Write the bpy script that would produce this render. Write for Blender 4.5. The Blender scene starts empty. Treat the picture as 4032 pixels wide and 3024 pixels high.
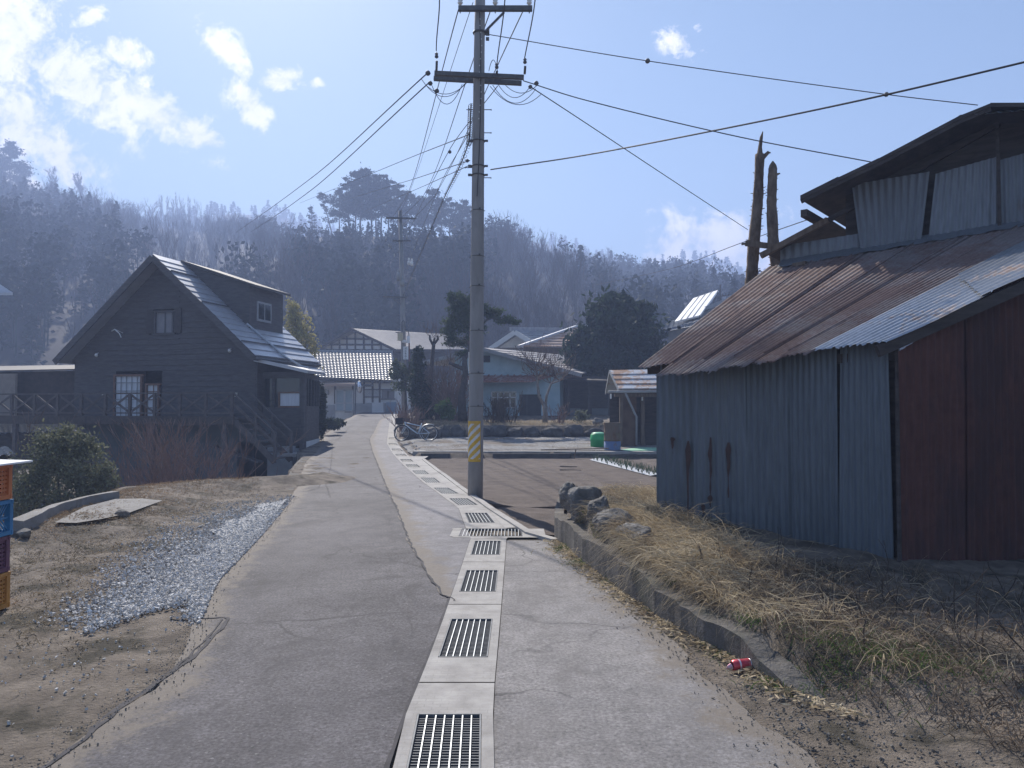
import bpy, math, random
import numpy as np
from mathutils import Vector, Matrix
R = math.radians
sc = bpy.context.scene
COL = sc.collection

# ------------------------------------------------------------------ camera
EYE = 1.6          # metres above the road
FPX = 3050.0       # focal length in photo pixels (photo 4032 x 3024)
PITCH = math.atan(93 / FPX)
cam_data = bpy.data.cameras.new("camera")
cam_data.sensor_width = 36.0
cam_data.lens = FPX / 4032 * 36.0
cam_data.clip_start = 0.05
cam_data.clip_end = 6000
cam = bpy.data.objects.new("camera", cam_data)
COL.objects.link(cam)
cam.location = (0, 0, EYE)
cam.rotation_euler = (math.pi / 2 + PITCH, 0, 0)
sc.camera = cam

# ------------------------------------------------------------------ light
SUN_EL, SUN_AZ = R(40), R(-20)        # azimuth measured from +Y, negative to the left
to_sun = Vector((math.sin(SUN_AZ) * math.cos(SUN_EL), math.cos(SUN_AZ) * math.cos(SUN_EL), math.sin(SUN_EL)))
sd = bpy.data.lights.new("sun", 'SUN')
sd.energy = 4.2
sd.angle = R(0.53)
sd.color = (1.0, 0.93, 0.84)
so = bpy.data.objects.new("sun", sd)
COL.objects.link(so)
so.rotation_euler = to_sun.to_track_quat('Z', 'Y').to_euler()
so.location = (-30, 60, 60)

sc.view_settings.view_transform = 'Standard'
sc.view_settings.look = 'None'
sc.view_settings.exposure = 1.05
sc.view_settings.gamma = 1
sc.cycles.max_bounces = 6
sc.cycles.diffuse_bounces = 3
sc.cycles.glossy_bounces = 3
sc.cycles.transparent_max_bounces = 8
sc.cycles.volume_bounces = 1
sc.cycles.use_denoising = True

# --- small node helper
class NT:
    def __init__(self, tree):
        self.t = tree; self.n = tree.nodes; self.l = tree.links
    def node(self, typ, **kw):
        nd = self.n.new(typ)
        for k, v in kw.items():
            setattr(nd, k, v)
        return nd
    def link(self, a, b):
        self.l.new(a, b)
    def put(self, sock, v):
        if hasattr(v, 'default_value') or isinstance(v, bpy.types.NodeSocket):
            self.l.new(v, sock)
        else:
            sock.default_value = v
    def math(self, op, a, b=None, c=None, clamp=False):
        nd = self.node('ShaderNodeMath', operation=op, use_clamp=clamp)
        self.put(nd.inputs[0], a)
        if b is not None: self.put(nd.inputs[1], b)
        if c is not None: self.put(nd.inputs[2], c)
        return nd.outputs[0]
    def vmath(self, op, a, b=None):
        nd = self.node('ShaderNodeVectorMath', operation=op)
        self.put(nd.inputs[0], a)
        if b is not None: self.put(nd.inputs[1], b)
        return nd.outputs[0]
    def noise(self, vec, scale, detail=4, rough=0.55, dist=0.0):
        nd = self.node('ShaderNodeTexNoise')
        self.l.new(vec, nd.inputs['Vector'])
        nd.inputs['Scale'].default_value = scale
        nd.inputs['Detail'].default_value = detail
        nd.inputs['Roughness'].default_value = rough
        nd.inputs['Distortion'].default_value = dist
        return nd.outputs[0]
    def ramp(self, fac, stops):
        nd = self.node('ShaderNodeValToRGB')
        self.l.new(fac, nd.inputs[0])
        el = nd.color_ramp.elements
        while len(el) < len(stops): el.new(0.5)
        for e, (p, c) in zip(el, stops):
            e.position = p
            e.color = (c, c, c, 1) if isinstance(c, (int, float)) else (*c, 1)
        return nd.outputs[0]
    def mix(self, fac, a, b, mode='MIX'):
        nd = self.node('ShaderNodeMix', data_type='RGBA', blend_type=mode)
        self.put(nd.inputs[0], fac)
        self.put(nd.inputs[6], (*a, 1) if isinstance(a, tuple) and len(a) == 3 else a)
        self.put(nd.inputs[7], (*b, 1) if isinstance(b, tuple) and len(b) == 3 else b)
        return nd.outputs[2]
    def sep(self, v):
        nd = self.node('ShaderNodeSeparateXYZ'); self.l.new(v, nd.inputs[0]); return nd.outputs
    def comb(self, x, y, z):
        nd = self.node('ShaderNodeCombineXYZ')
        for s, v in zip(nd.inputs, (x, y, z)): self.put(s, v)
        return nd.outputs[0]

# ------------------------------------------------------------------ sky with clouds
world = bpy.data.worlds.new("World")
sc.world = world
world.use_nodes = True
w = NT(world.node_tree)
for nd in list(w.n): w.n.remove(nd)
sky = w.node('ShaderNodeTexSky', sky_type='NISHITA')
sky.sun_disc = False
sky.sun_elevation = SUN_EL
sky.sun_rotation = SUN_AZ
sky.altitude = 700
sky.air_density = 1.0
sky.dust_density = 0.75
sky.ozone_density = 2.2
tc = w.node('ShaderNodeTexCoord').outputs['Generated']
dx, dy, dz = w.sep(tc)
dyc = w.math('MAXIMUM', dy, 0.05)
tu = w.math('DIVIDE', dx, dyc)          # direction on the sphere, as tangents of azimuth and height
tv = w.math('DIVIDE', dz, dyc)
pv = w.comb(tu, tv, 0.0)
n1 = w.noise(pv, 17, 12, 0.66, 0.5)
n2 = w.noise(pv, 55, 9, 0.65, 0.4)
warp = w.noise(pv, 11, 4, 0.6)
wob = w.math('MULTIPLY', w.math('SUBTRACT', warp, 0.5), 0.05)
tu2 = w.math('ADD', tu, wob)
tv2 = w.math('SUBTRACT', tv, wob)
cloud_list = [  # centre (tangent), radii, tilt
    (-.650, .49, .060, .085, 20), (-.570, .43, .100, .040, -32), (-.475, .392, .075, .026, -33),
    (-.405, .352, .045, .020, -33), (-.640, .375, .060, .050, -20), (-.59, .33, .05, .03, -35), (-.648, .29, .045, .022, -20),
    (-.512, .468, .030, .018, -20), (-.378, .475, .036, .017, -45), (-.352, .448, .018, .010, -50),
    (-.3475, .402, .018, .028, 20), (-.335, .386, .013, .015, 20), (-.300, .430, .034, .012, 0), (-.255, .425, .01, .008, 0),
    (-.555, .518, .02, .012, 0),
    (.220, .476, .021, .016, -20), (.243, .497, .006, .010, 0),
    (.235, .212, .060, .036, 0), (.290, .208, .070, .050, 0), (.205, .192, .035, .020, 0), (.33, .190, .06, .04, 0), (.265, .178, .07, .03, 0),
]
cov = None
for (cx, cy, rx, ry, rot) in cloud_list:
    c, s = math.cos(R(rot)), math.sin(R(rot))
    ax = w.math('SUBTRACT', tu2, cx); ay = w.math('SUBTRACT', tv2, cy)
    ex = w.math('ADD', w.math('MULTIPLY', ax, c / rx), w.math('MULTIPLY', ay, s / rx))
    ey = w.math('ADD', w.math('MULTIPLY', ax, -s / ry), w.math('MULTIPLY', ay, c / ry))
    d2 = w.math('ADD', w.math('MULTIPLY', ex, ex), w.math('MULTIPLY', ey, ey))
    m = w.math('EXPONENT', w.math('MULTIPLY', d2, -0.62))
    cov = m if cov is None else w.math('MAXIMUM', cov, m)
# clouds elsewhere round the dome, far from the frame
oth = w.ramp(w.noise(tc, 3.0, 6, 0.6, 0.3), [(0.0, 0.0), (0.60, 0.0), (0.70, 0.35)])
behind = w.ramp(w.math('MULTIPLY', dy, -1.0), [(0.0, 0.0), (0.35, 1.0)])
n3 = w.noise(pv, 130, 6, 0.6, 0.3)
nn = w.math('ADD', w.math('ADD', w.math('MULTIPLY', n1, 0.58), w.math('MULTIPLY', n2, 0.30)), w.math('MULTIPLY', n3, 0.12))
den = w.math('ADD', cov, w.math('MULTIPLY', w.math('SUBTRACT', nn, 0.5), 4.4))
den = w.ramp(den, [(0.0, 0.0), (0.40, 0.0), (0.60, 0.42), (0.92, 1.0)])
den = w.math('MULTIPLY', den, w.ramp(cov, [(0.0, 0.0), (0.10, 0.0), (0.32, 1.0)]))
den = w.math('MAXIMUM', den, w.math('MULTIPLY', oth, behind))
shade = w.ramp(w.math('ADD', w.math('MULTIPLY', n1, 0.8), w.math('MULTIPLY', n2, 0.2)), [(0.38, (8.2, 8.2, 8.9)), (0.60, (11.5, 11.0, 10.7))])
skyc = w.mix(1.0, sky.outputs[0], (0.91, 0.965, 0.90), 'MULTIPLY')
col = w.mix(den, skyc, shade)
bg = w.node('ShaderNodeBackground')
bg.inputs[1].default_value = 0.070
w.link(col, bg.inputs[0])
w.link(bg.outputs[0], w.node('ShaderNodeOutputWorld').inputs[0])

# ------------------------------------------------------------------ photo pixel -> place
CP, SP = math.cos(PITCH), math.sin(PITCH)
def ray(u, v):
    x = (u - 2016) / FPX; y = -(v - 1512) / FPX
    return (x, CP - y * SP, SP + y * CP)
def P(u, v, D):
    r = ray(u, v); s = D / r[1]
    return Vector((r[0] * s, D, EYE + r[2] * s))
def G(u, v, z=0.0):
    r = ray(u, v); s = (z - EYE) / r[2]
    return Vector((r[0] * s, r[1] * s, z))
def PV(u, v, A, B):
    """where the ray meets the vertical plane through A and B"""
    r = ray(u, v)
    n = (B[1] - A[1], -(B[0] - A[0]))
    s = (A[0] * n[0] + A[1] * n[1]) / (r[0] * n[0] + r[1] * n[1])
    return Vector((r[0] * s, r[1] * s, EYE + r[2] * s))
def interp(x, xs, ys):
    return float(np.interp(x, xs, ys))
def sm(x):
    x = np.clip(x, 0, 1); return x * x * (3 - 2 * x)

# ------------------------------------------------------------------ ground height
def zr(y):
    return 1.15 * sm((np.asarray(y, float) - 24) / 44.0) * 1.25
WALL_Y = [3.0, 3.7, 4.34, 4.9, 5.8, 6.73, 8.0, 9.5, 11.3, 14]
WALL_X = [2.9, 2.15, 1.70, 1.55, 1.27, 1.08, .86, .64, .74, 1.2]
EDGE_Y = [-20, 0, 6, 10.3, 13.0, 14.6, 15.6, 16.6, 17.4, 20, 24, 28, 34, 44, 60]
EDGE_X = [-24, -15, -9.6, -6.75, -7.2, -7.5, -6.9, -5.3, -4.9, -5.75, -6.5, -7.75, -8.5, -10.2, -11.5]
GL_Y = [0, 9.6, 11.5, 13.9, 17, 21, 25.4, 25.7, 31, 36, 44, 56]          # field / gutter kerb line
GL_X = [.1, .1, -.05, -.70, -1.42, -2.25, -3.15, -3.20, -4.25, -5.1, -6.3, -8.0]
def terrace_mask(x, y):
    xw = np.interp(y, WALL_Y, WALL_X)
    wd = np.interp(y, [2.5, 3.6, 4.5, 4.8], [1.6, 1.3, .5, .06])
    m = sm((x - xw + .04) / wd)
    m = m * (1 - sm((y - (11.3 + .3 * np.maximum(x - .75, 0))) / .15))
    return m * sm((y - 1.2) / 2.2)
def zt(x, y):
    x = np.asarray(x, float); y = np.asarray(y, float)
    z = zr(y)
    z = z + (np.clip(y - 60, 0, 400) * 0.02)
    # terrace the barn stands on
    tz = .20 + .25 * sm((y - 4.5) / 5) - .075 * np.clip(x - 1.6, 0, 3)
    z = z + terrace_mask(x, y) * tz
    # sunken field, lot, garden bed
    gx = np.interp(y, GL_Y, GL_X)
    right = sm((x - gx) / .12)
    field = right * sm((y - 9.7) / .1) * (1 - sm((y - 25.55) / .1)) * (1 - terrace_mask(x, y))
    z = z - .10 * field
    z = z + right * sm((y - 25.6) / .1) * (.12 - zr(y) * .0) * (1 - sm((y - 40) / 12))
    gar = sm((x - (gx + .55)) / .3) * sm((y - 33.9) / .15)
    z = z + gar * .50 * (1 - sm((y - 46) / 14))
    # left: the verge and the yard below it
    xe = np.interp(y, EDGE_Y, EDGE_X)
    wid = np.interp(y, [0, 16, 18, 60], [1.8, 1.1, .25, .25])
    d = xe - x
    drop = sm(d / wid)
    yard = drop * (2.75 + zr(y)) * (1 - sm((y - 48) / 30))
    verge = np.exp(-((d + .9) / .9) ** 2) * .16 * sm((y - 5) / 5) * (1 - sm((y - 17.5) / 1))
    lane = np.clip((-1.1 - x) / 1.0, 0, 1)
    z = z - yard + verge * np.clip((-3.4 - x), 0, 1)
    return z
def zp(x, y): return float(zt(x, y))
def Gt(u, v):
    """ray against the ground"""
    r = ray(u, v); s0 = 2.0
    for i in range(900):
        s1 = s0 * 1.006
        if EYE + r[2] * s1 < zp(r[0] * s1, r[1] * s1):
            for k in range(12):
                sm_ = (s0 + s1) / 2
                if EYE + r[2] * sm_ < zp(r[0] * sm_, r[1] * sm_): s1 = sm_
                else: s0 = sm_
            return Vector((r[0] * s1, r[1] * s1, EYE + r[2] * s1))
        s0 = s1
    return Vector((r[0] * s0, r[1] * s0, EYE + r[2] * s0))
def Gr(u, v):
    """ray against the lane surface"""
    r = ray(u, v); lo, hi = 1.5, 140.0
    for k in range(50):
        m = (lo + hi) / 2
        if EYE + r[2] * m < float(zr(r[1] * m)): hi = m
        else: lo = m
    return Vector((r[0] * lo, r[1] * lo, EYE + r[2] * lo))

# ------------------------------------------------------------------ mesh building
class MB:
    def __init__(self):
        self.v = []; self.f = []
    def poly(self, pts):
        b = len(self.v); self.v += [tuple(p) for p in pts]; self.f.append(tuple(range(b, b + len(pts))))
    def hexa(self, a, b):
        """a, b: two matching polygons (bottom, top)"""
        n = len(a); o = len(self.v)
        self.v += [tuple(p) for p in a] + [tuple(p) for p in b]
        self.f.append(tuple(range(o + n - 1, o - 1, -1))); self.f.append(tuple(range(o + n, o + 2 * n)))
        for i in range(n):
            j = (i + 1) % n
            self.f.append((o + i, o + j, o + n + j, o + n + i))
    def box(self, c, s, rz=0.0):
        x, y, z = s[0] / 2, s[1] / 2, s[2] / 2
        cz, sz = math.cos(rz), math.sin(rz)
        def q(px, py, pz): return (c[0] + px * cz - py * sz, c[1] + px * sz + py * cz, c[2] + pz)
        self.hexa([q(-x, -y, -z), q(x, -y, -z), q(x, y, -z), q(-x, y, -z)], [q(-x, -y, z), q(x, -y, z), q(x, y, z), q(-x, y, z)])
    def beam(self, p0, p1, wd, ht, up=(0, 0, 1)):
        p0 = Vector(p0); p1 = Vector(p1); d = (p1 - p0).normalized(); up = Vector(up)
        s = d.cross(up)
        if s.length < 1e-4: s = d.cross(Vector((1, 0, 0)))
        s.normalize(); t = s.cross(d).normalized()
        s = s * wd / 2; t = t * ht / 2
        self.hexa([p0 - s - t, p0 + s - t, p0 + s + t, p0 - s + t], [p1 - s - t, p1 + s - t, p1 + s + t, p1 - s + t])
    def slab(self, pts, thick, direction=None):
        """polygon given thickness along direction (default downwards normal)"""
        pts = [Vector(p) for p in pts]
        if direction is None:
            n = (pts[1] - pts[0]).cross(pts[2] - pts[0]).normalized()
            if n.z > 0: n = -n
            direction = n
        dv = Vector(direction) * thick
        self.hexa([p + dv for p in pts], pts)
    def tube(self, pts, rad, n=6, caps=True):
        pts = [Vector(p) for p in pts]
        if not hasattr(rad, '__len__'): rad = [rad] * len(pts)
        o = len(self.v); ref = None
        for i, p in enumerate(pts):
            d = (pts[min(i + 1, len(pts) - 1)] - pts[max(i - 1, 0)]).normalized()
            if ref is None:
                ref = d.cross(Vector((0, 0, 1)))
                if ref.length < 1e-3: ref = Vector((1, 0, 0))
            s = (ref - d * ref.dot(d)).normalized(); t = d.cross(s); ref = s
            for k in range(n):
                a = 2 * math.pi * k / n
                self.v.append(tuple(p + (s * math.cos(a) + t * math.sin(a)) * rad[i]))
        for i in range(len(pts) - 1):
            for k in range(n):
                j = (k + 1) % n
                self.f.append((o + i * n + k, o + i * n + j, o + (i + 1) * n + j, o + (i + 1) * n + k))
        if caps:
            self.f.append(tuple(range(o + n - 1, o - 1, -1)))
            m = o + (len(pts) - 1) * n
            self.f.append(tuple(range(m, m + n)))
    def lathe(self, c, prof, n=24, axis=None, caps=True):
        """prof: (radius, along) pairs; axis: unit Vector (default up)"""
        c = Vector(c); ax = Vector(axis or (0, 0, 1)).normalized()
        s = ax.cross(Vector((0, 0, 1)))
        if s.length < 1e-3: s = Vector((1, 0, 0))
        s.normalize(); t = ax.cross(s); o = len(self.v)
        for r, h in prof:
            for k in range(n):
                a = 2 * math.pi * k / n
                self.v.append(tuple(c + ax * h + (s * math.cos(a) + t * math.sin(a)) * r))
        for i in range(len(prof) - 1):
            for k in range(n):
                j = (k + 1) % n
                self.f.append((o + i * n + k, o + i * n + j, o + (i + 1) * n + j, o + (i + 1) * n + k))
        if caps:
            self.f.append(tuple(range(o + n - 1, o - 1, -1)))
            m = o + (len(prof) - 1) * n
            self.f.append(tuple(range(m, m + n)))
    def torus(self, c, axis, r, rr, n=32, k=6, a0=0, a1=2 * math.pi):
        c = Vector(c); ax = Vector(axis).normalized()
        s = ax.cross(Vector((0, 0, 1)))
        if s.length < 1e-3: s = Vector((1, 0, 0))
        s.normalize(); t = ax.cross(s)
        full = abs(a1 - a0 - 2 * math.pi) < 1e-6
        m = n if full else n + 1
        o = len(self.v)
        for i in range(m):
            a = a0 + (a1 - a0) * i / n
            rad = s * math.cos(a) + t * math.sin(a)
            for j in range(k):
                b = 2 * math.pi * j / k
                self.v.append(tuple(c + rad * (r + rr * math.cos(b)) + ax * rr * math.sin(b)))
        for i in range(n):
            i2 = (i + 1) % m
            for j in range(k):
                j2 = (j + 1) % k
                self.f.append((o + i * k + j, o + i2 * k + j, o + i2 * k + j2, o + i * k + j2))
    def corr(self, bl, br, tr, tl, waves, amp, nl=6, bow=0.0, rng=None, jag=0.0, side=1):
        """a corrugated sheet: bottom-left, bottom-right, top-right, top-left; ridges run bottom to top"""
        bl, br, tr, tl = map(Vector, (bl, br, tr, tl))
        nrm = (br - bl).cross(tl - bl).normalized() * side
        nu = int(waves * 6) + 1; o = len(self.v)
        ph = rng.random() * 6 if rng else 0
        for j in range(nl + 1):
            t = j / nl
            for i in range(nu):
                a = i / (nu - 1)
                tt = t
                if jag and j == 0 and rng: tt = t - jag * rng.random() * (0.5 + .5 * math.sin(a * 9 + ph))
                p = (bl * (1 - a) + br * a) * (1 - tt) + (tl * (1 - a) + tr * a) * tt
                w_ = math.sin(2 * math.pi * waves * a) * amp + bow * (math.sin(3 * t + ph) * math.sin(2.2 * a + ph * .7))
                self.v.append(tuple(p + nrm * w_))
        for j in range(nl):
            for i in range(nu - 1):
                b = o + j * nu + i
                self.f.append((b, b + 1, b + nu + 1, b + nu))

OFFS = {}
def tag(o, label=None, cat=None, group=None, kind=None):
    if label: o['label'] = label
    if cat: o['category'] = cat
    if group: o['group'] = group
    if kind: o['kind'] = kind
    return o
def mesh_obj(name, v, f, mat, parent=None, smooth=False):
    off = OFFS.get(parent.name if parent else None, Vector((0, 0, 0)))
    me = bpy.data.meshes.new(name)
    if off.length > 0: v = [(p[0] - off.x, p[1] - off.y, p[2] - off.z) for p in v]
    me.from_pydata(v, [], f)
    if mat: me.materials.append(mat)
    if smooth: me.shade_smooth()
    o = bpy.data.objects.new(name, me)
    COL.objects.link(o)
    if parent:
        o.parent = parent; OFFS[o.name] = off
    return o
def build(name, mb, mat, parent=None, smooth=False):
    return mesh_obj(name, mb.v, mb.f, mat, parent, smooth)
def thing(name, label, cat, loc, group=None):
    o = bpy.data.objects.new(name, None)
    COL.objects.link(o); o.empty_display_size = .2
    o.location = loc; OFFS[o.name] = Vector(loc)
    return tag(o, label, cat, group)
def solo(name, mb, mat, label, cat, group=None, smooth=False, base=None):
    """a thing of one mesh, its origin at its base"""
    base = Vector(base) if base is not None else Vector(np.mean(np.array(mb.v), axis=0))
    v = [(p[0] - base.x, p[1] - base.y, p[2] - base.z) for p in mb.v]
    o = mesh_obj(name, v, mb.f, mat, None, smooth)
    o.location = base
    return tag(o, label, cat, group)
def structure(name, mb, mat, smooth=False):
    return tag(build(name, mb, mat, None, smooth), kind='structure')
def copy_thing(src, loc, rz=None, label=None):
    c = src.copy(); COL.objects.link(c); c.location = loc
    if rz is not None: c.rotation_euler.z = rz
    if label: c['label'] = label
    for ch in src.children:
        d = ch.copy(); COL.objects.link(d); d.parent = c
        for g in ch.children:
            e = g.copy(); COL.objects.link(e); e.parent = d
    return c
def quads_obj(name, V, mat, parent=None, tint=None, off=None):
    """V: (n,4,3) array of leaf quads"""
    n = V.shape[0]
    o_ = OFFS.get(parent.name if parent else None, Vector((0, 0, 0))) if off is None else Vector(off)
    V = V - np.array(o_)
    me = bpy.data.meshes.new(name)
    me.vertices.add(n * 4); me.loops.add(n * 4); me.polygons.add(n)
    me.vertices.foreach_set('co', V.reshape(-1).astype(np.float32))
    me.loops.foreach_set('vertex_index', np.arange(n * 4, dtype=np.int32))
    me.polygons.foreach_set('loop_start', np.arange(0, n * 4, 4, dtype=np.int32))
    me.polygons.foreach_set('loop_total', np.full(n, 4, dtype=np.int32))
    if tint is not None:
        at = me.attributes.new('tint', 'FLOAT', 'POINT')
        at.data.foreach_set('value', np.repeat(tint, 4).astype(np.float32))
    me.materials.append(mat)
    me.update(); me.validate()
    o = bpy.data.objects.new(name, me)
    COL.objects.link(o)
    if parent: o.parent = parent; OFFS[o.name] = o_
    elif off is not None: o.location = off
    return o

# ------------------------------------------------------------------ materials
MATS = {}
def mat(name, c1, c2=None, rough=.85, scale=6, detail=6, bump=0.0, bscale=None, metal=0.0, spec=.3, stretch=None, lo=.35, hi=.65, c3=None, s3=.6, lo3=.55, hi3=.7, tint=0.0, trans=0.0, bdist=.02):
    m = bpy.data.materials.new(name); m.use_nodes = True
    t = NT(m.node_tree); b = t.n['Principled BSDF']
    co = t.node('ShaderNodeTexCoord').outputs['Object']
    if stretch: co = t.vmath('MULTIPLY', co, stretch)
    col = None
    if c2 is not None:
        n = t.noise(co, scale, detail, .6)
        f = t.ramp(n, [(lo, 0.0), (hi, 1.0)])
        col = t.mix(f, c1, c2)
    if c3 is not None:
        n3 = t.noise(co, s3, 5, .6, .3)
        f3 = t.ramp(n3, [(lo3, 0.0), (hi3, 1.0)])
        col = t.mix(f3, col if col is not None else c1, c3)
    if tint:
        a = t.node('ShaderNodeAttribute', attribute_name='tint')
        k = t.math('ADD', t.math('MULTIPLY', a.outputs['Fac'], tint), 1 - tint / 2)
        col = t.mix(1.0, col if col is not None else (*c1, 1), t.comb(k, k, k), 'MULTIPLY')
    if col is None: b.inputs['Base Color'].default_value = (*c1, 1)
    else: t.link(col, b.inputs['Base Color'])
    b.inputs['Roughness'].default_value = rough
    b.inputs['Metallic'].default_value = metal
    b.inputs['Specular IOR Level'].default_value = spec
    if bump:
        nb = t.noise(co, bscale or scale * 3, 6, .65)
        bn = t.node('ShaderNodeBump'); bn.inputs['Strength'].default_value = bump; bn.inputs['Distance'].default_value = bdist
        t.link(nb, bn.inputs['Height']); t.link(bn.outputs[0], b.inputs['Normal'])
    if trans:
        tr = t.node('ShaderNodeBsdfTranslucent'); mx = t.node('ShaderNodeMixShader')
        if col is not None: t.link(col, tr.inputs[0])
        else: tr.inputs[0].default_value = (*c1, 1)
        mx.inputs[0].default_value = trans
        t.link(b.outputs[0], mx.inputs[1]); t.link(tr.outputs[0], mx.inputs[2])
        t.link(mx.outputs[0], t.n['Material Output'].inputs[0])
    MATS[name] = m
    return m

M = {}
def asphalt(name, c1, c2, grit=.5, stain=(.6, .6, .6), dust=(.19, .165, .14)):
    m = bpy.data.materials.new(name); m.use_nodes = True
    t = NT(m.node_tree); b = t.n['Principled BSDF']; co = t.node('ShaderNodeTexCoord').outputs['Object']
    big = t.ramp(t.noise(co, .55, 7, .62, .4), [(.34, 0.0), (.66, 1.0)])
    mid = t.ramp(t.noise(co, 4.5, 8, .7, .2), [(.30, .0), (.70, 1.0)])
    col = t.mix(big, c1, c2)
    k = t.math('ADD', t.math('MULTIPLY', mid, .50), .75); col = t.mix(1.0, col, t.comb(k, k, k), 'MULTIPLY')
    g = t.ramp(t.noise(co, 48, 4, .75), [(.33, .0), (.5, .5), (.67, 1.0)]); k = t.math('ADD', t.math('MULTIPLY', g, grit), 1 - grit / 2); col = t.mix(1.0, col, t.comb(k, k, k), 'MULTIPLY')
    vo = t.node('ShaderNodeTexVoronoi'); vo.inputs['Scale'].default_value = 85; t.link(co, vo.inputs['Vector'])
    chip = t.ramp(vo.outputs['Color'], [(.0, 0.0), (.88, 0.0), (.95, .30)]); col = t.mix(chip, col, (.42, .41, .40))
    dk = t.ramp(t.noise(t.vmath('MULTIPLY', co, (1.0, .6, 1)), 2.0, 9, .74, .6), [(.50, 0.0), (.68, .78)]); col = t.mix(dk, col, tuple(x * s for x, s in zip(c1, stain)))
    wv = t.node('ShaderNodeTexVoronoi', feature='DISTANCE_TO_EDGE'); wv.inputs['Scale'].default_value = .62
    nz = t.node('ShaderNodeTexNoise'); nz.inputs['Scale'].default_value = 2.4; nz.inputs['Detail'].default_value = 7; t.link(co, nz.inputs['Vector'])
    t.link(t.vmath('ADD', co, t.vmath('MULTIPLY', nz.outputs['Color'], (.55, .55, 0))), wv.inputs['Vector'])
    ck = t.ramp(wv.outputs['Distance'], [(0.0, .85), (.0045, .6), (.009, 0.0)])
    ck = t.math('MULTIPLY', ck, t.ramp(t.noise(co, .45, 3, .5), [(.44, 0.0), (.56, 1.0)]))
    col = t.mix(ck, col, (.03, .029, .032))
    pb = t.ramp(t.noise(t.vmath('MULTIPLY', co, (.9, .16, 1)), 1.1, 3, .5), [(.42, 0.0), (.68, .18)]); col = t.mix(pb, col, tuple(x * 1.7 for x in c2))
    ed = t.node('ShaderNodeAttribute', attribute_name='edge').outputs['Fac']
    em = t.math('ADD', ed, t.math('MULTIPLY', t.math('SUBTRACT', t.noise(co, 3.2, 9, .72, .3), .5), 1.7))
    em = t.math('ADD', em, t.math('MULTIPLY', t.math('SUBTRACT', t.noise(co, 40, 3, .7), .5), .5))
    dcol = t.mix(t.noise(co, 22, 5, .7), tuple(x * .55 for x in dust), tuple(x * 1.25 for x in dust))
    col = t.mix(t.ramp(em, [(0.0, 0.0), (.52, 0.0), (.80, .9)]), col, dcol)
    t.link(col, b.inputs['Base Color']); b.inputs['Roughness'].default_value = .80; b.inputs['Specular IOR Level'].default_value = .22
    nb = t.noise(co, 95, 5, .7); bn = t.node('ShaderNodeBump'); bn.inputs['Strength'].default_value = .6; bn.inputs['Distance'].default_value = .008
    t.link(nb, bn.inputs['Height']); t.link(bn.outputs[0], b.inputs['Normal']); MATS[name] = m; return m
M['asphalt'] = asphalt('asphalt', (.056, .053, .059), (.110, .104, .111), 1.2, (.55, .55, .57))
M['asphalt_new'] = asphalt('asphalt_smooth', (.155, .149, .157), (.205, .197, .204), .5, (.75, .75, .76))
M['asphalt_drive'] = asphalt('asphalt_drive', (.150, .144, .146), (.225, .213, .208), .9, (.72, .70, .68))
M['crack'] = mat('crack_tar', (.040, .038, .042), (.075, .071, .076), .9, 9)
M['concrete'] = mat('concrete', (.30, .285, .27), (.38, .365, .345), .85, 5, 9, .4, 90, c3=(.24, .225, .21), s3=1.3, bdist=.008)
def lid_mat():
    m = mat('gutter_lid', (.30, .285, .27), (.38, .365, .345), .85, 5, 9, 0, c3=(.24, .225, .21), s3=1.3)
    t = NT(m.node_tree); b = t.n['Principled BSDF']; co = t.node('ShaderNodeTexCoord').outputs['Object']
    br = t.node('ShaderNodeTexBrick'); t.link(t.vmath('MULTIPLY', co, (1, 1, 0)), br.inputs['Vector'])
    for k, v in (('Scale', 1.0), ('Mortar Size', .004), ('Brick Width', .085), ('Row Height', .040), ('Mortar Smooth', .3)): br.inputs[k].default_value = v
    br.inputs['Color1'].default_value = (1.06, 1.06, 1.06, 1); br.inputs['Color2'].default_value = (.97, .97, .97, 1); br.inputs['Mortar'].default_value = (.84, .84, .84, 1)
    msk = t.ramp(t.noise(co, 2.3, 4, .6), [(.40, 0.0), (.60, .85)])
    src = b.inputs['Base Color'].links[0].from_socket
    pat = t.mix(msk, (1.0, 1.0, 1.0), br.outputs['Color']); st = t.ramp(t.noise(co, 7, 8, .7), [(.3, .80), (.65, 1.05)])
    t.link(t.mix(1.0, t.mix(1.0, src, pat, 'MULTIPLY'), st, 'MULTIPLY'), b.inputs['Base Color'])
    bn = t.node('ShaderNodeBump'); bn.inputs['Strength'].default_value = .35; bn.inputs['Distance'].default_value = .006
    t.link(t.noise(co, 80, 5, .7), bn.inputs['Height']); t.link(bn.outputs[0], b.inputs['Normal']); return m
M['lid'] = lid_mat()
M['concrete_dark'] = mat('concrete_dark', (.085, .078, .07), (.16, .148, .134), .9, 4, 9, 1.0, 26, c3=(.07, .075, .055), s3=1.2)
M['dirt'] = mat('dirt_verge', (.115, .095, .076), (.255, .215, .175), .95, 3.2, 12, 1.0, 45, c3=(.062, .054, .040), s3=1.6, lo3=.50, hi3=.62, bdist=.03)
M['soil'] = mat('field_soil', (.095, .075, .064), (.14, .112, .095), .95, 2.6, 10, 1.0, 30, c3=(.16, .13, .11), s3=.35, bdist=.03)
M['gravel_bed'] = mat('gravel_bed', (.26, .26, .26), (.50, .50, .50), .9, 55, 6, .9, 60, bdist=.02)
M['stone'] = mat('stone', (.10, .094, .088), (.24, .228, .21), .88, 5, 8, .8, 25, c3=(.07, .065, .06), s3=2.2, lo3=.5, hi3=.65)
M['stone_dark'] = mat('stone_dark', (.055, .052, .05), (.12, .115, .11), .9, 4, 8, .8, 18)
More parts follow.
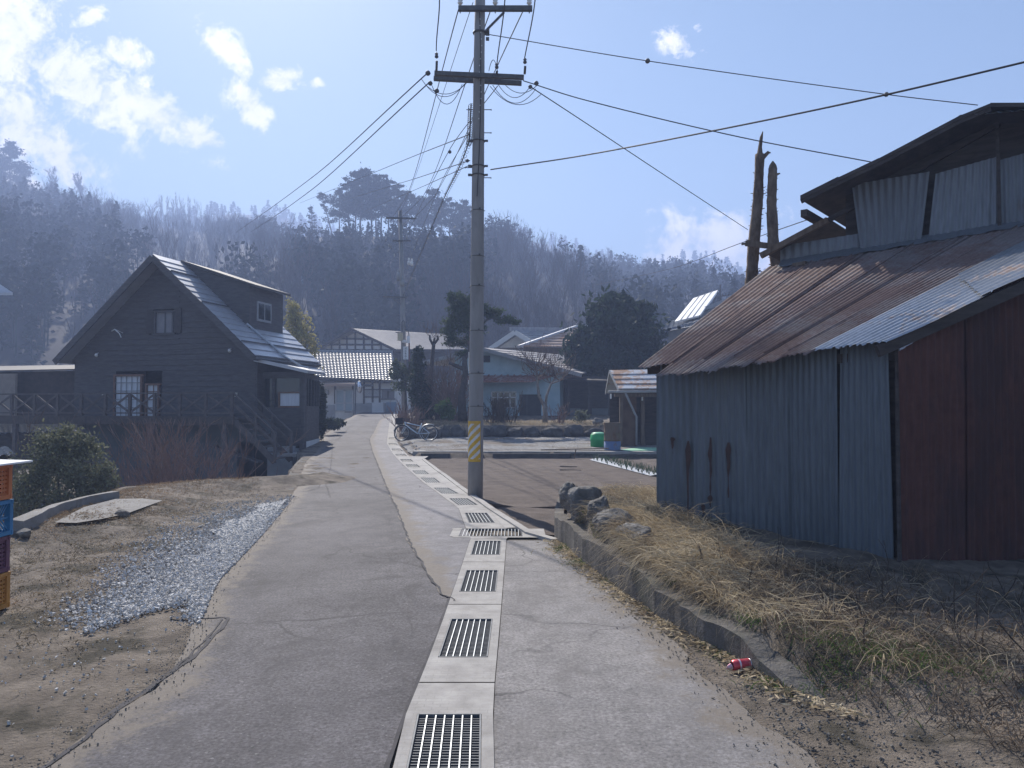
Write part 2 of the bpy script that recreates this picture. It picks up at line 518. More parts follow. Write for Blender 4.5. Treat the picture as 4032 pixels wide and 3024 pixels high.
M['pebble'] = mat('pebble', (.36, .35, .335), (.62, .605, .58), .95, 30, 3, tint=.9, spec=.08)
M['crumb'] = mat('crumb', (.16, .145, .13), (.27, .25, .225), .95, 30, 3, tint=.7, spec=.05)
M['lot_gravel'] = mat('lot_gravel', (.13, .125, .12), (.33, .33, .33), .95, 9, 10, 1.0, 40, c3=(.14, .115, .09), s3=.7, lo3=.45, hi3=.62)
M['steel'] = mat('galvanised_steel', (.40, .42, .43), (.52, .54, .56), .45, 18, 4, metal=.8, spec=.5)
M['steel_dull'] = mat('dull_steel', (.10, .11, .125), (.15, .16, .175), .6, 14, 4, metal=.3)
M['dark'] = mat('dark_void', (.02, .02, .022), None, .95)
M['pole'] = mat('pole_concrete', (.25, .245, .24), (.33, .32, .315), .85, 4, 7, .25, 60, stretch=(1, 1, .25), c3=(.19, .18, .175), s3=2.5)
M['ironwork'] = mat('painted_iron', (.10, .10, .105), (.15, .15, .155), .6, 12, metal=.4)
M['porcelain'] = mat('porcelain', (.75, .75, .74), None, .3, spec=.6)
M['wire'] = mat('wire', (.035, .033, .04), None, .6)
M['wood_dark'] = mat('dark_boards', (.044, .037, .036), (.080, .069, .065), .75, 3, 7, .3, 20, stretch=(1, 1, 5))
M['wood_mid'] = mat('old_timber', (.10, .075, .055), (.19, .145, .11), .85, 5, 8, .4, 30, stretch=(4, 4, .6))
M['log'] = mat('pine_bark', (.10, .07, .05), (.24, .185, .14), .92, 9, 8, 1.0, 24, stretch=(1, 1, .45), bdist=.04)
M['white_wall'] = mat('white_plaster', (.62, .62, .60), (.72, .72, .70), .85, 2, 6)
M['grey_wall'] = mat('grey_mortar', (.27, .28, .29), (.35, .36, .37), .9, 3, 6)
M['blue_wall'] = mat('pale_blue_plaster', (.33, .46, .52), (.42, .55, .60), .88, 1.5, 7, c3=(.28, .40, .45), s3=.7)
M['glass'] = mat('window_glass', (.02, .025, .03), None, .06, spec=.8)
M['curtain'] = mat('curtain', (.62, .64, .68), (.74, .76, .80), .9, 3, stretch=(6, 6, .5))
M['brown_frame'] = mat('brown_frame', (.14, .075, .045), (.20, .11, .07), .6, 8)
M['white_paint'] = mat('white_paint', (.74, .75, .75), (.80, .80, .80), .5, 5)
M['white_board'] = mat('white_board', (.82, .82, .82), None, .35, spec=.5)

def rust_mat(name, base, base2, rust1, rust2, amount, stretch, rough=.55, metal=.35, s=2.2, streak=14):
    m = bpy.data.materials.new(name); m.use_nodes = True
    t = NT(m.node_tree); b = t.n['Principled BSDF']
    co = t.node('ShaderNodeTexCoord').outputs['Object']
    st = t.vmath('MULTIPLY', co, stretch)
    a = t.noise(st, s, 8, .62, .2)
    f = t.noise(st, streak, 6, .6)
    k = t.math('ADD', t.math('MULTIPLY', a, .7), t.math('MULTIPLY', f, .3))
    th = .66 - .32 * amount
    msk = t.ramp(k, [(max(0, th - .04), 0.0), (min(1, th + .06), 1.0)])
    metalc = t.mix(t.noise(st, 5, 6, .6), base, base2)
    rustc = t.mix(t.ramp(t.noise(co, 9, 7, .65), [(.3, 0.0), (.7, 1.0)]), rust1, rust2)
    oi = t.node('ShaderNodeObjectInfo'); kk = t.math('ADD', t.math('MULTIPLY', oi.outputs['Random'], .34), .83)
    gr = t.ramp(t.noise(t.vmath('MULTIPLY', co, (1, 1, .12)), 26, 5, .65), [(.3, .82), (.7, 1.12)])
    t.link(t.mix(1.0, t.mix(1.0, t.mix(msk, metalc, rustc), t.comb(kk, kk, kk), 'MULTIPLY'), gr, 'MULTIPLY'), b.inputs['Base Color'])
    b.inputs['Roughness'].default_value = rough
    mm = t.math('MULTIPLY', t.math('SUBTRACT', 1.0, msk), metal)
    t.link(mm, b.inputs['Metallic'])
    b.inputs['Specular IOR Level'].default_value = .3
    rr = t.math('ADD', t.math('MULTIPLY', msk, .9 - rough), rough)
    t.link(rr, b.inputs['Roughness'])
    MATS[name] = m
    return m

# ================================================================== GROUND AND ROADS
def grid_axis(segs):
    out = []
    for a, b, st in segs:
        n = max(1, int(round((b - a) / st)))
        out += list(np.linspace(a, b, n, endpoint=False))
    out.append(segs[-1][1])
    return np.array(out)
GX = grid_axis([(-1500, -300, 200), (-300, -60, 30), (-60, -14, 2), (-14, -8.5, .3), (-8.5, 8, .11), (8, 14, .5), (14, 60, 3), (60, 300, 40), (300, 1500, 200)])
GY = grid_axis([(-300, -20, 40), (-20, 0, 2), (0, 2.5, .5), (2.5, 20, .11), (20, 36, .16), (36, 60, .6), (60, 120, 4), (120, 300, 30), (300, 1700, 200)])
rs = np.random.default_rng(7)
XX, YY = np.meshgrid(GX, GY)
ZZ = zt(XX, YY) - .012
# roughness of bare ground, kept off the paved parts
near = np.exp(-(np.maximum(YY - 20, 0) / 8) ** 2) * np.exp(-(np.maximum(np.abs(XX) - 9, 0) / 3) ** 2)
rough = rs.normal(0, 1, XX.shape)
for _ in range(2):
    rough = (rough + np.roll(rough, 1, 0) + np.roll(rough, -1, 0) + np.roll(rough, 1, 1) + np.roll(rough, -1, 1)) / 5
xw_ = np.interp(YY, WALL_Y, WALL_X)
paved = (XX > -4.2 + .0 * YY) & (XX < xw_ + .0) & (YY < 30)
rg = np.where(paved, 0.0, .05) * near
ZZ = ZZ + rough * rg
nx, ny = len(GX), len(GY)
gv = np.stack([XX, YY, ZZ], -1).reshape(-1, 3)
idx = np.arange(nx * ny).reshape(ny, nx)
gf = np.stack([idx[:-1, :-1], idx[:-1, 1:], idx[1:, 1:], idx[1:, :-1]], -1).reshape(-1, 4)
tag(mesh_obj('ground', gv.tolist(), gf.tolist(), M['dirt'], None, True), kind='structure')

def px_line(pts, fn=Gr):
    return [fn(u, v) for u, v in pts]
def by_y(pts):
    pts = sorted([(p.y, p.x) for p in pts])
    return [p[0] for p in pts], [p[1] for p in pts]
# lane edges read off the photograph
LE = px_line([(-300, 3200), (60, 3080), (175, 3010), (303, 2921), (399, 2849), (511, 2761), (590, 2729), (686, 2640), (730, 2560), (800, 2322 + 40), (840, 2290), (878, 2250), (997, 2131), (1069, 2051), (1149, 1955), (1173, 1915), (1186, 1868), (1204, 1820), (1250, 1775), (1265, 1745), (1280, 1712), (1334, 1668), (1380, 1645), (1405, 1632)])
LEy, LEx = by_y(LE)
LEy = [-12] + LEy; LEx = [-2.2] + LEx
GA = px_line([(1532, 3024), (1613, 2776), (1656, 2681), (1729, 2492), (1772, 2364), (1806, 2269), (1850, 2132), (1858, 2118)])
GB = px_line([(1834, 2081), (1806, 2003), (1772, 1978), (1660, 1896), (1592, 1836), (1545, 1785), (1523, 1746), (1527, 1712), (1533, 1669), (1541, 1640), (1544, 1626)])
GAy, GAx = by_y(GA + GB)
GAy = [-12, 0] + GAy; GAx = [-.02 - (GA[0].x * 0), -.20] + GAx
HA = px_line([(1931, 3024), (1948, 2681), (1965, 2501), (1986, 2235), (1994, 2119)])
HB = px_line([(1985, 2081), (1925, 2012), (1880, 1978), (1765, 1917), (1660, 1838), (1598, 1785), (1566, 1746), (1562, 1712), (1565, 1669), (1567, 1640), (1568, 1626)])
HAy, HAx = by_y(HA + HB)
HAy = [-12, 0] + HAy; HAx = [.62, .20] + HAx
left_edge = lambda y: float(np.interp(y, LEy, LEx))
gut_l = lambda y: float(np.interp(y, GAy, GAx))
gut_r = lambda y: float(np.interp(y, HAy, HAx))

def strip(fl, fr, y0, y1, lift, step=.15, cols=8, jl=0.0, jr=0.0, seed=1, zf=None, ease=0):
    rng = random.Random(seed); mb = MB(); mb.edge = []
    n = max(2, int((y1 - y0) / step)); o = 0
    zf = zf or (lambda x, y: float(zr(y)))
    a1 = [rng.uniform(-1, 1) for _ in range(n + 3)]; a2 = [rng.uniform(-1, 1) for _ in range(n + 3)]
    for i in range(n + 1):
        y = y0 + (y1 - y0) * i / n
        xl = fl(y) + jl * (a1[i] * .3 + math.sin(y * 2.7 + seed) * .5 + math.sin(y * 6.9 + seed * 3) * .4); xr = fr(y) + jr * (a2[i] * .25 + math.sin(y * 3.1 + seed) * .5 + math.sin(y * 7.7 + seed * 2) * .35)
        if xr < xl + .002: xr = xl + .002
        for k in range(cols + 1):
            x = xl + (xr - xl) * k / cols
            mb.v.append((x, y, zf(x, y) + lift)); mb.edge.append((max(0, 1 - (x - xl) / .55) if jl else 0, max(0, 1 - (xr - x) / .55) if jr else 0))
    for i in range(n):
        for k in range(cols):
            b = i * (cols + 1) + k
            mb.f.append((b, b + 1, b + cols + 2, b + cols + 1))
    return mb
def paved_sheet(name, mb, m):
    o = structure(name, mb, m); at = o.data.attributes.new('edge', 'FLOAT', 'POINT'); at.data.foreach_set('value', [max(e) for e in mb.edge]); return o
paved_sheet('road', strip(left_edge, lambda y: gut_l(y) + .0, -12, 66, .004, .12, 26, .02, 0, 3), M['asphalt'])
# newer, smoother asphalt beside the gutter
PT = by_y(px_line([(1776, 2355), (1745, 2345), (1678, 2252), (1640, 2190), (1618, 2149), (1590, 2080), (1566, 2012), (1519, 1913), (1500, 1860), (1484, 1823), (1467, 1780), (1454, 1729), (1478, 1690), (1495, 1655)]))
paved_sheet('road_patch', strip(lambda y: float(np.interp(y, PT[0], PT[1])), lambda y: gut_l(y) - .005, PT[0][0] + .02, 58, .009, .1, 6, .035, 0, 5), M['asphalt_new'])
# driveway on the right of the gutter, up to the terrace wall
DR = by_y(px_line([(1996, 2117), (2081, 2106), (2188, 2130), (2215, 2128)]))
def drive_r(y): return float(np.interp(y, [-12, 0, 2.6, 3.4, 4.2, 4.9, 6.0, 7.2, 8.6, 9.35], [7, 4.2, 1.75, 1.25, 1.12, 1.05, .92, .82, .60, .58]))
paved_sheet('driveway', strip(lambda y: gut_r(y) + .004, lambda y: drive_r(y) + .10, -12, 9.36, .004, .1, 22, 0, .06, 9), M['asphalt_drive'])

# --- cracks: narrow lines of tar along the joints
def ribbon(mb, pts, wd, lift, rng, fn=Gr, zf=None):
    q = [fn(u, v) for u, v in pts]
    out = []
    for a, b in zip(q[:-1], q[1:]):
        n = max(2, int((b - a).length / .12))
        for i in range(n):
            p = a.lerp(b, i / n); out.append(p + Vector((rng.uniform(-.012, .012), rng.uniform(-.012, .012), 0)))
    out.append(q[-1])
    o = len(mb.v)
    for i, p in enumerate(out):
        d = (out[min(i + 1, len(out) - 1)] - out[max(0, i - 1)]); d.z = 0; d.normalize()
        s = Vector((-d.y, d.x, 0)) * wd * rng.uniform(.25, 1.0) / 2
        for t in (p + s, p - s): mb.v.append((t.x, t.y, float(zr(t.y)) + lift))
    for i in range(len(out) - 1):
        b = o + 2 * i; mb.f.append((b, b + 1, b + 3, b + 2))
rng = random.Random(11); mb = MB()
ribbon(mb, [(1790, 2372), (1776, 2358), (1755, 2352), (1740, 2343), (1678, 2252), (1618, 2149), (1566, 2012), (1519, 1913), (1484, 1823), (1467, 1780), (1454, 1729), (1478, 1690)], .028, .0135, rng)
ribbon(mb, [(1454, 1724), (1535, 1722)], .022, .0135, rng)
ribbon(mb, [(1462, 1795), (1552, 1793)], .018, .0135, rng)
ribbon(mb, [(1524, 1912), (1640, 1912)], .016, .0135, rng)
ribbon(mb, [(1300, 1960), (1280, 1900), (1300, 1850), (1307, 1790), (1309, 1750), (1340, 1722), (1370, 1690), (1400, 1660)], .025, .0085, rng)
ribbon(mb, [(1168, 1940), (1210, 1935), (1252, 1925), (1262, 1905), (1272, 1868)], .025, .0085, rng)
ribbon(mb, [(1250, 1745), (1330, 1728)], .022, .0085, rng)
ribbon(mb, [(1440, 1662), (1478, 1668), (1480, 1655)], .022, .0135, rng)
ribbon(mb, [(1360, 1684), (1440, 1672), (1530, 1668)], .022, .0085, rng)
o_ = len(mb.v); sy = np.arange(2.6, 9.4, .06)
for y in sy:
    xx = gut_l(y) - .004; ww = .010 + .012 * abs(math.sin(y * 5.1) * math.sin(y * 2.3)); mb.v += [(xx - ww, y, .0085), (xx + .006, y, .0085)]
for i in range(len(sy) - 1): mb.f.append((o_ + 2 * i, o_ + 2 * i + 1, o_ + 2 * i + 3, o_ + 2 * i + 2))
structure('road_joint', mb, M['crack'])
mb = MB()
ribbon(mb, [(680, 2432), (760, 2438), (840, 2436), (885, 2432), (900, 2440), (850, 2500), (800, 2546), (720, 2625), (620, 2690), (511, 2765), (430, 2830), (330, 2915), (190, 3015), (80, 3090)], .045, .0085, rng)
ribbon(mb, [(880, 2440), (820, 2510), (740, 2590), (640, 2670), (540, 2740), (430, 2812), (330, 2890)], .022, .0088, rng)
structure('road_crack', mb, M['crack'])

# --- gutter: concrete lids with slots for the gratings
def gl(y, s):
    a, b = gut_l(y), gut_r(y); return a + (b - a) * s
mbg, mbp = MB(), MB()
slots = [(3.15, 4.07), (4.98, 5.88), (6.74, 7.62), (8.42, 9.28), (10.75, 11.74), (12.72, 13.6), (14.4, 15.4), (16.5, 17.6), (18.6, 19.6), (20.7, 21.7), (22.9, 23.9), (25.4, 26.4), (28.0, 29.0), (31, 32), (34.2, 35.2)]
joints = [2.7, 4.53, 6.31, 8.03, 9.42]
GZ = .012
def gq(y0, y1, s0, s1):
    mbg.poly([(gl(y0, s0), y0, float(zr(y0)) + GZ), (gl(y0, s1), y0, float(zr(y0)) + GZ), (gl(y1, s1), y1, float(zr(y1)) + GZ), (gl(y1, s0), y1, float(zr(y1)) + GZ)])
S0, S1 = .13, .87
yb = 0.0
for (a, b) in slots:
    ys = [yb] + [j for j in joints if yb < j < a] + [a]
    for y0, y1 in zip(ys[:-1], ys[1:]):
        g0 = .008 if y0 in joints else 0; g1 = .008 if y1 in joints else 0
        n = max(1, int((y1 - y0) / .4))
        for i in range(n):
            gq(y0 + g0 + (y1 - g1 - y0 - g0) * i / n, y0 + g0 + (y1 - g1 - y0 - g0) * (i + 1) / n, 0, 1)
    gq(a, b, 0, S0); gq(a, b, S1, 1)
    za, zb = float(zr(a)) + GZ, float(zr(b)) + GZ
    A, B, C, D = (gl(a, S0), a), (gl(a, S1), a), (gl(b, S1), b), (gl(b, S0), b)
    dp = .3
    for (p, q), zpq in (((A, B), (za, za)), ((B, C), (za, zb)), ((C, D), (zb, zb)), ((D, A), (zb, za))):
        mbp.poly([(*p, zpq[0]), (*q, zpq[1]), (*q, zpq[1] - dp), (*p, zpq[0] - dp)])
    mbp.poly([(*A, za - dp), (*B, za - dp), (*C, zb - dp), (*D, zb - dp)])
    yb = b
n = 40
for i in range(n):
    gq(yb + (62 - yb) * i / n, yb + (62 - yb) * (i + 1) / n, 0, 1)
# cut the cross-channel slot where the gutter bends
mbg2 = MB()
CX0, CX1 = 9.62, 10.22
xa0, xa1 = G(1805, 2113).x, G(2058, 2113).x
keep = []
for f in mbg.f:
    ysf = [mbg.v[i][1] for i in f]
    if min(ysf) > 9.42 and max(ysf) < 10.76: continue
    keep.append(f)
mbg.f = keep
def cq(x0, x1, y0, y1, z=GZ): mbg.poly([(x0, y0, z), (x1, y0, z), (x1, y1, z), (x0, y1, z)])
xl0, xl1 = G(1781, 2119).x, G(2150, 2119).x
mbg.poly([(gl(9.44, 0), 9.44, GZ), (gl(9.44, 1), 9.44, GZ), (gl(9.44, 1) + .02, 9.53, GZ), (gl(9.44, 0) - .01, 9.53, GZ)])
cq(xl0, xl1, 9.535, CX0); cq(xl0 - .04, xa0, CX0, CX1); cq(xa1, xl1, CX0, CX1)
cq(xl0 - .06, G(1995, 2085).x, CX1, 10.27)
for i in range(2):
    y0, y1 = 10.275 + .24 * i, 10.275 + .24 * (i + 1)
    mbg.poly([(gl(y0, 0), y0, GZ), (gl(y0, 1), y0, GZ), (gl(y1, 1), y1, GZ), (gl(y1, 0), y1, GZ)])
structure('gutter', mbg, M['lid'])
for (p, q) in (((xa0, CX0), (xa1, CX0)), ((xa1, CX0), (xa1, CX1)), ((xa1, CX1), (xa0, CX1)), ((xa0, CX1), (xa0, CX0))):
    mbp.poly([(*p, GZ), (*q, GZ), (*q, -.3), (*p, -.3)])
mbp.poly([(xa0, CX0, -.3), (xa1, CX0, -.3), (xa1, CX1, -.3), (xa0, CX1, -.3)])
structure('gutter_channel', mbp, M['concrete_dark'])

# gratings, each lying in its slot
place_word = ['nearest the camera, cut by the photo bottom', 'second nearest the camera', 'just before the joint beside the pointed asphalt patch', 'right in front of the wide cross grating',
              'first one beyond the wide cross grating', 'second one beyond the wide cross grating', 'third beyond the wide cross grating, left of the big pole', 'fourth one beyond the wide cross grating', 'fifth one beyond the cross grating']
def grate(y0, y1, label, bars=7, cross=True, quadp=None):
    ya, yb = y0 + .008, y1 - .008
    if quadp is None:
        A, B = Vector((gl(ya, S0) + .006, ya, float(zr(ya)) + GZ)), Vector((gl(ya, S1) - .006, ya, float(zr(ya)) + GZ))
        D, C = Vector((gl(yb, S0) + .006, yb, float(zr(yb)) + GZ)), Vector((gl(yb, S1) - .006, yb, float(zr(yb)) + GZ))
    else: A, B, C, D = quadp
    ctr = (A + B + C + D) / 4
    t = thing('drain_grate', label, 'drain grate', ctr - Vector((0, 0, .04)), 'steel gratings along the concrete gutter')
    fr = MB()
    dz = Vector((0, 0, -.018))
    for p, q in ((A, B), (B, C), (C, D), (D, A)): fr.beam(p + dz, q + dz, .008, .042)
    build('frame', fr, M['steel_dull'], t)
    b = MB()
    for i in range(1, bars):
        s = i / bars
        b.beam(A.lerp(B, s) + Vector((0, 0, -.008)), D.lerp(C, s) + Vector((0, 0, -.008)), .0058, .016)
    build('bar_grid', b, M['steel'], t)
    if cross:
        c = MB(); L = (D - A).length; n = int(L / .028)
        for i in range(1, n):
            s = i / n
            c.beam(A.lerp(D, s) + Vector((0, 0, -.026)), B.lerp(C, s) + Vector((0, 0, -.026)), .006, .03)
        build('cross_bar_grid', c, M['steel_dull'], t)
    return t
for i, (a, b) in enumerate(slots):
    lab = 'steel gutter grating, ' + place_word[i] if i < len(place_word) else 'small far steel grating in the curved gutter near the parked bicycle'
    g = grate(a, b, lab, 7, i < 9)
g = grate(0, 0, 'wide steel cross grating of slanted bars where the gutter bends', 18, False,
          [Vector((xa0 + .006, CX0 + .006, GZ)), Vector((xa1 - .006, CX0 + .006, GZ)), Vector((xa1 - .006, CX1 - .006, GZ)), Vector((xa0 + .006, CX1 - .006, GZ))])

# kerbs round the field
def wall_strip(mb, pts, wd, z0f, z1f, seg=.5, jit=0.0, rng=None):
    q = [Vector((p[0], p[1], 0)) for p in pts]
    out = []
    for a, b in zip(q[:-1], q[1:]):
        n = max(1, int((b - a).length / seg))
        for i in range(n): out.append(a.lerp(b, i / n))
    out.append(q[-1]); o = len(mb.v); jp = 0
    for i, p in enumerate(out):
        d = (out[min(i + 1, len(out) - 1)] - out[max(0, i - 1)]).normalized(); s = Vector((-d.y, d.x, 0)) * wd / 2
        j = jp = .72 * jp + .55 * (rng.uniform(-jit, jit) if rng else 0)
        for t, zf in ((p + s, z0f), (p + s, z1f), (p - s, z1f), (p - s, z0f)):
            mb.v.append((t.x + j * .5, t.y + j * .5, zf(t.x, t.y) + (j if zf is z1f else 0)))
    for i in range(len(out) - 1):
        b = o + 4 * i
        for k in range(4): mb.f.append((b + k, b + 4 + k, b + 4 + (k + 1) % 4, b + (k + 1) % 4))
    mb.f.append((o, o + 1, o + 2, o + 3)); e = o + 4 * (len(out) - 1); mb.f.append((e + 3, e + 2, e + 1, e))
KO = px_line([(2188, 2134), (2081, 2104), (1990, 2046), (1940, 2012), (1840, 1940), (1712, 1846), (1668, 1812)])
mb = MB(); wall_strip(mb, KO, .10, lambda x, y: -.25, lambda x, y: float(zr(y)) + .035, .4, .006, rng)
structure('field_kerb', mb, M['concrete'])
# apron between gutter and kerb
mb = MB()
n = 30
for i in range(n + 1):
    y = 10.3 + (25.3 - 10.3) * i / n
    x0 = gut_r(y) + .004; x1 = float(np.interp(y, [k.y for k in KO], [k.x for k in KO])) - .03
    mb.v += [(x0, y, float(zr(y)) + .010), (max(x1, x0 + .01), y, float(zr(y)) + .016)]
for i in range(n): mb.f.append((2 * i, 2 * i + 1, 2 * i + 3, 2 * i + 2))
structure('gutter_apron', mb, M['concrete'])
# kerb at the far side of the field: pale slab behind a line of dark blocks
yk = 25.75
zk = float(zr(yk)) + .12
mb = MB(); wall_strip(mb, [(-3.30, yk + .33), (7.4, yk + .15)], .5, lambda x, y: -.2, lambda x, y: zk + .02, .6, .006, rng)
structure('lot_kerb', mb, M['concrete'])
xs = [(-3.0, -2.05), (-1.45, -.92), (.12 - .75, 1.95), (2.85, 7.4)]
for i, (a, b) in enumerate(xs):
    mb = MB(); wall_strip(mb, [(a, yk - .08), ((a + b) / 2, yk - .09), (b, yk - .10)], .22, lambda x, y: -.3, lambda x, y: zk - .035 - (0.03 if i % 2 else 0), .3, .018, rng)
    solo('kerb_block', mb, M['stone_dark'], ['dark stone kerb block at the left end of the field edge', 'short dark kerb block just left of the big pole', 'long dark kerb block right of the big pole along the far field edge', 'long dark kerb block in front of the oil drum'][i], 'kerb block', 'dark kerb blocks along the far field edge')
# field soil, gravel lot, garden soil: sheets
structure('field', strip(lambda y: float(np.interp(y, [k.y for k in KO], [k.x for k in KO])) + .05, lambda y: 30.0 if y > 13 else float(np.interp(y, [9.4, 11.2, 13], [.75, .85, 2.5])), 9.62, 25.58, .025, .12, 60, 0, 0, 4, lambda x, y: zp(x, y) + .012 * math.sin(x * 5 + math.sin(y * 2)) * math.sin(y * 7.3 + x)), M['soil'])
def lot_z(x, y): return zp(x, y)
structure('gravel_lot', strip(lambda y: gut_r(y) + .12, lambda y: 9.0, 26.3, 33.85, .03, .25, 24, .05, 0, 6, lot_z), M['lot_gravel'])
# verge sheets on the left: gravel strip
GRL = by_y([Gt(u, v) for u, v in [(430, 2475), (520, 2330), (600, 2215), (700, 2110), (800, 2040), (950, 1985), (1140, 1942)]])
structure('gravel_strip', strip(lambda y: float(np.interp(y, GRL[0], GRL[1])) + .45, lambda y: left_edge(y) - .03, GRL[0][0] + .95, 14.4, .014, .1, 10, .16, .02, 8, lambda x, y: zp(x, y)), M['gravel_bed'])
# concrete slab at the verge and its lip
sl = [Gt(u, v) for u, v in [(215, 2066), (300, 2068), (400, 2052), (500, 2030), (640, 1978), (560, 1970), (455, 1972), (330, 2005)]]
mb = MB(); mb.poly([(p.x, p.y, zp(p.x, p.y) + .03) for p in sl]); structure('concrete_slab', mb, mat('slab_concrete', (.20, .19, .18), (.27, .26, .245), .9, 3, 9, .5, 50, c3=(.15, .125, .10), s3=1.6))
lp = [Gt(u, v) for u, v in [(64, 2093), (140, 2058), (230, 2018), (330, 1990), (400, 1975), (455, 1966)]]
mb = MB(); wall_strip(mb, lp, .16, lambda x, y: zp(x, y) - .5, lambda x, y: zp(x, y) + .13, .25, .012, rng)
solo('slab_lip', mb, MATS['slab_concrete'], 'low broken concrete lip along the edge of the drop, by the bush', 'low wall')
# concrete retaining wall where the lane edge drops to the lower yard
mb = MB()
le_pts = [(left_edge(y) - .18, y) for y in (15.2, 16, 17, 18.5, 20, 22, 24, 25.6)]
wall_strip(mb, le_pts, .24, lambda x, y: -3.0, lambda x, y: float(zr(y)) - .012, .4, .015, rng)
solo('lane_retaining_wall', mb, M['concrete_dark'], 'tall dark concrete retaining wall holding up the lane above the lower yard', 'retaining wall')

# ================================================================== BARN TERRACE WALL
rng = random.Random(21)
tw = [(np.interp(y, WALL_Y, WALL_X) - .05, y) for y in (4.3, 4.6, 4.9, 5.4, 6.0, 6.7, 7.4, 8.0, 8.6, 9.1, 9.5)]
mb = MB()
def tw_top(x, y): return float(np.interp(y, [4.3, 4.6, 4.9, 6.7, 8, 9.5], [-.02, .08, .16, .28, .28, .27]))
wall_strip(mb, [(p[0] + .0, p[1]) for p in tw] + [(.66, 10.4), (.74, 11.3)], .16, lambda x, y: -.3, tw_top, .10, .030, rng)
solo('terrace_wall', mb, M['concrete_dark'], 'low stained concrete retaining wall along the driveway in front of the barn', 'retaining wall', smooth=False)
from mathutils import noise as mnoise
def boulder(c, s, rng, sub=2, rz=None, flat=.0):
    import bmesh
    bm = bmesh.new(); bmesh.ops.create_icosphere(bm, subdivisions=sub, radius=1)
    k = [(Vector((rng.gauss(0, 1), rng.gauss(0, 1), rng.gauss(0, 1))).normalized(), rng.uniform(.72, 1.0)) for _ in range(9)]
    a = rz if rz is not None else rng.random() * 6
    mb = MB(); M_ = Matrix.Rotation(a, 3, 'Z')
    for v in bm.verts:
        p = v.co.copy()
        for n, d in k:
            e = p.dot(n)
            if e > d * .86: p -= n * (e - d * .86)
        q_ = p * 1.7 + Vector((a * 3, a, 0)); p = p * (1 + .16 * mnoise.noise(q_) + .08 * mnoise.noise(q_ * 2.7) + .04 * mnoise.noise(q_ * 6))
        p = Vector((p.x * s[0], p.y * s[1], p.z * s[2]))
        mb.v.append(tuple(M_ @ p + Vector(c)))
    for f in bm.faces: mb.f.append(tuple(v.index for v in f.verts))
    bm.free(); return mb
def stone(px, D, s, label, rz=0, m='stone', group=None, name='boulder'):
    c = P(px[0], px[1], D)
    mb = boulder(c, s, rng, 4, rz)
    return solo(name, mb, M[m], label, 'stone', group, base=(c.x, c.y, c.z - s[2] * .8))
stone((2250, 1955), 9.35, (.14, .22, .20), 'tall rough boulder at the far left corner of the terrace wall', .2)
stone((2300, 1985), 8.85, (.19, .27, .20), 'large angular boulder second from the far end of the terrace wall', 1.3)
stone((2358, 2012), 8.25, (.14, .17, .18), 'round pale boulder with white lichen on top of the terrace wall')
stone((2500, 2105), 7.2, (.16, .2, .13), 'half-buried stone nearest the camera on the terrace wall, under the straw', .3)
stone((2420, 2058), 7.75, (.17, .23, .14), 'flat-topped boulder on the terrace wall beside the dry grass', .8)

# ================================================================== BARN
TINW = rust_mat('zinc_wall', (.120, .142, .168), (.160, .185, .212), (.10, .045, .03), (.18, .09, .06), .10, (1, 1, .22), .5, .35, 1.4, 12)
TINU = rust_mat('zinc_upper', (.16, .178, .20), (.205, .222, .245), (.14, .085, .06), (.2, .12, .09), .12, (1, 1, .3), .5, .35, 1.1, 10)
RUSTROOF = rust_mat('rust_roof', (.20, .165, .155), (.25, .207, .195), (.165, .108, .094), (.215, .145, .125), .60, (1, 1, 1), .7, .1, 1.3, 16)
ZINCROOF = rust_mat('zinc_roof', (.42, .44, .47), (.52, .54, .57), (.30, .20, .16), (.40, .28, .22), .22, (1, 1, 1), .38, .75, 1.5, 18)
RUSTWALL = rust_mat('rust_wall', (.062, .034, .034), (.085, .045, .042), (.088, .040, .035), (.118, .055, .046), .55, (1, 1, .3), .85, .0, 1.6, 9)
RUSTSTAIN = mat('rust_stain', (.062, .042, .040), (.088, .056, .050), .9, 14)
WL = Vector((1.66, 8.9, 0)); WR = Vector((3.62, 7.3, 0))
wdir = (WR - WL).normalized(); nin = Vector((-wdir.y, wdir.x, 0)); nin = nin if nin.y > 0 else -nin
rdir = Vector((.97, .243, 0)).normalized()
RE = WR + rdir * 4.6
barn = thing('barn', 'old two-level barn clad in blue-grey and rusty corrugated iron', 'barn', (3.6, 9.5, .2))
rng = random.Random(5)
def wz(u, v, A, B): return PV(u, v, A, B)
# front wall sheets, photo x along the base
def front_pt(a, z): p = WL.lerp(WR, a); return Vector((p.x, p.y, z))
def a_of(u):
    r = ray(u, 1700); n = (wdir.y, -wdir.x); s = (WL.x * n[0] + WL.y * n[1]) / (r[0] * n[0] + r[1] * n[1])
    return (Vector((r[0] * s, r[1] * s, 0)) - WL).length / (WR - WL).length
us = [2587, 2732, 2925, 3115, 3300, 3517]
aa = [0] + [a_of(u) for u in us[1:]]
top_z = lambda a: 1.98 + a * .17
for i in range(5):
    a0, a1 = aa[i], aa[i + 1] + (.018 if i < 3 else 0)
    out = -nin * (.012 if i % 2 else 0.0)
    lean = -nin * (.05 if i == 4 else 0.0)
    mb = MB()
    mb.corr(front_pt(a0, -.15) + out + lean, front_pt(a1, -.15) + out + lean, front_pt(a1 - (.012 if i == 4 else 0), top_z(a1) + .1) + out, front_pt(a0 + (.012 if i == 4 else 0), top_z(a0) + .1) + out, 8 if i else 6, .0095, 12, .022, rng, side=-1)
    build('wall_sheet', mb, TINW, barn, True)
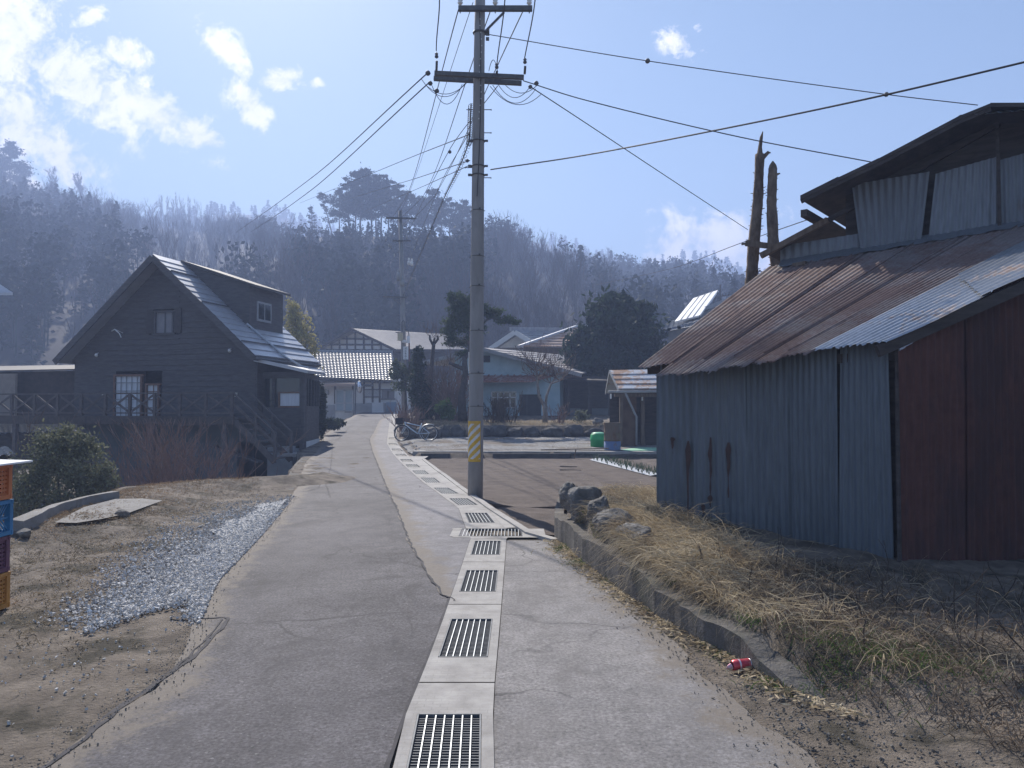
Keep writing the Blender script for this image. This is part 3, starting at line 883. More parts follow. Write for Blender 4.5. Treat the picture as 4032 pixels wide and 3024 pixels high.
# rust runs on the front sheets
def stain(u, v0, v1, wpx):
    mb = MB(); n = 9; L, Rr = [], []
    for i in range(n):
        t = i / (n - 1); v = v0 + (v1 - v0) * t
        hw = wpx * .95 * (1.0 if t < .30 else max(.24, 1.0 - (t - .30) * 2.4)) * rng.uniform(.6, 1.15) / 2 * (0.5 if i == 0 else 1)
        p = PV(u - hw + rng.uniform(-2, 2), v, WL - nin * .034, WR - nin * .034); q = PV(u + hw + rng.uniform(-2, 2), v, WL - nin * .034, WR - nin * .034)
        L.append(p); Rr.append(q)
    o = len(mb.v); mb.v += [tuple(p) for p in L] + [tuple(p) for p in Rr]
    for i in range(n - 1): mb.f.append((o + i, o + n + i, o + n + i + 1, o + i + 1))
    build('rust_stain', mb, RUSTSTAIN, barn)
for s in ((2648, 1722, 1785, 18), (2709, 1736, 2035, 22), (2797, 1722, 1990, 20), (2868, 1742, 1960, 22), (2796, 1950, 1998, 22), (2768, 1985, 2040, 14)):
    stain(*s)
# dark inside behind the sheets, closing the building
mb = MB()
bl = front_pt(0, -.2) + nin * .06; br = front_pt(1, -.2) + nin * .06
mb.poly([bl, br, br + Vector((0, 0, 2.40)), bl + Vector((0, 0, 2.32))])
lb = WL + nin * 3.2
mb.poly([front_pt(0, -.2), Vector((lb.x, lb.y, -.2)), Vector((lb.x, lb.y, 3.2)), front_pt(0, 2.0)])
build('inner_wall', mb, M['wood_dark'], barn)
# rusty end wall
mb = MB()
e0, e1 = WR - nin * .05 + wdir * .03, RE
for i in range(6):
    a0, a1 = i / 6, (i + 1) / 6 + .012
    p0, p1 = e0.lerp(e1, a0), e0.lerp(e1, a1)
    s_ = Vector((0, 0, 0)) + (-nin) * (.010 * (i % 2))
    zt0 = 2.12 + (p0 - e0).length * .56; zt1 = 2.12 + (p1 - e0).length * .56
    m2 = MB(); m2.corr(Vector((p0.x, p0.y, -.3)) + s_, Vector((p1.x, p1.y, -.3)) + s_, Vector((p1.x, p1.y, zt1)) + s_, Vector((p0.x, p0.y, zt0)) + s_, 10, .009, 10, .020, rng, side=-1)
    build('end_wall_sheet', m2, RUSTWALL, barn, True)
mb = MB(); mb.beam(front_pt(1.0, -.2) - nin * .06 + wdir * .02, front_pt(1.0, 2.15) - nin * .02 + wdir * .02, .03, .05)
build('corner_post', mb, M['wood_dark'], barn)
# lean-to roof: a twisted, fanning surface of sheets
EL, ER = P(2511, 1448, 8.8), P(3507, 1352, 7.15)
TL, TR = P(3027, 1049, 11.6), P(4032, 880, 9.8)
TX = TL + (TR - TL) * 1.25
def eave(u):
    a = (u - 2511) / (3507 - 2511); v = 1448 + (1352 - 1448) * a
    return PV(u, v, EL, ER)
def topl(u):
    a = (u - 3027) / (4032 - 3027); v = 1049 + (880 - 1049) * a
    return PV(u, v, TL, TR)
def tmap(b): return 3027 + (b - 2511) * 1.3 + 6.6e-4 * (b - 2511) ** 2
def rpt(b, t, lift=0.0):
    e, T = eave(b), topl(tmap(b)); p = e.lerp(T, t)
    return p + Vector((0, 0, lift))
sheets = [(2511, 2662, 0.0, 0), (2648, 2785, -.085, .014), (2772, 2905, -.078, .004), (2892, 3022, -.07, .016), (3008, 3118, -.05, .006), (3106, 3226, -.025, .018)]
for i, (b0, b1, t0, lf) in enumerate(sheets):
    mb = MB()
    mb.corr(rpt(b0, t0, lf), rpt(b1, t0 + rng.uniform(-.01, .01), lf), rpt(b1, 1.0, lf), rpt(b0, 1.0, lf), 7 if i else 8, .0095, 10, .006, rng, .018)
    build('roof_sheet', mb, RUSTROOF, barn, True)
# raised seams where the sheets overlap
for b0 in (2648, 2772, 2892, 3008, 3106):
    mb = MB(); mb.tube([rpt(b0, .0, .028), rpt(b0, .35, .022), rpt(b0, .7, .026), rpt(b0, 1.0, .022)], .011, 5)
    build('roof_seam', mb, RUSTROOF, barn, True)
# lifted scrap of sheet near the top
mb = MB(); a_, b_ = PV(3790, 1027, TL - nin * .55, TR - nin * .55), PV(3945, 1005, TL - nin * .55, TR - nin * .55)
mb.corr(a_ + Vector((0, 0, .05)), b_ + Vector((0, 0, .02)), b_ + Vector((.35, .28, .12)), a_ + Vector((.35, .28, .16)), 7, .009, 3, 0, rng, .1)
build('loose_sheet', mb, RUSTROOF, barn, True)
# bright zinc sheets along the cut edge over the end wall
V1 = P(4032, 1101, 7.35); V2 = V1 + (V1 - ER) * .45
ge0, ge1 = eave(3215) + Vector((0, 0, .03)), ER + Vector((0, 0, .03))
T2 = topl(4280) + Vector((0, 0, .03))
def zin(s, t):  # s across (0 = rust side, 1 = open edge), t up
    a = ge0.lerp(T2, t); b = ge1.lerp(V2, min(t * 1.0, 1)); return a.lerp(b, s)
def zcorr(t0, t1, waves, lift, m):
    mb = MB(); nu, nl = waves * 6 + 1, 12
    for j in range(nl + 1):
        t = t0 + (t1 - t0) * j / nl
        for i in range(nu):
            s = i / (nu - 1); tt = t - (.012 * rng.random() if j == 0 else 0)
            p = zin(s, tt); mb.v.append((p.x, p.y, p.z + lift + math.sin(2 * math.pi * waves * s) * .010 + .01 * math.sin(s * 5) * math.sin(t * 9)))
    for j in range(nl):
        for i in range(nu - 1):
            b = j * nu + i; mb.f.append((b, b + 1, b + nu + 1, b + nu))
    build('roof_sheet', mb, m, barn, True)
zcorr(-.01, .52, 11, .0, ZINCROOF)
zcorr(.47, 1.0, 11, .018, ZINCROOF)
# boards under the open edge
mb = MB(); mb.beam(ER + Vector((-.1, .05, -.07)), V2 + Vector((0, .05, -.09)), .05, .11)
mb.beam(EL + nin * .25 + Vector((0, 0, -.02)), ER + nin * .22 + Vector((0, 0, -.10)), .06, .09)
build('eave_board', mb, M['wood_dark'], barn)
# upper gable wall
U0, U1 = TL + nin * .02, TR + nin * .02
def up(u, v, o=0.0): return PV(u, v, U0 - nin * o, U1 - nin * o)
for q, wv, o, m in (([(3072, 1045), (3386, 1000), (3380, 920), (3074, 968)], 9, .03, TINU), ([(3389, 1000), (3624, 972), (3660, 676), (3354, 726)], 10, .10, TINU),
                 ([(3654, 952), (3927, 912), (3930, 616), (3684, 684)], 9, .06, TINU), ([(3944, 890), (4190, 846), (4190, 560), (3938, 630)], 8, .08, TINU)):
    mb = MB(); mb.corr(*[up(u, v, o) for u, v in q], wv, .011, 8, .012, rng, side=-1)
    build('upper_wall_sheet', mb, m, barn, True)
mb = MB(); mb.poly([up(3330, 1010, -.1), up(4400, 830, -.1), up(4400, 420, -.1), up(3900, 440, -.1), up(3330, 740, -.1)])
build('upper_inner_wall', mb, M['wood_dark'], barn)
# flashing strip along the top of the lean-to roof
mb = MB(); q0 = [topl(u) - nin * .22 + Vector((0, 0, -.075 + .012 * math.sin(u * .05))) for u in range(3080, 4300, 40)]; q1 = [topl(u) + Vector((0, 0, .07)) for u in range(3080, 4300, 40)]
o = len(mb.v); mb.v += [tuple(p) for p in q0] + [tuple(p) for p in q1]; n = len(q0)
for i in range(n - 1): mb.f.append((i, i + 1, n + i + 1, n + i))
build('flashing', mb, TINU, barn)
# upper roof slab (gable towards the lane)
OV = .62
A_, B_ = U0 - nin * OV, U1 - nin * OV
edge = [PV(u, v, A_, B_) for u, v in ((3151, 786), (3300, 712), (3460, 636), (3620, 552), (3780, 468), (3900, 420))]
mb = MB()
for i in range(len(edge) - 1):
    p, q = edge[i], edge[i + 1]; dj = Vector((0, 0, rng.uniform(-.012, .012)))
    mb.hexa([p, q, q + nin * 5.5, p + nin * 5.5], [p + Vector((0, 0, .05)) + dj, q + Vector((0, 0, .05)) + dj, q + nin * 5.5 + Vector((0, 0, .05)), p + nin * 5.5 + Vector((0, 0, .05))])
rg_ = edge[-1]; rr_ = rg_ + (U1 - U0).normalized() * 2.6 + Vector((0, 0, -.75))
mb.hexa([rg_, rr_, rr_ + nin * 5.5, rg_ + nin * 5.5], [rg_ + Vector((0, 0, .05)), rr_ + Vector((0, 0, .05)), rr_ + nin * 5.5 + Vector((0, 0, .05)), rg_ + nin * 5.5 + Vector((0, 0, .05))])
build('upper_roof', mb, M['wood_dark'], barn)
mb = MB()
for i in range(len(edge) - 1): mb.beam(edge[i] + Vector((0, 0, -.02)) + nin * .03, edge[i + 1] + Vector((0, 0, -.02)) + nin * .03, .03, .06)
build('verge_board', mb, M['wood_dark'], barn)
mb = MB(); mb.corr(*[PV(u, v, A_, B_) + Vector((0, 0, .075)) for u, v in ((3775, 478), (4200, 445))], PV(4200, 415, A_, B_) + nin * .5 + Vector((0, 0, .1)), PV(3835, 425, A_, B_) + nin * .5 + Vector((0, 0, .1)), 9, .012, 3, .02, rng, .1)
build('ridge_cap', mb, TINU, barn, True)
mb = MB()
mb.beam(up(3240, 880, -.04), up(3935, 486, -.04), .05, .07)
for u, v in ((3165, 822),):
    p = PV(u, v, A_, B_) + Vector((0, 0, -.06)); mb.beam(p, p + nin * 4, .09, .10)
mb.beam(up(3936, 900, .10), up(3928, 500, .10), .045, .04)
build('rafter', mb, M['wood_dark'], barn)
# small side roof running out to the left below the upper eave
s0, s1 = PV(3010, 1000, TL - nin * .2, TR - nin * .2), PV(3260, 866, TL - nin * .2, TR - nin * .2)
mb = MB(); mb.slab([s0 + Vector((0, 0, .03)), s1 + Vector((0, 0, .03)), s1 + nin * 2.4, s0 + nin * 2.4 + Vector((0, 0, -.05))], .03); build('side_roof', mb, M['wood_dark'], barn)
mb = MB(); mb.beam(s0 - (s1 - s0).normalized() * .06, s1, .07, .08); build('purlin', mb, M['wood_mid'], barn)
mb = MB(); q = PV(3150, 1055, TL - nin * .2, TR - nin * .2); mb.box(q + Vector((0, -.02, .05)), (.10, .22, .05), .6); build('loose_board', mb, M['wood_mid'], barn)

# two bare debarked pine logs standing behind the barn, tied by a bar
def log(pts, D, r0, r1, label, tip):
    t = thing('log_post', label, 'log', P(pts[0][0], pts[0][1], D))
    mb = MB(); q = []
    n = 26
    for i in range(n + 1):
        k = i / n * (len(pts) - 1); j = min(int(k), len(pts) - 2); f = k - j
        u = pts[j][0] + (pts[j + 1][0] - pts[j][0]) * f; v = pts[j][1] + (pts[j + 1][1] - pts[j][1]) * f
        q.append(P(u, v, D))
    rad = [(r0 + (r1 - r0) * i / n) * rng.uniform(.93, 1.07) for i in range(n + 1)]
    mb.tube(q, rad, 10); build('trunk', mb, M['log'], t, True)
    st = MB()
    for i in range(60):
        k = rng.randint(2, n - 1); a = rng.random() * 6.28; d = Vector((math.cos(a), math.sin(a), rng.uniform(-.1, .6))).normalized()
        st.tube([q[k] + d * rad[k] * .8, q[k] + d * (rad[k] + rng.uniform(.015, .05))], [.010, .004], 4)
    build('branch_stubs', st, M['log'], t)
    tp = MB(); tip(tp, q, rad); build('cut_top', tp, M['wood_mid'], t)
    return t
def tip1(mb, q, rad):
    p = q[-1]; mb.tube([p - Vector((0, 0, .02)), p + Vector((.005, 0, .12)), p + Vector((.03, 0, .30)), p + Vector((.055, 0, .40))], [.055, .034, .028, .006], 7)
    mb.tube([p + Vector((.03, 0, -.08)), p + Vector((.14, -.02, .03)), p + Vector((.18, -.02, .02))], [.045, .03, .008], 6)
def tip2(mb, q, rad):
    p = q[-1]; mb.lathe(p, [(rad[-1] * .98, 0), (rad[-1] * .8, .05), (.01, .12)], 10)
    mb.tube([p + Vector((.03, 0, -.12)), p + Vector((.12, 0, -.09))], [.03, .012], 5)
log([(2955, 1160), (2968, 960), (2985, 780), (2992, 608)], 13.2, .105, .075, 'taller bare log post with a splintered spike on top, left behind the barn', tip1)
log([(3070, 1150), (3045, 960), (3038, 800), (3043, 662)], 13.0, .10, .072, 'shorter bare log post with a rounded cut top, right beside the spiked one', tip2)
mb = MB(); mb.beam(P(2935, 958, 13.05), P(3062, 972, 12.85), .07, .09); mb.tube([P(2920, 962, 13.05), P(2940, 958, 13.05)], .02, 5)
solo('tie_bar', mb, M['wood_mid'], 'short wooden bar tying the two bare log posts together', 'timber')

# ================================================================== UTILITY POLES AND WIRES
PD = 14.1
pole = thing('utility_pole', 'tall grey concrete utility pole with a yellow striped guard band, at the field corner', 'utility pole', P(1871, 1962, PD))
mb = MB()
pts = [P(u, v, PD) for u, v in ((1871, 1985), (1874, 1700), (1878, 1200), (1883, 600), (1887, 200), (1892, -110))]
prad = [.139, .134, .124, .110, .100, .093]
mb.tube(pts, prad, 28); build('shaft', mb, M['pole'], pole, True)
def pole_at(v):
    return P(interp(v, [-110, 200, 600, 1200, 1700, 1985], [1892, 1887, 1883, 1878, 1874, 1871]), v, PD), interp(v, [-110, 200, 600, 1200, 1700, 1985], [.093, .100, .110, .124, .134, .139])
# striped guard band
YEL = mat('band_yellow', (.62, .36, .03), (.72, .45, .07), .6, 9, c3=(.5, .36, .16), s3=4)
WHT = mat('band_white', (.60, .60, .58), (.70, .70, .68), .6, 9)
z0, z1 = P(1871, 1806, PD).z, P(1871, 1668, PD).z
zc, rb = pole_at(1740)
stripe = lambda A, Z: (((Z - z0) - A * .13 + 10 * .16) % .155 < .085) if A < .62 else True
NA, NZ, A0, A1 = 44, 90, -2.9, .70
mb = MB(); idxs = []
for j in range(NZ + 1):
    for i in range(NA + 1):
        A = A0 + (A1 - A0) * i / NA; rr = rb + .004; mb.v.append((zc.x + rr * math.sin(A), zc.y - rr * math.cos(A), z0 - .05 + (z1 - z0 + .10) * j / NZ))
for j in range(NZ):
    for i in range(NA):
        b_ = j * (NA + 1) + i; mb.f.append((b_, b_ + 1, b_ + NA + 2, b_ + NA + 1))
        A = A0 + (A1 - A0) * (i + .5) / NA; Z = z0 - .05 + (z1 - z0 + .10) * (j + .5) / NZ
        idxs.append(0 if (Z < z0 or Z > z1 or stripe(A, Z)) else 1)
gb = build('guard_band', mb, YEL, pole); gb.data.materials.append(WHT); gb.data.polygons.foreach_set('material_index', idxs)
# metal straps with bolts, climbing steps
for v in (1128, 1303, 1470, 1600, 1010, 830):
    c, r = pole_at(v); mb = MB(); mb.torus(c, (0, 0, 1), r + .003, .006, 28, 4); mb.box(c + Vector((.045, -r - .012, .012)), (.03, .03, .03)); mb.tube([c + Vector((-r - .03, 0, -.02)), c + Vector((r + .02, 0, .0))], .008, 5)
    build('strap', mb, M['ironwork'], pole)
for k, v in enumerate((700, 523, 432, 660)):
    c, r = pole_at(v); mb = MB(); s = 1 if k < 3 else -1
    mb.tube([c + Vector((s * r * .9, 0, 0)), c + Vector((s * (r + .12), 0, 0))], .008, 6); mb.lathe(c + Vector((s * (r + .12), 0, 0)), [(.018, 0), (.018, .012)], 8, (s, 0, 0))
    build('climbing_step', mb, M['ironwork'], pole)
    if k == 2:
        mb = MB(); mb.tube([c + Vector((-r * .9, 0, 0)), c + Vector((-(r + .12), 0, 0))], .008, 6); build('climbing_step', mb, M['ironwork'], pole)
mb = MB(); c, r = pole_at(1440); mb.tube([c + Vector((-r - .008, -.03, .25)), c + Vector((-r - .010, -.03, -.10))], .008, 5); mb.box(c + Vector((-r - .010, -.04, -.30)), (.02, .03, .07)); build('conduit', mb, M['white_paint'], pole)
mb = MB(); mb.tube([pole_at(v)[0] + Vector((-.01 + .05 * math.sin(v * .004), -pole_at(v)[1] - .006, 0)) for v in range(60, 800, 60)], .007, 5); build('cable_run', mb, M['wire'], pole)
def lugs(v0, v1):
    mb = MB()
    for v in range(v0, v1, 26):
        c, r = pole_at(v); mb.box(c + Vector((.03 - .0 + .02 * math.sin(v), -r - .006, 0)), (.014, .012, .018))
    build('bolt', mb, M['porcelain'], pole)
lugs(60, 480)
# cross arms
def insul(mb, c, up=1, s=1.0):
    mb.lathe(c, [(.018 * s, 0), (.045 * s, .03 * s), (.050 * s, .05 * s), (.028 * s, .065 * s), (.048 * s, .09 * s), (.052 * s, .115 * s), (.030 * s, .13 * s), (.040 * s, .16 * s), (.012 * s, .19 * s)], 14, (0, 0, up))
a0, a1 = P(1805, 34, PD - .17), P(2096, 34, PD - .17)
mb = MB(); mb.beam(a0, a1, .08, .085); arm = build('cross_arm', mb, M['ironwork'], pole)
mb = MB(); mb.beam(P(1985, 48, PD - .16), P(1912, 122, PD - .10), .03, .035); build('brace', mb, M['ironwork'], pole)
for u in (1812, 1950, 2084):
    mb = MB(); insul(mb, P(u, 20, PD - .17)); build('insulator', mb, M['porcelain'], arm, True)
    mb = MB(); mb.tube([P(u, 36, PD - .17), P(u, 52, PD - .17)], .010, 6); build('bolt', mb, M['ironwork'], arm)
mb = MB(); mb.beam(P(1711, 289, PD - .16), P(2063, 305, PD - .16), .075, .075); arm2 = build('cross_arm', mb, M['ironwork'], pole)
mb = MB(); mb.beam(P(1708, 309, PD + .17), P(2054, 328, PD + .17), .075, .075); build('cross_arm', mb, M['ironwork'], pole)
mb = MB()
for u in (1785, 1848, 1944, 1975, 2040): mb.tube([P(u, 300, PD - .16), P(u, 318, PD + .17)], .008, 5)
build('spacer_bolts', mb, M['ironwork'], arm2)
for u, v, r_ in ((1718, 210, .020), (1955, 252, .022), (2066, 232, .022)):
    mb = MB(); b = P(u, 290, PD - .15)
    mb.tube([b, P(u + 2, v + 30, PD - .3)], .022, 8); mb.lathe(P(u + 1, v + 20, PD - .3), [(.01, 0), (.034, .02), (.034, .045), (.02, .06), (.034, .08), (.01, .11)], 10)
    build('strain_insulator', mb, M['ironwork'], arm2, True)
cl, r_ = pole_at(130); mb = MB(); mb.torus(cl, (0, 0, 1), r_ + .01, .02, 24, 6); mb.box(cl + Vector((r_ + .05, -.02, 0)), (.07, .06, .10)); mb.box(cl + Vector((r_ + .05, -.02, -.12)), (.06, .05, .05)); build('clamp', mb, M['ironwork'], pole)
for v in (655, 690, 556):
    cl, r_ = pole_at(v); mb = MB(); mb.torus(cl, (0, 0, 1), r_ + .008, .012, 24, 6); mb.box(cl + Vector((r_ + .04, -.02, 0)), (.06, .04, .03)); mb.box(cl + Vector((-r_ - .04, -.02, 0)), (.06, .04, .04)); build('clamp', mb, M['ironwork'], pole)
# loops of slack cable under the arm
for k, (u0, v0, u1, v1, sag) in enumerate(((1660, 312, 1830, 330, .28), (1672, 330, 1838, 326, .20), (1700, 335, 1820, 332, .36), (1940, 335, 2110, 350, .30), (1960, 330, 2085, 345, .22), (1930, 340, 2130, 372, .26), (1990, 335, 2120, 330, .16), (1925, 280, 1960, 285, -.22))):
    p, q = P(u0, v0, PD - .1), P(u1, v1, PD - .05); mb = MB()
    mb.tube([p.lerp(q, i / 12) - Vector((0, 0, sag * 4 * (i / 12) * (1 - i / 12))) for i in range(13)], .006, 4)
    build('jumper_cable', mb, M['wire'], pole)

# ---- wires
def wire(pts, sag, r, label, cat='power line', extra=None, group=None, n=24, spiral=0):
    q = [P(*p) if len(p) == 3 and p[2] > .5 and not isinstance(p, Vector) else Vector(p) for p in pts]
    out = []; m = len(q)
    for k in range(m - 1):
        p0, p1, p2, p3 = q[max(k - 1, 0)], q[k], q[k + 1], q[min(k + 2, m - 1)]
        if k == 0: p0 = p1 * 2 - p2
        if k == m - 2: p3 = p2 * 2 - p1
        l = (p2 - p1).length; m1 = (p2 - p0) / max(1e-6, (p2 - p1).length + (p1 - p0).length) * l; m2 = (p3 - p1) / max(1e-6, (p3 - p2).length + l) * l
        for i in range(n):
            t = i / n; out.append(p1 * (2*t**3 - 3*t*t + 1) + m1 * (t**3 - 2*t*t + t) + p2 * (3*t*t - 2*t**3) + m2 * (t**3 - t*t))
    out.append(q[-1])
    mb = MB(); mb.tube(out, r, 5)
    if spiral:
        L = []; tot = int(spiral)
        for i in range(tot * 10):
            t = i / (tot * 10) * (len(out) - 1); j = int(t); p = out[j].lerp(out[min(j + 1, len(out) - 1)], t - j)
            a = i / 10 * 6.283; L.append(p + Vector((math.cos(a) * .05, 0, math.sin(a) * .05 - .03)))
        mb.tube(L, .0045, 4)
    o = solo('overhead_wire', mb, M['wire'], label, cat, group, base=q[0])
    if extra:
        for (u, v, D, s) in extra:
            m2 = MB(); c = P(u, v, D) - Vector(o.location); m2.lathe(c, [(.004, -s), (s * .75, -s * .6), (s, 0), (s * .75, s * .6), (.004, s)], 12, (1, .1, -.12))
            x = build('insulator', m2, M['ironwork'], None, True); x.parent = o
    return o
W = wire
W([(1683, 288, 14), (1240, 690, 27), (930, 915, 62)], .25, .012, 'upper of the two thick wires falling from the pole arm to the left hill', extra=[(1685, 288, 13.95, .05)])
W([(1690, 325, 14.2), (1230, 745, 27), (985, 915, 62)], .25, .012, 'lower of the two thick wires falling from the pole arm to the left hill', extra=[(1694, 328, 14.1, .045), (1720, 358, 14.1, .045)])
FP = (1574, 860, 45)
W([(1805, 38, 13.95), (1610, 752, 36), (1538, 868, 45)], .15, .011, 'power line from the left end of the top arm down to the far pole')
W([(1932, 40, 13.95), (1675, 757, 36), (1575, 862, 45)], .15, .011, 'power line passing behind the near pole from the top arm middle to the far pole')
W([(2062, 38, 13.95), (1720, 757, 37), (1625, 866, 45)], .15, .011, 'power line from the right end of the top arm crossing to the far pole')
W([(1862, 10, 14.3), (1619, 740, 38), (1560, 870, 45)], .1, .007, 'thin grey line left of the pole top running down to the far pole', )
W([(1960, 338, 14.2), (1770, 590, 20), (1605, 920, 44.8)], .1, .009, 'line with a small square clip, falling from the lower arm to the far pole', extra=[(1771, 598, 20, .05)])
W([(1855, 410, 14.1), (1846, 560, 14.6), (1740, 800, 24), (1588, 1165, 44.7)], .05, .013, 'thick spiral-wrapped cable running from the near pole down to the far pole', 'cable', spiral=70)
W([(1848, 520, 14.1), (1720, 757, 26), (1600, 1060, 44.7)], .1, .008, 'thin telephone line just left of the spiral cable', 'cable')
W([(1846, 530, 14.1), (1600, 627, 26), (1180, 800, 70)], .2, .010, 'highest of the pale cables sloping left from mid pole to the hill', 'cable')
W([(1850, 632, 14.1), (1600, 714, 26), (1350, 790, 60)], .15, .009, 'middle pale cable sloping left from mid pole', 'cable', extra=[(1840, 633, 14.1, .035)])
W([(1850, 650, 14.1), (1640, 745, 26), (1440, 830, 60)], .15, .008, 'lowest pale cable sloping left from mid pole', 'cable')
# lines that pass over the camera to the next pole behind
W([(1718, 200, 13.8), (1714, -160, 10.6), Vector((-2.4, -18, 8.6))], .25, .010, 'line rising over the camera from the left end of the lower arm')
W([(1957, 250, 13.8), (1990, -90, 11.2), Vector((-.6, -18, 8.8))], .25, .010, 'line rising over the camera from the middle of the lower arm')
W([(2066, 228, 13.8), (2108, -10, 11.8), Vector((1.0, -18, 8.8))], .25, .010, 'line rising over the camera from the right end of the lower arm')
# lines to the right
W([(1925, 136, 14.1), (2550, 240, 13.0), (3490, 372, 12.2), (3850, 414, 12.0)], .05, .008, 'thin stay wire with two ball insulators running right to the barn ridge', 'stay wire', extra=[(2550, 240, 12.98, .045), (3490, 372, 12.18, .04)])
W([(2060, 318, 14.1), (2300, 393, 13.8), (2900, 537, 13.2), (3440, 640, 12.9)], .04, .010, 'service wire from the lower arm sloping gently right to the barn eave', extra=[(2112, 328, 14, .045), (2088, 342, 14, .04)])
W([(2094, 345, 14.1), (2300, 480, 16), (2640, 705, 19), (2945, 905, 24)], .05, .010, 'steep service wire falling right towards the house behind the log posts')
W([(1932, 668, 14.0), (2300, 612, 12.7), (2900, 497, 10.4), (3490, 373, 8.8), (4160, 215, 7.6)], .03, .012, 'thick twisted cable climbing right across the sky above the barn', 'cable', n=10)
W([(3200, 858, 12.4), (2950, 945, 16), (2640, 1058, 28), (2330, 1125, 60)], .05, .008, 'thin wire from the barn eave passing behind the logs to the far wood')

# ---- far pole
fb = P(1590, 1640, 45.5)
FD = 45.0
fp = thing('utility_pole', 'far concrete pole with transformers, a street lamp and a white notice, by the lane bend', 'utility pole', (P(1590, 1640, FD).x, FD, zp(P(1590, 1640, FD).x, FD)))
mb = MB(); mb.tube([P(1592, 1660, FD), P(1588, 1300, FD), P(1576, 830, FD)], [.16, .145, .11], 16); build('shaft', mb, M['pole'], fp, True)
mb = MB()
mb.beam(P(1520, 858, FD - .2), P(1640, 860, FD - .2), .09, .09); mb.beam(P(1548, 948, FD - .2), P(1618, 948, FD - .2), .08, .08); mb.beam(P(1508, 1168, FD - .2), P(1604, 1171, FD - .2), .08, .08)
mb.beam(P(1545, 1174, FD - .2), P(1578, 1198, FD - .2), .05, .05)
build('cross_arm', mb, M['ironwork'], fp)
for (u, v, wv, hv) in ((1569, 1087, 15, 34), (1610, 1035, 11, 16), (1622, 1038, 11, 16), (1584, 1112, 17, 26)):
    s = FD / FPX; c = P(u, v, FD - .35); mb = MB()
    mb.lathe(c - Vector((0, 0, hv * s / 2)), [(wv * s / 2, 0), (wv * s / 2, hv * s * .85), (wv * s * .3, hv * s)], 12)
    mb.lathe(c + Vector((0, 0, hv * s / 2)), [(.03, 0), (.07, .05), (.05, .12), (.01, .18)], 8)
    build('transformer', mb, M['grey_wall'] if hv > 20 else M['white_paint'], fp, True)
for (u, v) in ((1531, 975), (1538, 980), (1553, 1012), (1572, 995), (1632, 985), (1655, 985), (1520, 948), (1602, 940)):
    mb = MB(); insul(mb, P(u, v, FD - .3), 1, 1.0); build('insulator', mb, M['grey_wall'], fp, True)
for v in (1120, 1180, 1240):
    mb = MB(); c = P(1583, v, FD); mb.tube([c + Vector((-.26, 0, 0)), c + Vector((.26, 0, 0))], .02, 5); build('climbing_step', mb, M['ironwork'], fp)
# lamp, meter box, notice
LAMPG = mat('lamp_cover', (.55, .47, .30), (.62, .54, .36), .45, 6)
s = FD / FPX
mb = MB(); mb.box(P(1576, 1327, FD - .38), (.30, .26, .42), .1); lp_ = build('lamp', mb, LAMPG, fp)
mb = MB(); mb.box(P(1572, 1308, FD - .40), (.42, .34, .03), .1); build('lamp_hood', mb, M['grey_wall'], lp_)
mb = MB(); mb.box(P(1592, 1344, FD - .30), (.26, .2, .15)); mb.box(P(1608, 1337, FD - .26), (.16, .22, .42)); build('meter_box', mb, M['white_paint'], fp)
mb = MB(); mb.tube([P(1582, 1310, FD - .22), P(1582, 1268, FD - .22), P(1588, 1262, FD - .22), P(1594, 1268, FD - .22), P(1596, 1300, FD - .22), P(1608, 1306, FD - .26), P(1611, 1325, FD - .26)], .03, 6); build('conduit', mb, M['ironwork'], fp)
mb = MB(); mb.box(P(1598, 1390, FD - .22), (.30, .02, .75)); nt = build('notice', mb, M['white_board'], fp)
mb = MB(); mb.tube([P(1611, 1350, FD - .2), P(1613, 1560, FD - .2)], .05, 6); build('conduit', mb, mat('red_brown_pipe', (.14, .06, .05), (.2, .1, .09), .7), fp)
INK = mat('ink', (.04, .06, .05), None, .8)
def writing(txt, c, size, parent, off=Vector((0, 0, 0))):
    cu = bpy.data.curves.new('writing', 'FONT'); cu.body = txt; cu.size = size; cu.align_x = 'CENTER'; cu.align_y = 'CENTER'
    o = bpy.data.objects.new('tmp', cu); COL.objects.link(o)
    dg = bpy.context.evaluated_depsgraph_get(); me = bpy.data.meshes.new_from_object(o.evaluated_get(dg))
    bpy.data.objects.remove(o)
    me.materials.append(INK); x = bpy.data.objects.new('lettering', me); COL.objects.link(x)
    x.rotation_euler = (math.pi / 2, 0, 0); x.location = Vector(c) - OFFS[parent.name]; x.parent = parent
    return x
for k, ch in enumerate('沢水宅あり'):
    writing(ch, P(1597, 1373 + k * 10.0, FD - .236), .145, nt)

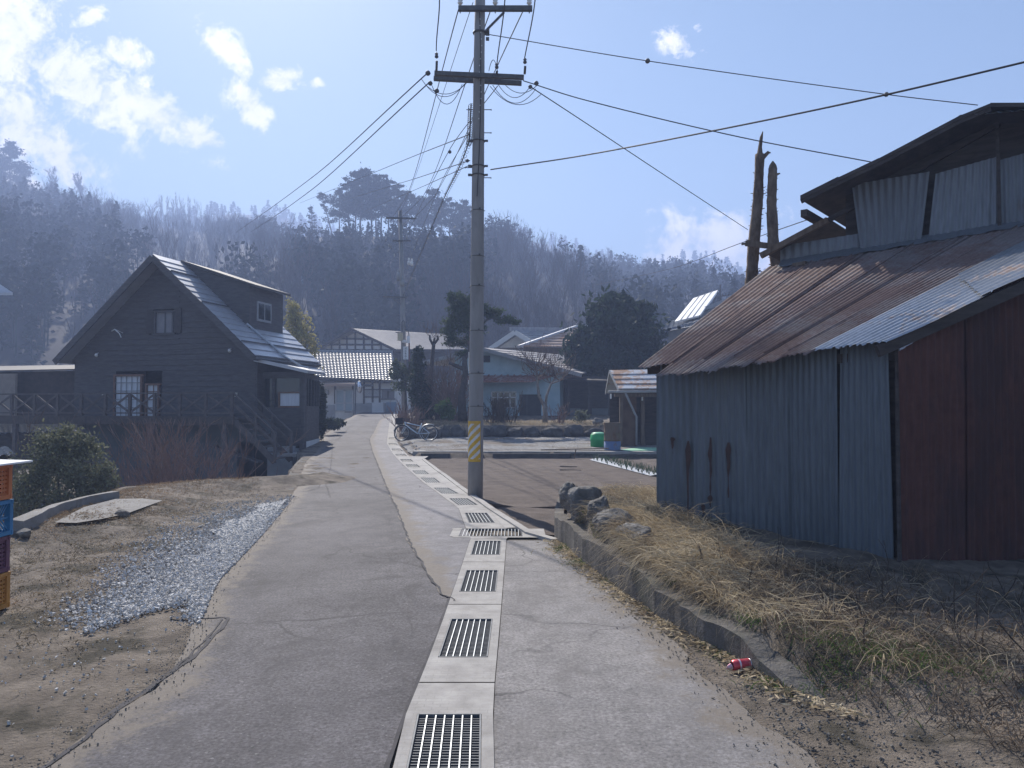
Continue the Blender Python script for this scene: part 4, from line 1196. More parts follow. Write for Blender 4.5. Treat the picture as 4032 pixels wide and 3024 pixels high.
# ================================================================== CRATES, CAN, BICYCLE, DRUM
def plast(name, c): return mat(name, c, tuple(min(1, x * 1.25) for x in c), .5, 4, spec=.4, c3=tuple(x * .75 for x in c), s3=2)
def crate(base, sx, sy, h, m, label, rz, style):
    t = thing('crate', label, 'crate', base, 'plastic crates stacked at the verge'); t.rotation_euler.z = rz
    L = MB(); off = Vector(base)
    def bx(c, s): L.box(Vector(c) + off, s)
    for sxn in (-1, 1):
        for syn in (-1, 1): bx((sxn * (sx / 2 - .02), syn * (sy / 2 - .02), h / 2 - .005), (.045, .045, h - .012))
    bx((0, 0, .012), (sx - .05, sy - .05, .02))
    build('base_tray', L, m, t)
    rim = MB()
    for z, hh in ((h - .018, .030), (.022, .035)):
        for s in (-1, 1):
            rim.box(off + Vector((0, s * (sy / 2 - .010), z)), (sx + .012, .024, hh)); rim.box(off + Vector((s * (sx / 2 - .010), 0, z)), (.024, sy - .03, hh))
    build('rim', rim, m, t)
    for (ax, s) in (('x', 1), ('x', -1), ('y', 1), ('y', -1)):
        w_ = MB(); ln = (sy if ax == 'x' else sx) - .08
        def pt(a, z):
            return off + (Vector((s * (sx / 2 - .014), a, z)) if ax == 'x' else Vector((a, s * (sy / 2 - .014), z)))
        if style == 'slat':
            nz = 7
            for k in range(nz):
                z = .045 + (h - .09) * k / (nz - 1); w_.beam(pt(-ln / 2, z), pt(ln / 2, z), .008, .018)
            for k in range(9):
                a = -ln / 2 + ln * k / 8; w_.beam(pt(a, .035), pt(a, h - .03), .010, .012, (1, 0, 0) if ax == 'y' else (0, 1, 0))
        else:
            for k in range(-6, 14):
                for sg in (-1, 1):
                    a0 = -ln / 2 + ln * k / 8; a1 = a0 + sg * (h - .07)
                    p0, p1 = (a0, .035), (a1, h - .03)
                    if min(a0, a1) < -ln / 2 or max(a0, a1) > ln / 2: continue
                    w_.beam(pt(*p0), pt(*p1), .008, .012)
            w_.beam(pt(-ln / 2, h / 2), pt(ln / 2, h / 2), .010, .014)
        build('side_lattice', w_, m, t)
    return t
ORANGE, BLUE, PURPLE, AMBER = plast('crate_orange', (.46, .15, .05)), plast('crate_blue', (.03, .16, .32)), plast('crate_purple', (.13, .05, .085)), plast('crate_amber', (.44, .20, .04))
cb = G(52, 2432); cx_, cy_ = cb.x - .50, cb.y + .12
h_ = .288
crate((cx_, cy_, .0), .54, .38, h_, AMBER, 'amber slatted plastic crate at the bottom of the stack', .05, 'slat')
crate((cx_ - .008, cy_, h_), .54, .38, h_, PURPLE, 'dark purple plastic crate, second from the bottom of the stack', .02, 'slat')
crate((cx_ + .008, cy_ + .01, 2 * h_), .54, .38, h_, BLUE, 'blue lattice plastic crate, second from the top of the stack', .07, 'diag')
crate((cx_, cy_, 3 * h_), .54, .38, h_, ORANGE, 'orange plastic crate at the top of the stack, under the white board', .04, 'slat')
mb = MB(); zt_ = 4 * h_
mb.hexa([(cx_ - .5, cy_ - .22, zt_ + .012), (cx_ + .42, cy_ - .2, zt_ + .006), (cx_ + .40, cy_ + .25, zt_ + .006), (cx_ - .5, cy_ + .2, zt_ + .012)], [(cx_ - .5, cy_ - .22, zt_ + .045), (cx_ + .42, cy_ - .2, zt_ + .018), (cx_ + .40, cy_ + .25, zt_ + .02), (cx_ - .5, cy_ + .2, zt_ + .045)])
solo('board', mb, M['white_board'], 'white board laid across the top of the crate stack', 'board', base=(cx_, cy_, zt_))
mb = MB(); mb.box((cx_ + .2, cy_ - .03, zt_ + .055), (.085, .10, .045), .3); solo('brick', mb, mat('red_brick', (.22, .07, .04), (.3, .11, .06), .85, 8), 'small red brick weighing down the white board on the crates', 'brick', base=(cx_ + .2, cy_ - .03, zt_ + .03))

# crushed red can lying at the foot of the terrace wall
cc = G(2918, 2640)
can = thing('drink_can', 'crushed red and pale drink can lying at the foot of the terrace wall', 'drink can', (cc.x, cc.y, zp(cc.x, cc.y)))
ax = Vector((.96, .18, .04)).normalized(); c0 = Vector((cc.x, cc.y, zp(cc.x, cc.y) + .035)) - ax * .06
CANR = mat('can_red', (.50, .035, .06), (.60, .10, .12), .32, 18, metal=.35, spec=.5, c3=(.62, .30, .32), s3=16)
CANP = mat('can_band', (.66, .62, .66), (.6, .2, .28), .35, 22, metal=.4)
mb = MB(); mb.lathe(c0, [(.026, 0), (.033, .008), (.034, .05), (.0325, .085), (.0335, .112)], 20, ax, False); build('body', mb, CANR, can, True)
mb = MB(); mb.lathe(c0, [(.0345, .040), (.0347, .050)], 20, ax, False); build('pale_band', mb, CANP, can, True)
mb = MB(); mb.lathe(c0, [(.0335, .112), (.029, .122), (.030, .124), (.012, .119)], 20, ax); build('lid', mb, M['steel'], can, True)
mb = MB(); mb.tube([c0 + Vector((-.002, 0, -.004)), c0 + Vector((-.022, -.004, -.010)), c0 + Vector((-.03, .004, -.02))], [.020, .014, .004], 7); build('crushed_end', mb, CANP, can)

# bicycle leaning by the lane, built facing +X then turned
BD = 31.5
bz = zp(-3.9, 31.5) + .005
bike_c = P(1635, 1744, BD)
bike = thing('bicycle', 'pale blue city bicycle with black saddle, parked against the stones by the lane', 'bicycle', (bike_c.x, bike_c.y, bz))
BLU = mat('bike_paint', (.42, .54, .68), (.48, .60, .73), .3, 5, spec=.6); BLK = mat('black_rubber', (.018, .018, .02), None, .8); CHR = M['steel']
def L3(x, y, z): return OFFS[bike.name] + Vector((x, y, z))
r = .335
fw, rw = L3(-.50, .0, r), L3(.53, 0, r)
def wheel(c, axis, nm):
    t = MB(); t.torus(c, axis, r - .016, .018, 40, 8); tw_ = build(nm, t, BLK, bike, True)
    m = MB(); m.torus(c, axis, r - .042, .012, 40, 6); build('rim', m, CHR, tw_, True)
    m = MB(); ax = Vector(axis).normalized(); s = ax.cross(Vector((0, 0, 1))).normalized(); q = ax.cross(s)
    for k in range(18):
        a = k / 18 * 6.283; m.tube([c + ax * (.03 if k % 2 else -.03), c + (s * math.cos(a) + q * math.sin(a)) * (r - .045)], .0016, 4)
    m.lathe(c - ax * .05, [(.02, 0), (.02, .1)], 10, ax); build('spokes', m, CHR, tw_)
fax = Vector((.62, 1, 0)).normalized()      # front wheel turned
wheel(fw, fax, 'wheel'); wheel(rw, (0, 1, 0), 'wheel')
bb = L3(.10, 0, .30); hd0, hd1 = L3(-.36, 0, .66), L3(-.40, 0, .80); st = L3(.25, 0, .74)
mb = MB()
mb.tube([hd0, bb], .024, 8); mb.tube([hd1 - Vector((0, 0, .03)), L3(.21, 0, .62)], .018, 8); mb.tube([bb, st], .018, 8); mb.tube([hd0 - Vector((-.01, 0, .05)), hd1], .022, 8)
for s in (-1, 1):
    mb.tube([bb + Vector((0, s * .03, 0)), rw + Vector((0, s * .06, 0))], .011, 6); mb.tube([L3(.22, s * .02, .62), rw + Vector((0, s * .06, 0))], .009, 6)
build('frame', mb, BLU, bike, True)
mb = MB()
for s in (-1, 1): mb.tube([hd0 + fax * .05 * s - Vector((0, 0, .04)), fw + fax * .055 * s], .012, 6)
build('fork', mb, BLU, bike, True)
mb = MB(); mb.tube([hd1, hd1 + Vector((-.02, 0, .12)), hd1 + Vector((-.05, 0, .14))], .013, 6); hb = hd1 + Vector((-.05, 0, .14))
mb.tube([hb + fax * .28 + Vector((.12, 0, -.01)), hb + fax * .12, hb, hb - fax * .12, hb - fax * .28 + Vector((.12, 0, -.01))], .012, 6); build('handlebar', mb, BLK, bike, True)
mb = MB(); mb.tube([st, L3(.28, 0, .86)], .013, 6); mb.hexa([L3(.14, -.03, .875), L3(.40, -.09, .88), L3(.40, .09, .88), L3(.14, .03, .875)], [L3(.15, -.02, .90), L3(.41, -.08, .925), L3(.41, .08, .925), L3(.15, .02, .90)]); build('saddle', mb, BLK, bike)
for c, axx in ((fw, fax), (rw, Vector((0, 1, 0)))):
    mb = MB(); mb.torus(c, axx, r + .022, .020, 24, 5, 2.4 if c is rw else 3.4, 5.2 if c is rw else 5.0); build('mudguard', mb, M['steel'], bike, True)
mb = MB(); mb.torus(bb, (0, 1, 0), .085, .010, 20, 5); mb.tube([bb + Vector((0, -.06, 0)), bb + Vector((.06, -.07, -.15))], .011, 5); mb.box(bb + Vector((.06, -.12, -.155)), (.09, .09, .025)); mb.tube([bb + Vector((0, .06, 0)), bb + Vector((-.06, .07, .15))], .011, 5); mb.box(bb + Vector((-.06, .12, .155)), (.09, .09, .025)); build('pedal_crank', mb, M['ironwork'], bike)
mb = MB(); mb.box(hd1 + Vector((-.20, 0, .02)), (.26, .34, .22)); build('basket', mb, BLK, bike)
mb = MB(); mb.tube([rw + Vector((-.02, -.06, -.03)), rw + Vector((-.16, -.22, -.325))], .010, 5); build('kickstand', mb, CHR, bike)
bike.rotation_euler = (R(-9), 0, R(10))
bike.scale = (1.08, 1.08, 1.0)

# rusty oil drum and green bin at the small shed
dd = P(2411, 1768, 26.6); dz0 = zp(dd.x, dd.y) - .01
drum = thing('oil_drum', 'rusty oil drum with a faded blue lower band, before the small shed', 'oil drum', (dd.x, dd.y, dz0))
DR1 = rust_mat('drum_rust', (.11, .085, .06), (.15, .12, .085), (.10, .06, .04), (.16, .10, .06), .5, (1, 1, .5), .8, 0, 3, 10)
DR2 = mat('drum_blue', (.09, .15, .30), (.12, .18, .30), .75, 5, c3=(.16, .12, .10), s3=4)
mb = MB(); mb.lathe(dd * 0 + Vector((dd.x, dd.y, dz0 + .33)), [(.285, 0), (.285, .02), (.30, .04), (.285, .06), (.285, .27), (.30, .29), (.285, .31), (.285, .60), (.297, .63), (.272, .63), (.268, .3)], 28); build('body', mb, DR1, drum, True)
mb = MB(); mb.lathe(Vector((dd.x, dd.y, dz0)), [(.293, 0), (.286, .03), (.286, .33)], 28); build('blue_band', mb, DR2, drum, True)
gd = P(2357, 1748, 28.2); gz = zp(gd.x, gd.y) - .01
gbn = thing('green_bin', 'bright green round plastic bin half hidden behind the oil drum', 'bin', (gd.x, gd.y, gz))
GRN = plast('bin_green', (.01, .30, .09)); GLT = mat('bin_lid', (.25, .60, .38), (.3, .66, .42), .4, 5)
mb = MB(); mb.lathe(Vector((gd.x, gd.y, gz)), [(.27, 0), (.29, .02), (.30, .26), (.315, .27), (.305, .30), (.29, .48), (.26, .50)], 24); build('body', mb, GRN, gbn, True)
mb = MB(); mb.lathe(Vector((gd.x, gd.y, gz + .50)), [(.265, 0), (.25, .03), (.12, .06), (.02, .065)], 24); build('lid', mb, GLT, gbn, True)
mb = MB(); q = [P(u, v, D) for u, v, D in ((2446, 1762, 26.6), (2470, 1770, 25.9), (2560, 1766, 26.2), (2600, 1770, 26.2), (2590, 1758, 27.6), (2520, 1757, 27.6))]
q = [Vector((p.x, p.y, zp(p.x, p.y) + .03 + .012 * (i % 2))) for i, p in enumerate(q)]; mb.slab(q, .02, (0, 0, -1)); solo('tarp', mb, mat('tarp_green', (.22, .46, .30), (.3, .55, .38), .6, 5), 'pale green plastic sheet lying on the ground right of the oil drum', 'plastic sheet')
mb = MB(); a, b = P(2130, 1778, 26.0), P(2395, 1768, 26.2); mb.beam((a.x, a.y, zk + .06), (b.x, b.y, zk + .10), .05, .03); solo('plank', mb, M['wood_mid'], 'long thin wooden plank lying on the lot kerb left of the drum', 'plank')
mb = MB(); a = P(2258, 1805, 25.3); mb.tube([(a.x, a.y, zp(a.x, a.y) - .1), (a.x + .08, a.y, zk + .12)], .02, 6); solo('stake', mb, M['wood_mid'], 'short wooden stake stuck in front of the far kerb', 'stake')

# white mulch sheet with a row of onion seedlings
ms = [G(u, v, -.10) for u, v in ((2322, 1816), (2380, 1812), (2600, 1858), (2640, 1885), (2560, 1880), (2500, 1878), (2400, 1842))]
mb = MB()
for i in range(13):
    t = i / 12; l = ms[0].lerp(ms[4], t); r_ = ms[1].lerp(ms[3], t); 
    for k in range(5):
        p = l.lerp(r_, k / 4); mb.v.append((p.x, p.y, zp(p.x, p.y) + .045 + .04 * math.sin(k / 4 * math.pi)))
for i in range(12):
    for k in range(4): b = i * 5 + k; mb.f.append((b, b + 1, b + 6, b + 5))
solo('mulch_sheet', mb, mat('mulch_film', (.62, .64, .66), (.74, .75, .77), .25, 3, spec=.5), 'white plastic mulch sheet on the field, left of the barn wall', 'mulch sheet', smooth=True)
ON = mat('onion_green', (.05, .085, .045), (.08, .12, .06), .7, 6)
proto = None
for i in range(13):
    for k in range(4):
        t = (i + .5) / 13; p = ms[0].lerp(ms[4], t).lerp(ms[1].lerp(ms[3], t), .12 + .25 * k) + Vector((rng.uniform(-.05, .05), rng.uniform(-.05, .05), 0))
        loc = (p.x, p.y, zp(p.x, p.y) + .05)
        if proto is None:
            mb = MB()
            for q in range(5):
                a = q * 1.3; d = Vector((math.cos(a) * .07, math.sin(a) * .07, .24 - .02 * q)); mb.tube([(0, 0, 0), d * .5, d], [.007, .006, .002], 4)
            proto = solo('onion_seedling', mb, ON, 'small green onion seedling poking through the white mulch sheet', 'seedling', 'onion seedlings on the mulch sheet', base=(0, 0, 0)); proto.location = loc
        else:
            c = proto.copy(); COL.objects.link(c); c.location = loc; c.rotation_euler.z = rng.random() * 6; c.scale = [rng.uniform(.8, 1.15)] * 3
for (u0, u1, v, lab) in ((2205, 2272, 1841, 'far thin pale stick lying on the field soil'), (2204, 2288, 1855, 'near thin pale stick lying on the field soil')):
    a, b = G(u0, v, -.1), G(u1, v + 2, -.1); mb = MB(); mb.tube([(a.x, a.y, zp(a.x, a.y) + .03), (b.x, b.y, zp(b.x, b.y) + .03)], .018, 5); solo('stick', mb, M['wood_mid'], lab, 'stick')
# small loose rocks on the verge
for (u, v, s, lab) in ((480, 2030, .10, 'angular grey rock on the edge of the concrete slab'), (92, 2108, .09, 'pale block of rubble beside the crates on the verge'), (2490, 2680, .0, '')):
    if s: 
        c = Gt(u, v); mb = boulder((c.x, c.y, c.z + s * .3), (s * 1.2, s, s * .7), rng, 2); solo('rock', mb, M['stone'], lab, 'rock', base=(c.x, c.y, c.z))

# ================================================================== BUILDINGS
def Q(mb, *pts): mb.poly(pts)
def tile_grid(bl, br, tr, tl, cols, rows, amp=.03, step=.035):
    """pantile roof: waves across, a small step at every course"""
    bl, br, tr, tl = map(Vector, (bl, br, tr, tl)); n = (br - bl).cross(tl - bl).normalized()
    if n.z < 0: n = -n
    mb = MB(); nu = cols * 4 + 1; rowsv = []
    for j in range(rows):
        for e in (0, 1):
            t = (j + (0 if e == 0 else .999)) / rows; row = []
            for i in range(nu):
                a = i / (nu - 1); p = (bl.lerp(br, a)).lerp(tl.lerp(tr, a), t)
                row.append(len(mb.v)); mb.v.append(tuple(p + n * (abs(math.sin(math.pi * cols * a)) * amp + (step if e == 0 else 0))))
            rowsv.append(row)
    for r0, r1 in zip(rowsv[:-1], rowsv[1:]):
        for i in range(nu - 1): mb.f.append((r0[i], r0[i + 1], r1[i + 1], r1[i]))
    return mb
TILE = mat('silver_tile', (.21, .22, .24), (.30, .31, .33), .36, 3, spec=.6)
METALROOF = mat('sheet_roof', (.40, .41, .44), (.48, .49, .52), .38, 2, spec=.6, metal=.3)
PALEROOF = mat('pale_sheet_roof', (.26, .24, .238), (.32, .30, .295), .65, 2, spec=.5)
BROWNROOF = rust_mat('brown_roof', (.40, .27, .20), (.46, .33, .26), (.30, .16, .10), (.36, .22, .15), .45, (1, 1, 1), .6, 0, 1.2, 9)
def stepped(bl, br, tr, tl, rows, step=.03):
    """sheet roof in overlapping horizontal courses"""
    bl, br, tr, tl = map(Vector, (bl, br, tr, tl)); n = (br - bl).cross(tl - bl).normalized()
    if n.z < 0: n = -n
    mb = MB()
    for j in range(rows):
        t0, t1 = j / rows, (j + 1) / rows
        a, b = bl.lerp(tl, t0) + n * step, br.lerp(tr, t0) + n * step; c, d = br.lerp(tr, t1), bl.lerp(tl, t1)
        mb.poly([a, b, c, d]); mb.poly([bl.lerp(tl, t0) - n * .02, br.lerp(tr, t0) - n * .02, b, a])
    return mb

# ---------------- dark wooden chalet
g_ = Vector((math.cos(R(14)), -math.sin(R(14)), 0)); r_ = Vector((math.sin(R(14)), math.cos(R(14)), 0))
C0 = Vector((-14.0, 30, 0)); KS = 1.111
def Cc(t, s, z): return C0 + g_ * (t * KS) + r_ * (s * KS) + Vector((0, 0, 1.6 + (z - 1.6) * KS))
ZR_, ZE = 6.99, 3.36
TE = 4.05; K = (ZR_ - ZE) / TE; LEN = 4.55
def zroof(t): return ZR_ - abs(t) * K
ch = thing('chalet', 'dark timber chalet with steep roof, dormer and a railed deck, left of the lane', 'house', Cc(0, 2.2, -2.6))
WD = mat('chalet_boards', (.060, .055, .057), (.100, .093, .094), .72, 3, 7, .3, 20, stretch=(1, 1, 5), spec=.4)
mb = MB()
# gable wall with openings left for the windows: boards as horizontal courses
def gwall(mb, t0, t1, z0, z1, s=.6, s1=None):
    s1 = s1 if s1 is not None else s + .15
    n = max(1, int(round((z1 - z0) / .19)))
    for i in range(n):
        za, zb = z0 + (z1 - z0) * i / n, z0 + (z1 - z0) * (i + 1) / n
        a0, a1 = t0, t1
        a0b, a1b = a0, a1
        if zb > ZE + .05:
            lim0, lim1 = (ZR_ - za) / K - .06, (ZR_ - zb) / K - .06
            A = max(t0, -lim0), min(t1, lim0); Bq = max(t0, -lim1), min(t1, lim1)
        else: A = (t0, t1); Bq = (t0, t1)
        if A[1] - A[0] < .05: continue
        if Bq[1] < Bq[0]: Bq = ((Bq[0] + Bq[1]) / 2,) * 2
        mb.hexa([Cc(A[0], s, za), Cc(A[1], s, za), Cc(A[1], s1, za), Cc(A[0], s1, za)], [Cc(Bq[0], s + .025, zb), Cc(Bq[1], s + .025, zb), Cc(Bq[1], s1, zb), Cc(Bq[0], s1, zb)])
wt0, wt1, wz0, wz1 = -1.98, -.52, 1.30, 2.92      # sliding door
ut0, ut1, uz0, uz1 = -.62, .66, 4.22, 5.12        # gable window
for a in ((-3.72, wt0, 1.2, 3.3), (wt1 + .5, 3.72, 1.2, 3.3), (wt0, wt1 + .5, wz1, 3.3), (-3.9, ut0, 3.3, 6.9), (ut1, 3.9, 3.3, 6.9), (ut0, ut1, 3.3, uz0), (ut0, ut1, uz1, 6.9)):
    gwall(mb, *a)
for s_, t_ in ((1, 3.70), (-1, -3.70)):
    mb.hexa([Cc(t_ - .08, .62, 1.2), Cc(t_ + .08, .62, 1.2), Cc(t_ + .08, LEN - .3, 1.2), Cc(t_ - .08, LEN - .3, 1.2)], [Cc(t_ - .08, .62, 3.5), Cc(t_ + .08, .62, 3.5), Cc(t_ + .08, LEN - .3, 3.5), Cc(t_ - .08, LEN - .3, 3.5)])
build('gable_wall', mb, WD, ch)
mb = MB(); mb.hexa([Cc(-3.6, LEN - .4, 1.2), Cc(3.6, LEN - .4, 1.2), Cc(3.6, LEN - .3, 1.2), Cc(-3.6, LEN - .3, 1.2)], [Cc(-3.6, LEN - .4, 3.4), Cc(3.6, LEN - .4, 3.4), Cc(3.6, LEN - .3, 3.4), Cc(-3.6, LEN - .3, 3.4)])
mb.poly([Cc(-3.6, LEN - .35, 3.4), Cc(3.6, LEN - .35, 3.4), Cc(0, LEN - .35, 6.8)])
build('back_wall', mb, WD, ch)
mb = MB(); mb.slab([Cc(0, 0, ZR_), Cc(0, LEN, ZR_), Cc(-TE, LEN, ZE), Cc(-TE, 0, ZE)], .16, (0, 0, -1)); build('roof', mb, METALROOF, ch)
mb = stepped(Cc(TE, 0, ZE), Cc(TE, LEN, ZE), Cc(0, LEN, ZR_), Cc(0, 0, ZR_), 16, .035); rf = build('roof', mb, METALROOF, ch)
mb = MB(); mb.slab([Cc(0, 0, ZR_ - .03), Cc(TE, 0, ZE - .03), Cc(TE, LEN, ZE - .03), Cc(0, LEN, ZR_ - .03)], .16, (0, 0, -1)); build('roof_underside', mb, WD, rf)
mb = MB()
for t in (.75, 2.0, 3.55): mb.beam(Cc(t, .02, zroof(t) + .06), Cc(t, LEN if t != .75 else 1.5, zroof(t) + .06), .05, .05)
build('snow_guard', mb, M['ironwork'], rf)
for sg in (-1, 1):
    mb = MB(); mb.beam(Cc(0, -.02, ZR_ - .13), Cc(sg * (TE + .02), -.02, ZE - .13), .05, .24); build('verge_board', mb, WD, ch)
mb = MB(); mb.tube([Cc(TE + .05, -.02, ZE - .10), Cc(TE + .05, LEN, ZE - .10)], .05, 6); build('gutter_pipe', mb, M['ironwork'], ch)
mb = MB(); mb.tube([Cc(2.75, 1.55, zroof(2.75) + .10), Cc(TE, 1.95, ZE + .08), Cc(TE + .7, 1.9, 3.08), Cc(TE + 1.0, 1.9, 3.02)], .045, 6); build('downpipe', mb, M['white_paint'] if False else M['steel'], ch)
# dormer on the lane side
ds0, ds1, dt = 1.63, 3.85, 2.82
dor = MB()
zd0, zd1 = ZR_ - .03, 5.98
dm = MB(); dm.slab([Cc(0, ds0 - .12, zd0), Cc(dt + .28, ds0 - .12, zd1 - .05), Cc(dt + .28, ds1 + .12, zd1 - .05), Cc(0, ds1 + .12, zd0)], .10, (0, 0, 1)); dorm = build('dormer_roof', dm, WD, ch)
dm = MB()
for s in (ds0, ds1): dm.hexa([Cc(.1, s - .03, zroof(.1) - .1), Cc(dt, s - .03, zroof(dt) - .1), Cc(dt, s + .03, zroof(dt) - .1), Cc(.1, s + .03, zroof(.1) - .1)], [Cc(.1, s - .03, zd0 - .03), Cc(dt, s - .03, zd1), Cc(dt, s + .03, zd1), Cc(.1, s + .03, zd0 - .03)])
zb_ = zroof(dt) - .1
dm.hexa([Cc(dt - .06, ds0 + .03, zb_), Cc(dt, ds0 + .03, zb_), Cc(dt, ds1 - .03, zb_), Cc(dt - .06, ds1 - .03, zb_)], [Cc(dt - .06, ds0 + .03, zd1), Cc(dt, ds0 + .03, zd1), Cc(dt, ds1 - .03, zd1), Cc(dt - .06, ds1 - .03, zd1)])
build('dormer_wall', dm, WD, ch)
dm = MB(); dm.hexa([Cc(dt + .005, 2.05, zb_ + .42), Cc(dt + .04, 2.05, zb_ + .42), Cc(dt + .04, 3.0, zb_ + .42), Cc(dt + .005, 3.0, zb_ + .42)], [Cc(dt + .005, 2.05, zb_ + 1.15), Cc(dt + .04, 2.05, zb_ + 1.15), Cc(dt + .04, 3.0, zb_ + 1.15), Cc(dt + .005, 3.0, zb_ + 1.15)]); dwf = build('window', dm, M['grey_wall'], ch)
dm = MB()
for a, b in ((2.12, 2.5), (2.56, 2.93)): dm.poly([Cc(dt + .045, a, zb_ + .5), Cc(dt + .045, b, zb_ + .5), Cc(dt + .045, b, zb_ + 1.08), Cc(dt + .045, a, zb_ + 1.08)])
build('pane', dm, M['glass'], dwf)
# windows on the gable
def window(t0, t1, z0, z1, s, nx, nz, mfr, mpane, name='window', bar=.03, fr=.07, parent=None):
    w_ = MB()
    for p, q in (((t0, z0), (t1, z0)), ((t0, z1), (t1, z1))): w_.hexa([Cc(p[0] - fr, s - .03, p[1] - fr), Cc(q[0] + fr, s - .03, p[1] - fr), Cc(q[0] + fr, s + .07, p[1] - fr), Cc(p[0] - fr, s + .07, p[1] - fr)], [Cc(p[0] - fr, s - .03, p[1]), Cc(q[0] + fr, s - .03, p[1]), Cc(q[0] + fr, s + .07, p[1]), Cc(p[0] - fr, s + .07, p[1])])
    for t in (t0, t1): w_.hexa([Cc(t - fr, s - .028, z0), Cc(t, s - .028, z0), Cc(t, s + .07, z0), Cc(t - fr, s + .07, z0)], [Cc(t - fr, s - .028, z1 - fr), Cc(t, s - .028, z1 - fr), Cc(t, s + .07, z1 - fr), Cc(t - fr, s + .07, z1 - fr)])
    o = build(name, w_, mfr, parent or ch)
    b = MB()
    for i in range(1, nx): b.beam(Cc(t0 + (t1 - t0) * i / nx, s + .015, z0), Cc(t0 + (t1 - t0) * i / nx, s + .015, z1 - fr), bar, .02, tuple(r_))
    for i in range(1, nz): b.beam(Cc(t0, s + .012, z0 + (z1 - z0) * i / nz), Cc(t1, s + .012, z0 + (z1 - z0) * i / nz), .02, bar)
    if nx > 1 or nz > 1: build('glazing_bar', b, mfr if nx < 4 else M['grey_wall'], o)
    b = MB(); b.poly([Cc(t0, s + .05, z0), Cc(t1, s + .05, z0), Cc(t1, s + .05, z1), Cc(t0, s + .05, z1)]); build('pane', b, mpane, o)
    return o
window(wt0, wt1 - .32, wz0, wz1 - .12, .6, 5, 5, M['brown_frame'], M['curtain'], 'sliding_door')
window(wt1 - .12, wt1 + .40, wz0, wz1 - .45, .6, 2, 4, M['brown_frame'], M['curtain'], 'window')
window(ut0 + .30, ut1 - .22, uz0 + .05, uz1 - .05, .6, 2, 1, WD, mat('grey_blind', (.20, .20, .22), (.25, .25, .27), .7, 3), 'window')
SHW = mat('shutter_wood', (.05, .044, .045), (.07, .062, .062), .8, 6)
for t0, t1 in ((ut0 - .06, ut0 + .24), (ut1 - .18, ut1 + .10)):
    mb = MB(); mb.hexa([Cc(t0, .56, uz0 + .03), Cc(t1, .56, uz0 + .03), Cc(t1, .60, uz0 + .03), Cc(t0, .60, uz0 + .03)], [Cc(t0, .56, uz1), Cc(t1, .56, uz1), Cc(t1, .60, uz1), Cc(t0, .60, uz1)])
    build('shutter', mb, SHW, ch)
for (t, z) in ((-2.75, 3.55), (2.75, 3.62)):
    mb = MB(); mb.lathe(Cc(t, .52, z), [(.05, 0), (.07, .06), (.05, .12)], 10, (.3, -.5, -.7)); mb.tube([Cc(t, .52, z), Cc(t, .62, z + .05)], .02, 5); build('floodlight', mb, M['white_paint'], ch)
for (t, z) in ((-2.45, 2.05), (3.0, 2.05)):
    mb = MB(); mb.box(Cc(t, .56, z), (.09, .06, .16)); build('wall_lamp', mb, mat('lamp_glass', (.5, .46, .40), None, .4) if t < 0 else MATS['lamp_glass'], ch)
mb = MB(); mb.tube([Cc(-1.9, .3, 4.35), Cc(-1.7, .2, 4.4), Cc(-1.5, .2, 4.25), Cc(-1.42, .2, 4.1)], .02, 5); mb.tube([Cc(-1.65, .55, 4.3), Cc(-1.7, .2, 4.4)], .015, 4); build('bracket', mb, M['white_paint'], ch)
# sunroom on the lane side
ss0, ss1 = .96, 3.95
def tw_(s): return 5.40 - (s - .96) * .345
mb = MB(); mb.slab([Cc(TE - .25, .25, ZE - .06), Cc(tw_(.35) + .22, .35, 2.86), Cc(tw_(ss1 + .2) + .2, ss1 + .2, 2.96), Cc(TE - .25, ss1 + .2, ZE - .06)], .12, (0, 0, -1)); build('sunroom_roof', mb, METALROOF, ch)
mb = MB()
def sbox(mb, t0, t1, s0, s1, z0, z1): mb.hexa([Cc(t0, s0, z0), Cc(t1, s0, z0), Cc(t1, s1, z0), Cc(t0, s1, z0)], [Cc(t0, s0, z1), Cc(t1, s0, z1), Cc(t1, s1, z1), Cc(t0, s1, z1)])
def wbox(mb, s0, s1, d0, d1, z0, z1, z0b=None):
    z0b = z0 if z0b is None else z0b
    mb.hexa([Cc(tw_(s0) + d0, s0, z0), Cc(tw_(s0) + d1, s0, z0), Cc(tw_(s1) + d1, s1, z0b), Cc(tw_(s1) + d0, s1, z0b)], [Cc(tw_(s0) + d0, s0, z1), Cc(tw_(s0) + d1, s0, z1), Cc(tw_(s1) + d1, s1, z1), Cc(tw_(s1) + d0, s1, z1)])
tn = tw_(ss0)
sbox(mb, TE - .3, tn - .12, ss0, ss0 + .10, .30, 1.62); sbox(mb, TE - .3, tn - .12, ss0, ss0 + .10, 2.62, 2.84)
wbox(mb, ss0 + .1, ss1, -.10, 0, .42, 1.66); wbox(mb, ss0 + .1, ss1, -.10, 0, 2.62, 2.80)
for k in range(6):
    s = ss0 + (ss1 - ss0 - .1) * k / 5; wbox(mb, s, s + .09, -.12, .025, 1.66, 2.62)
sbox(mb, tn - .16, tn + .03, ss0 - .06, ss0 + .09, -.1, 2.84); sbox(mb, TE + .1, TE + .2, ss0 - .02, ss0 + .12, 1.62, 2.7)
sbox(mb, tn + .04, tn + .15, ss0 - .30, ss0 - .19, -.1, 2.80)
build('sunroom_wall', mb, WD, ch)
mb = MB(); wbox(mb, ss0 + .1, ss1 + .02, -.09, .015, -.5, .415); build('foundation', mb, M['white_wall'], ch)
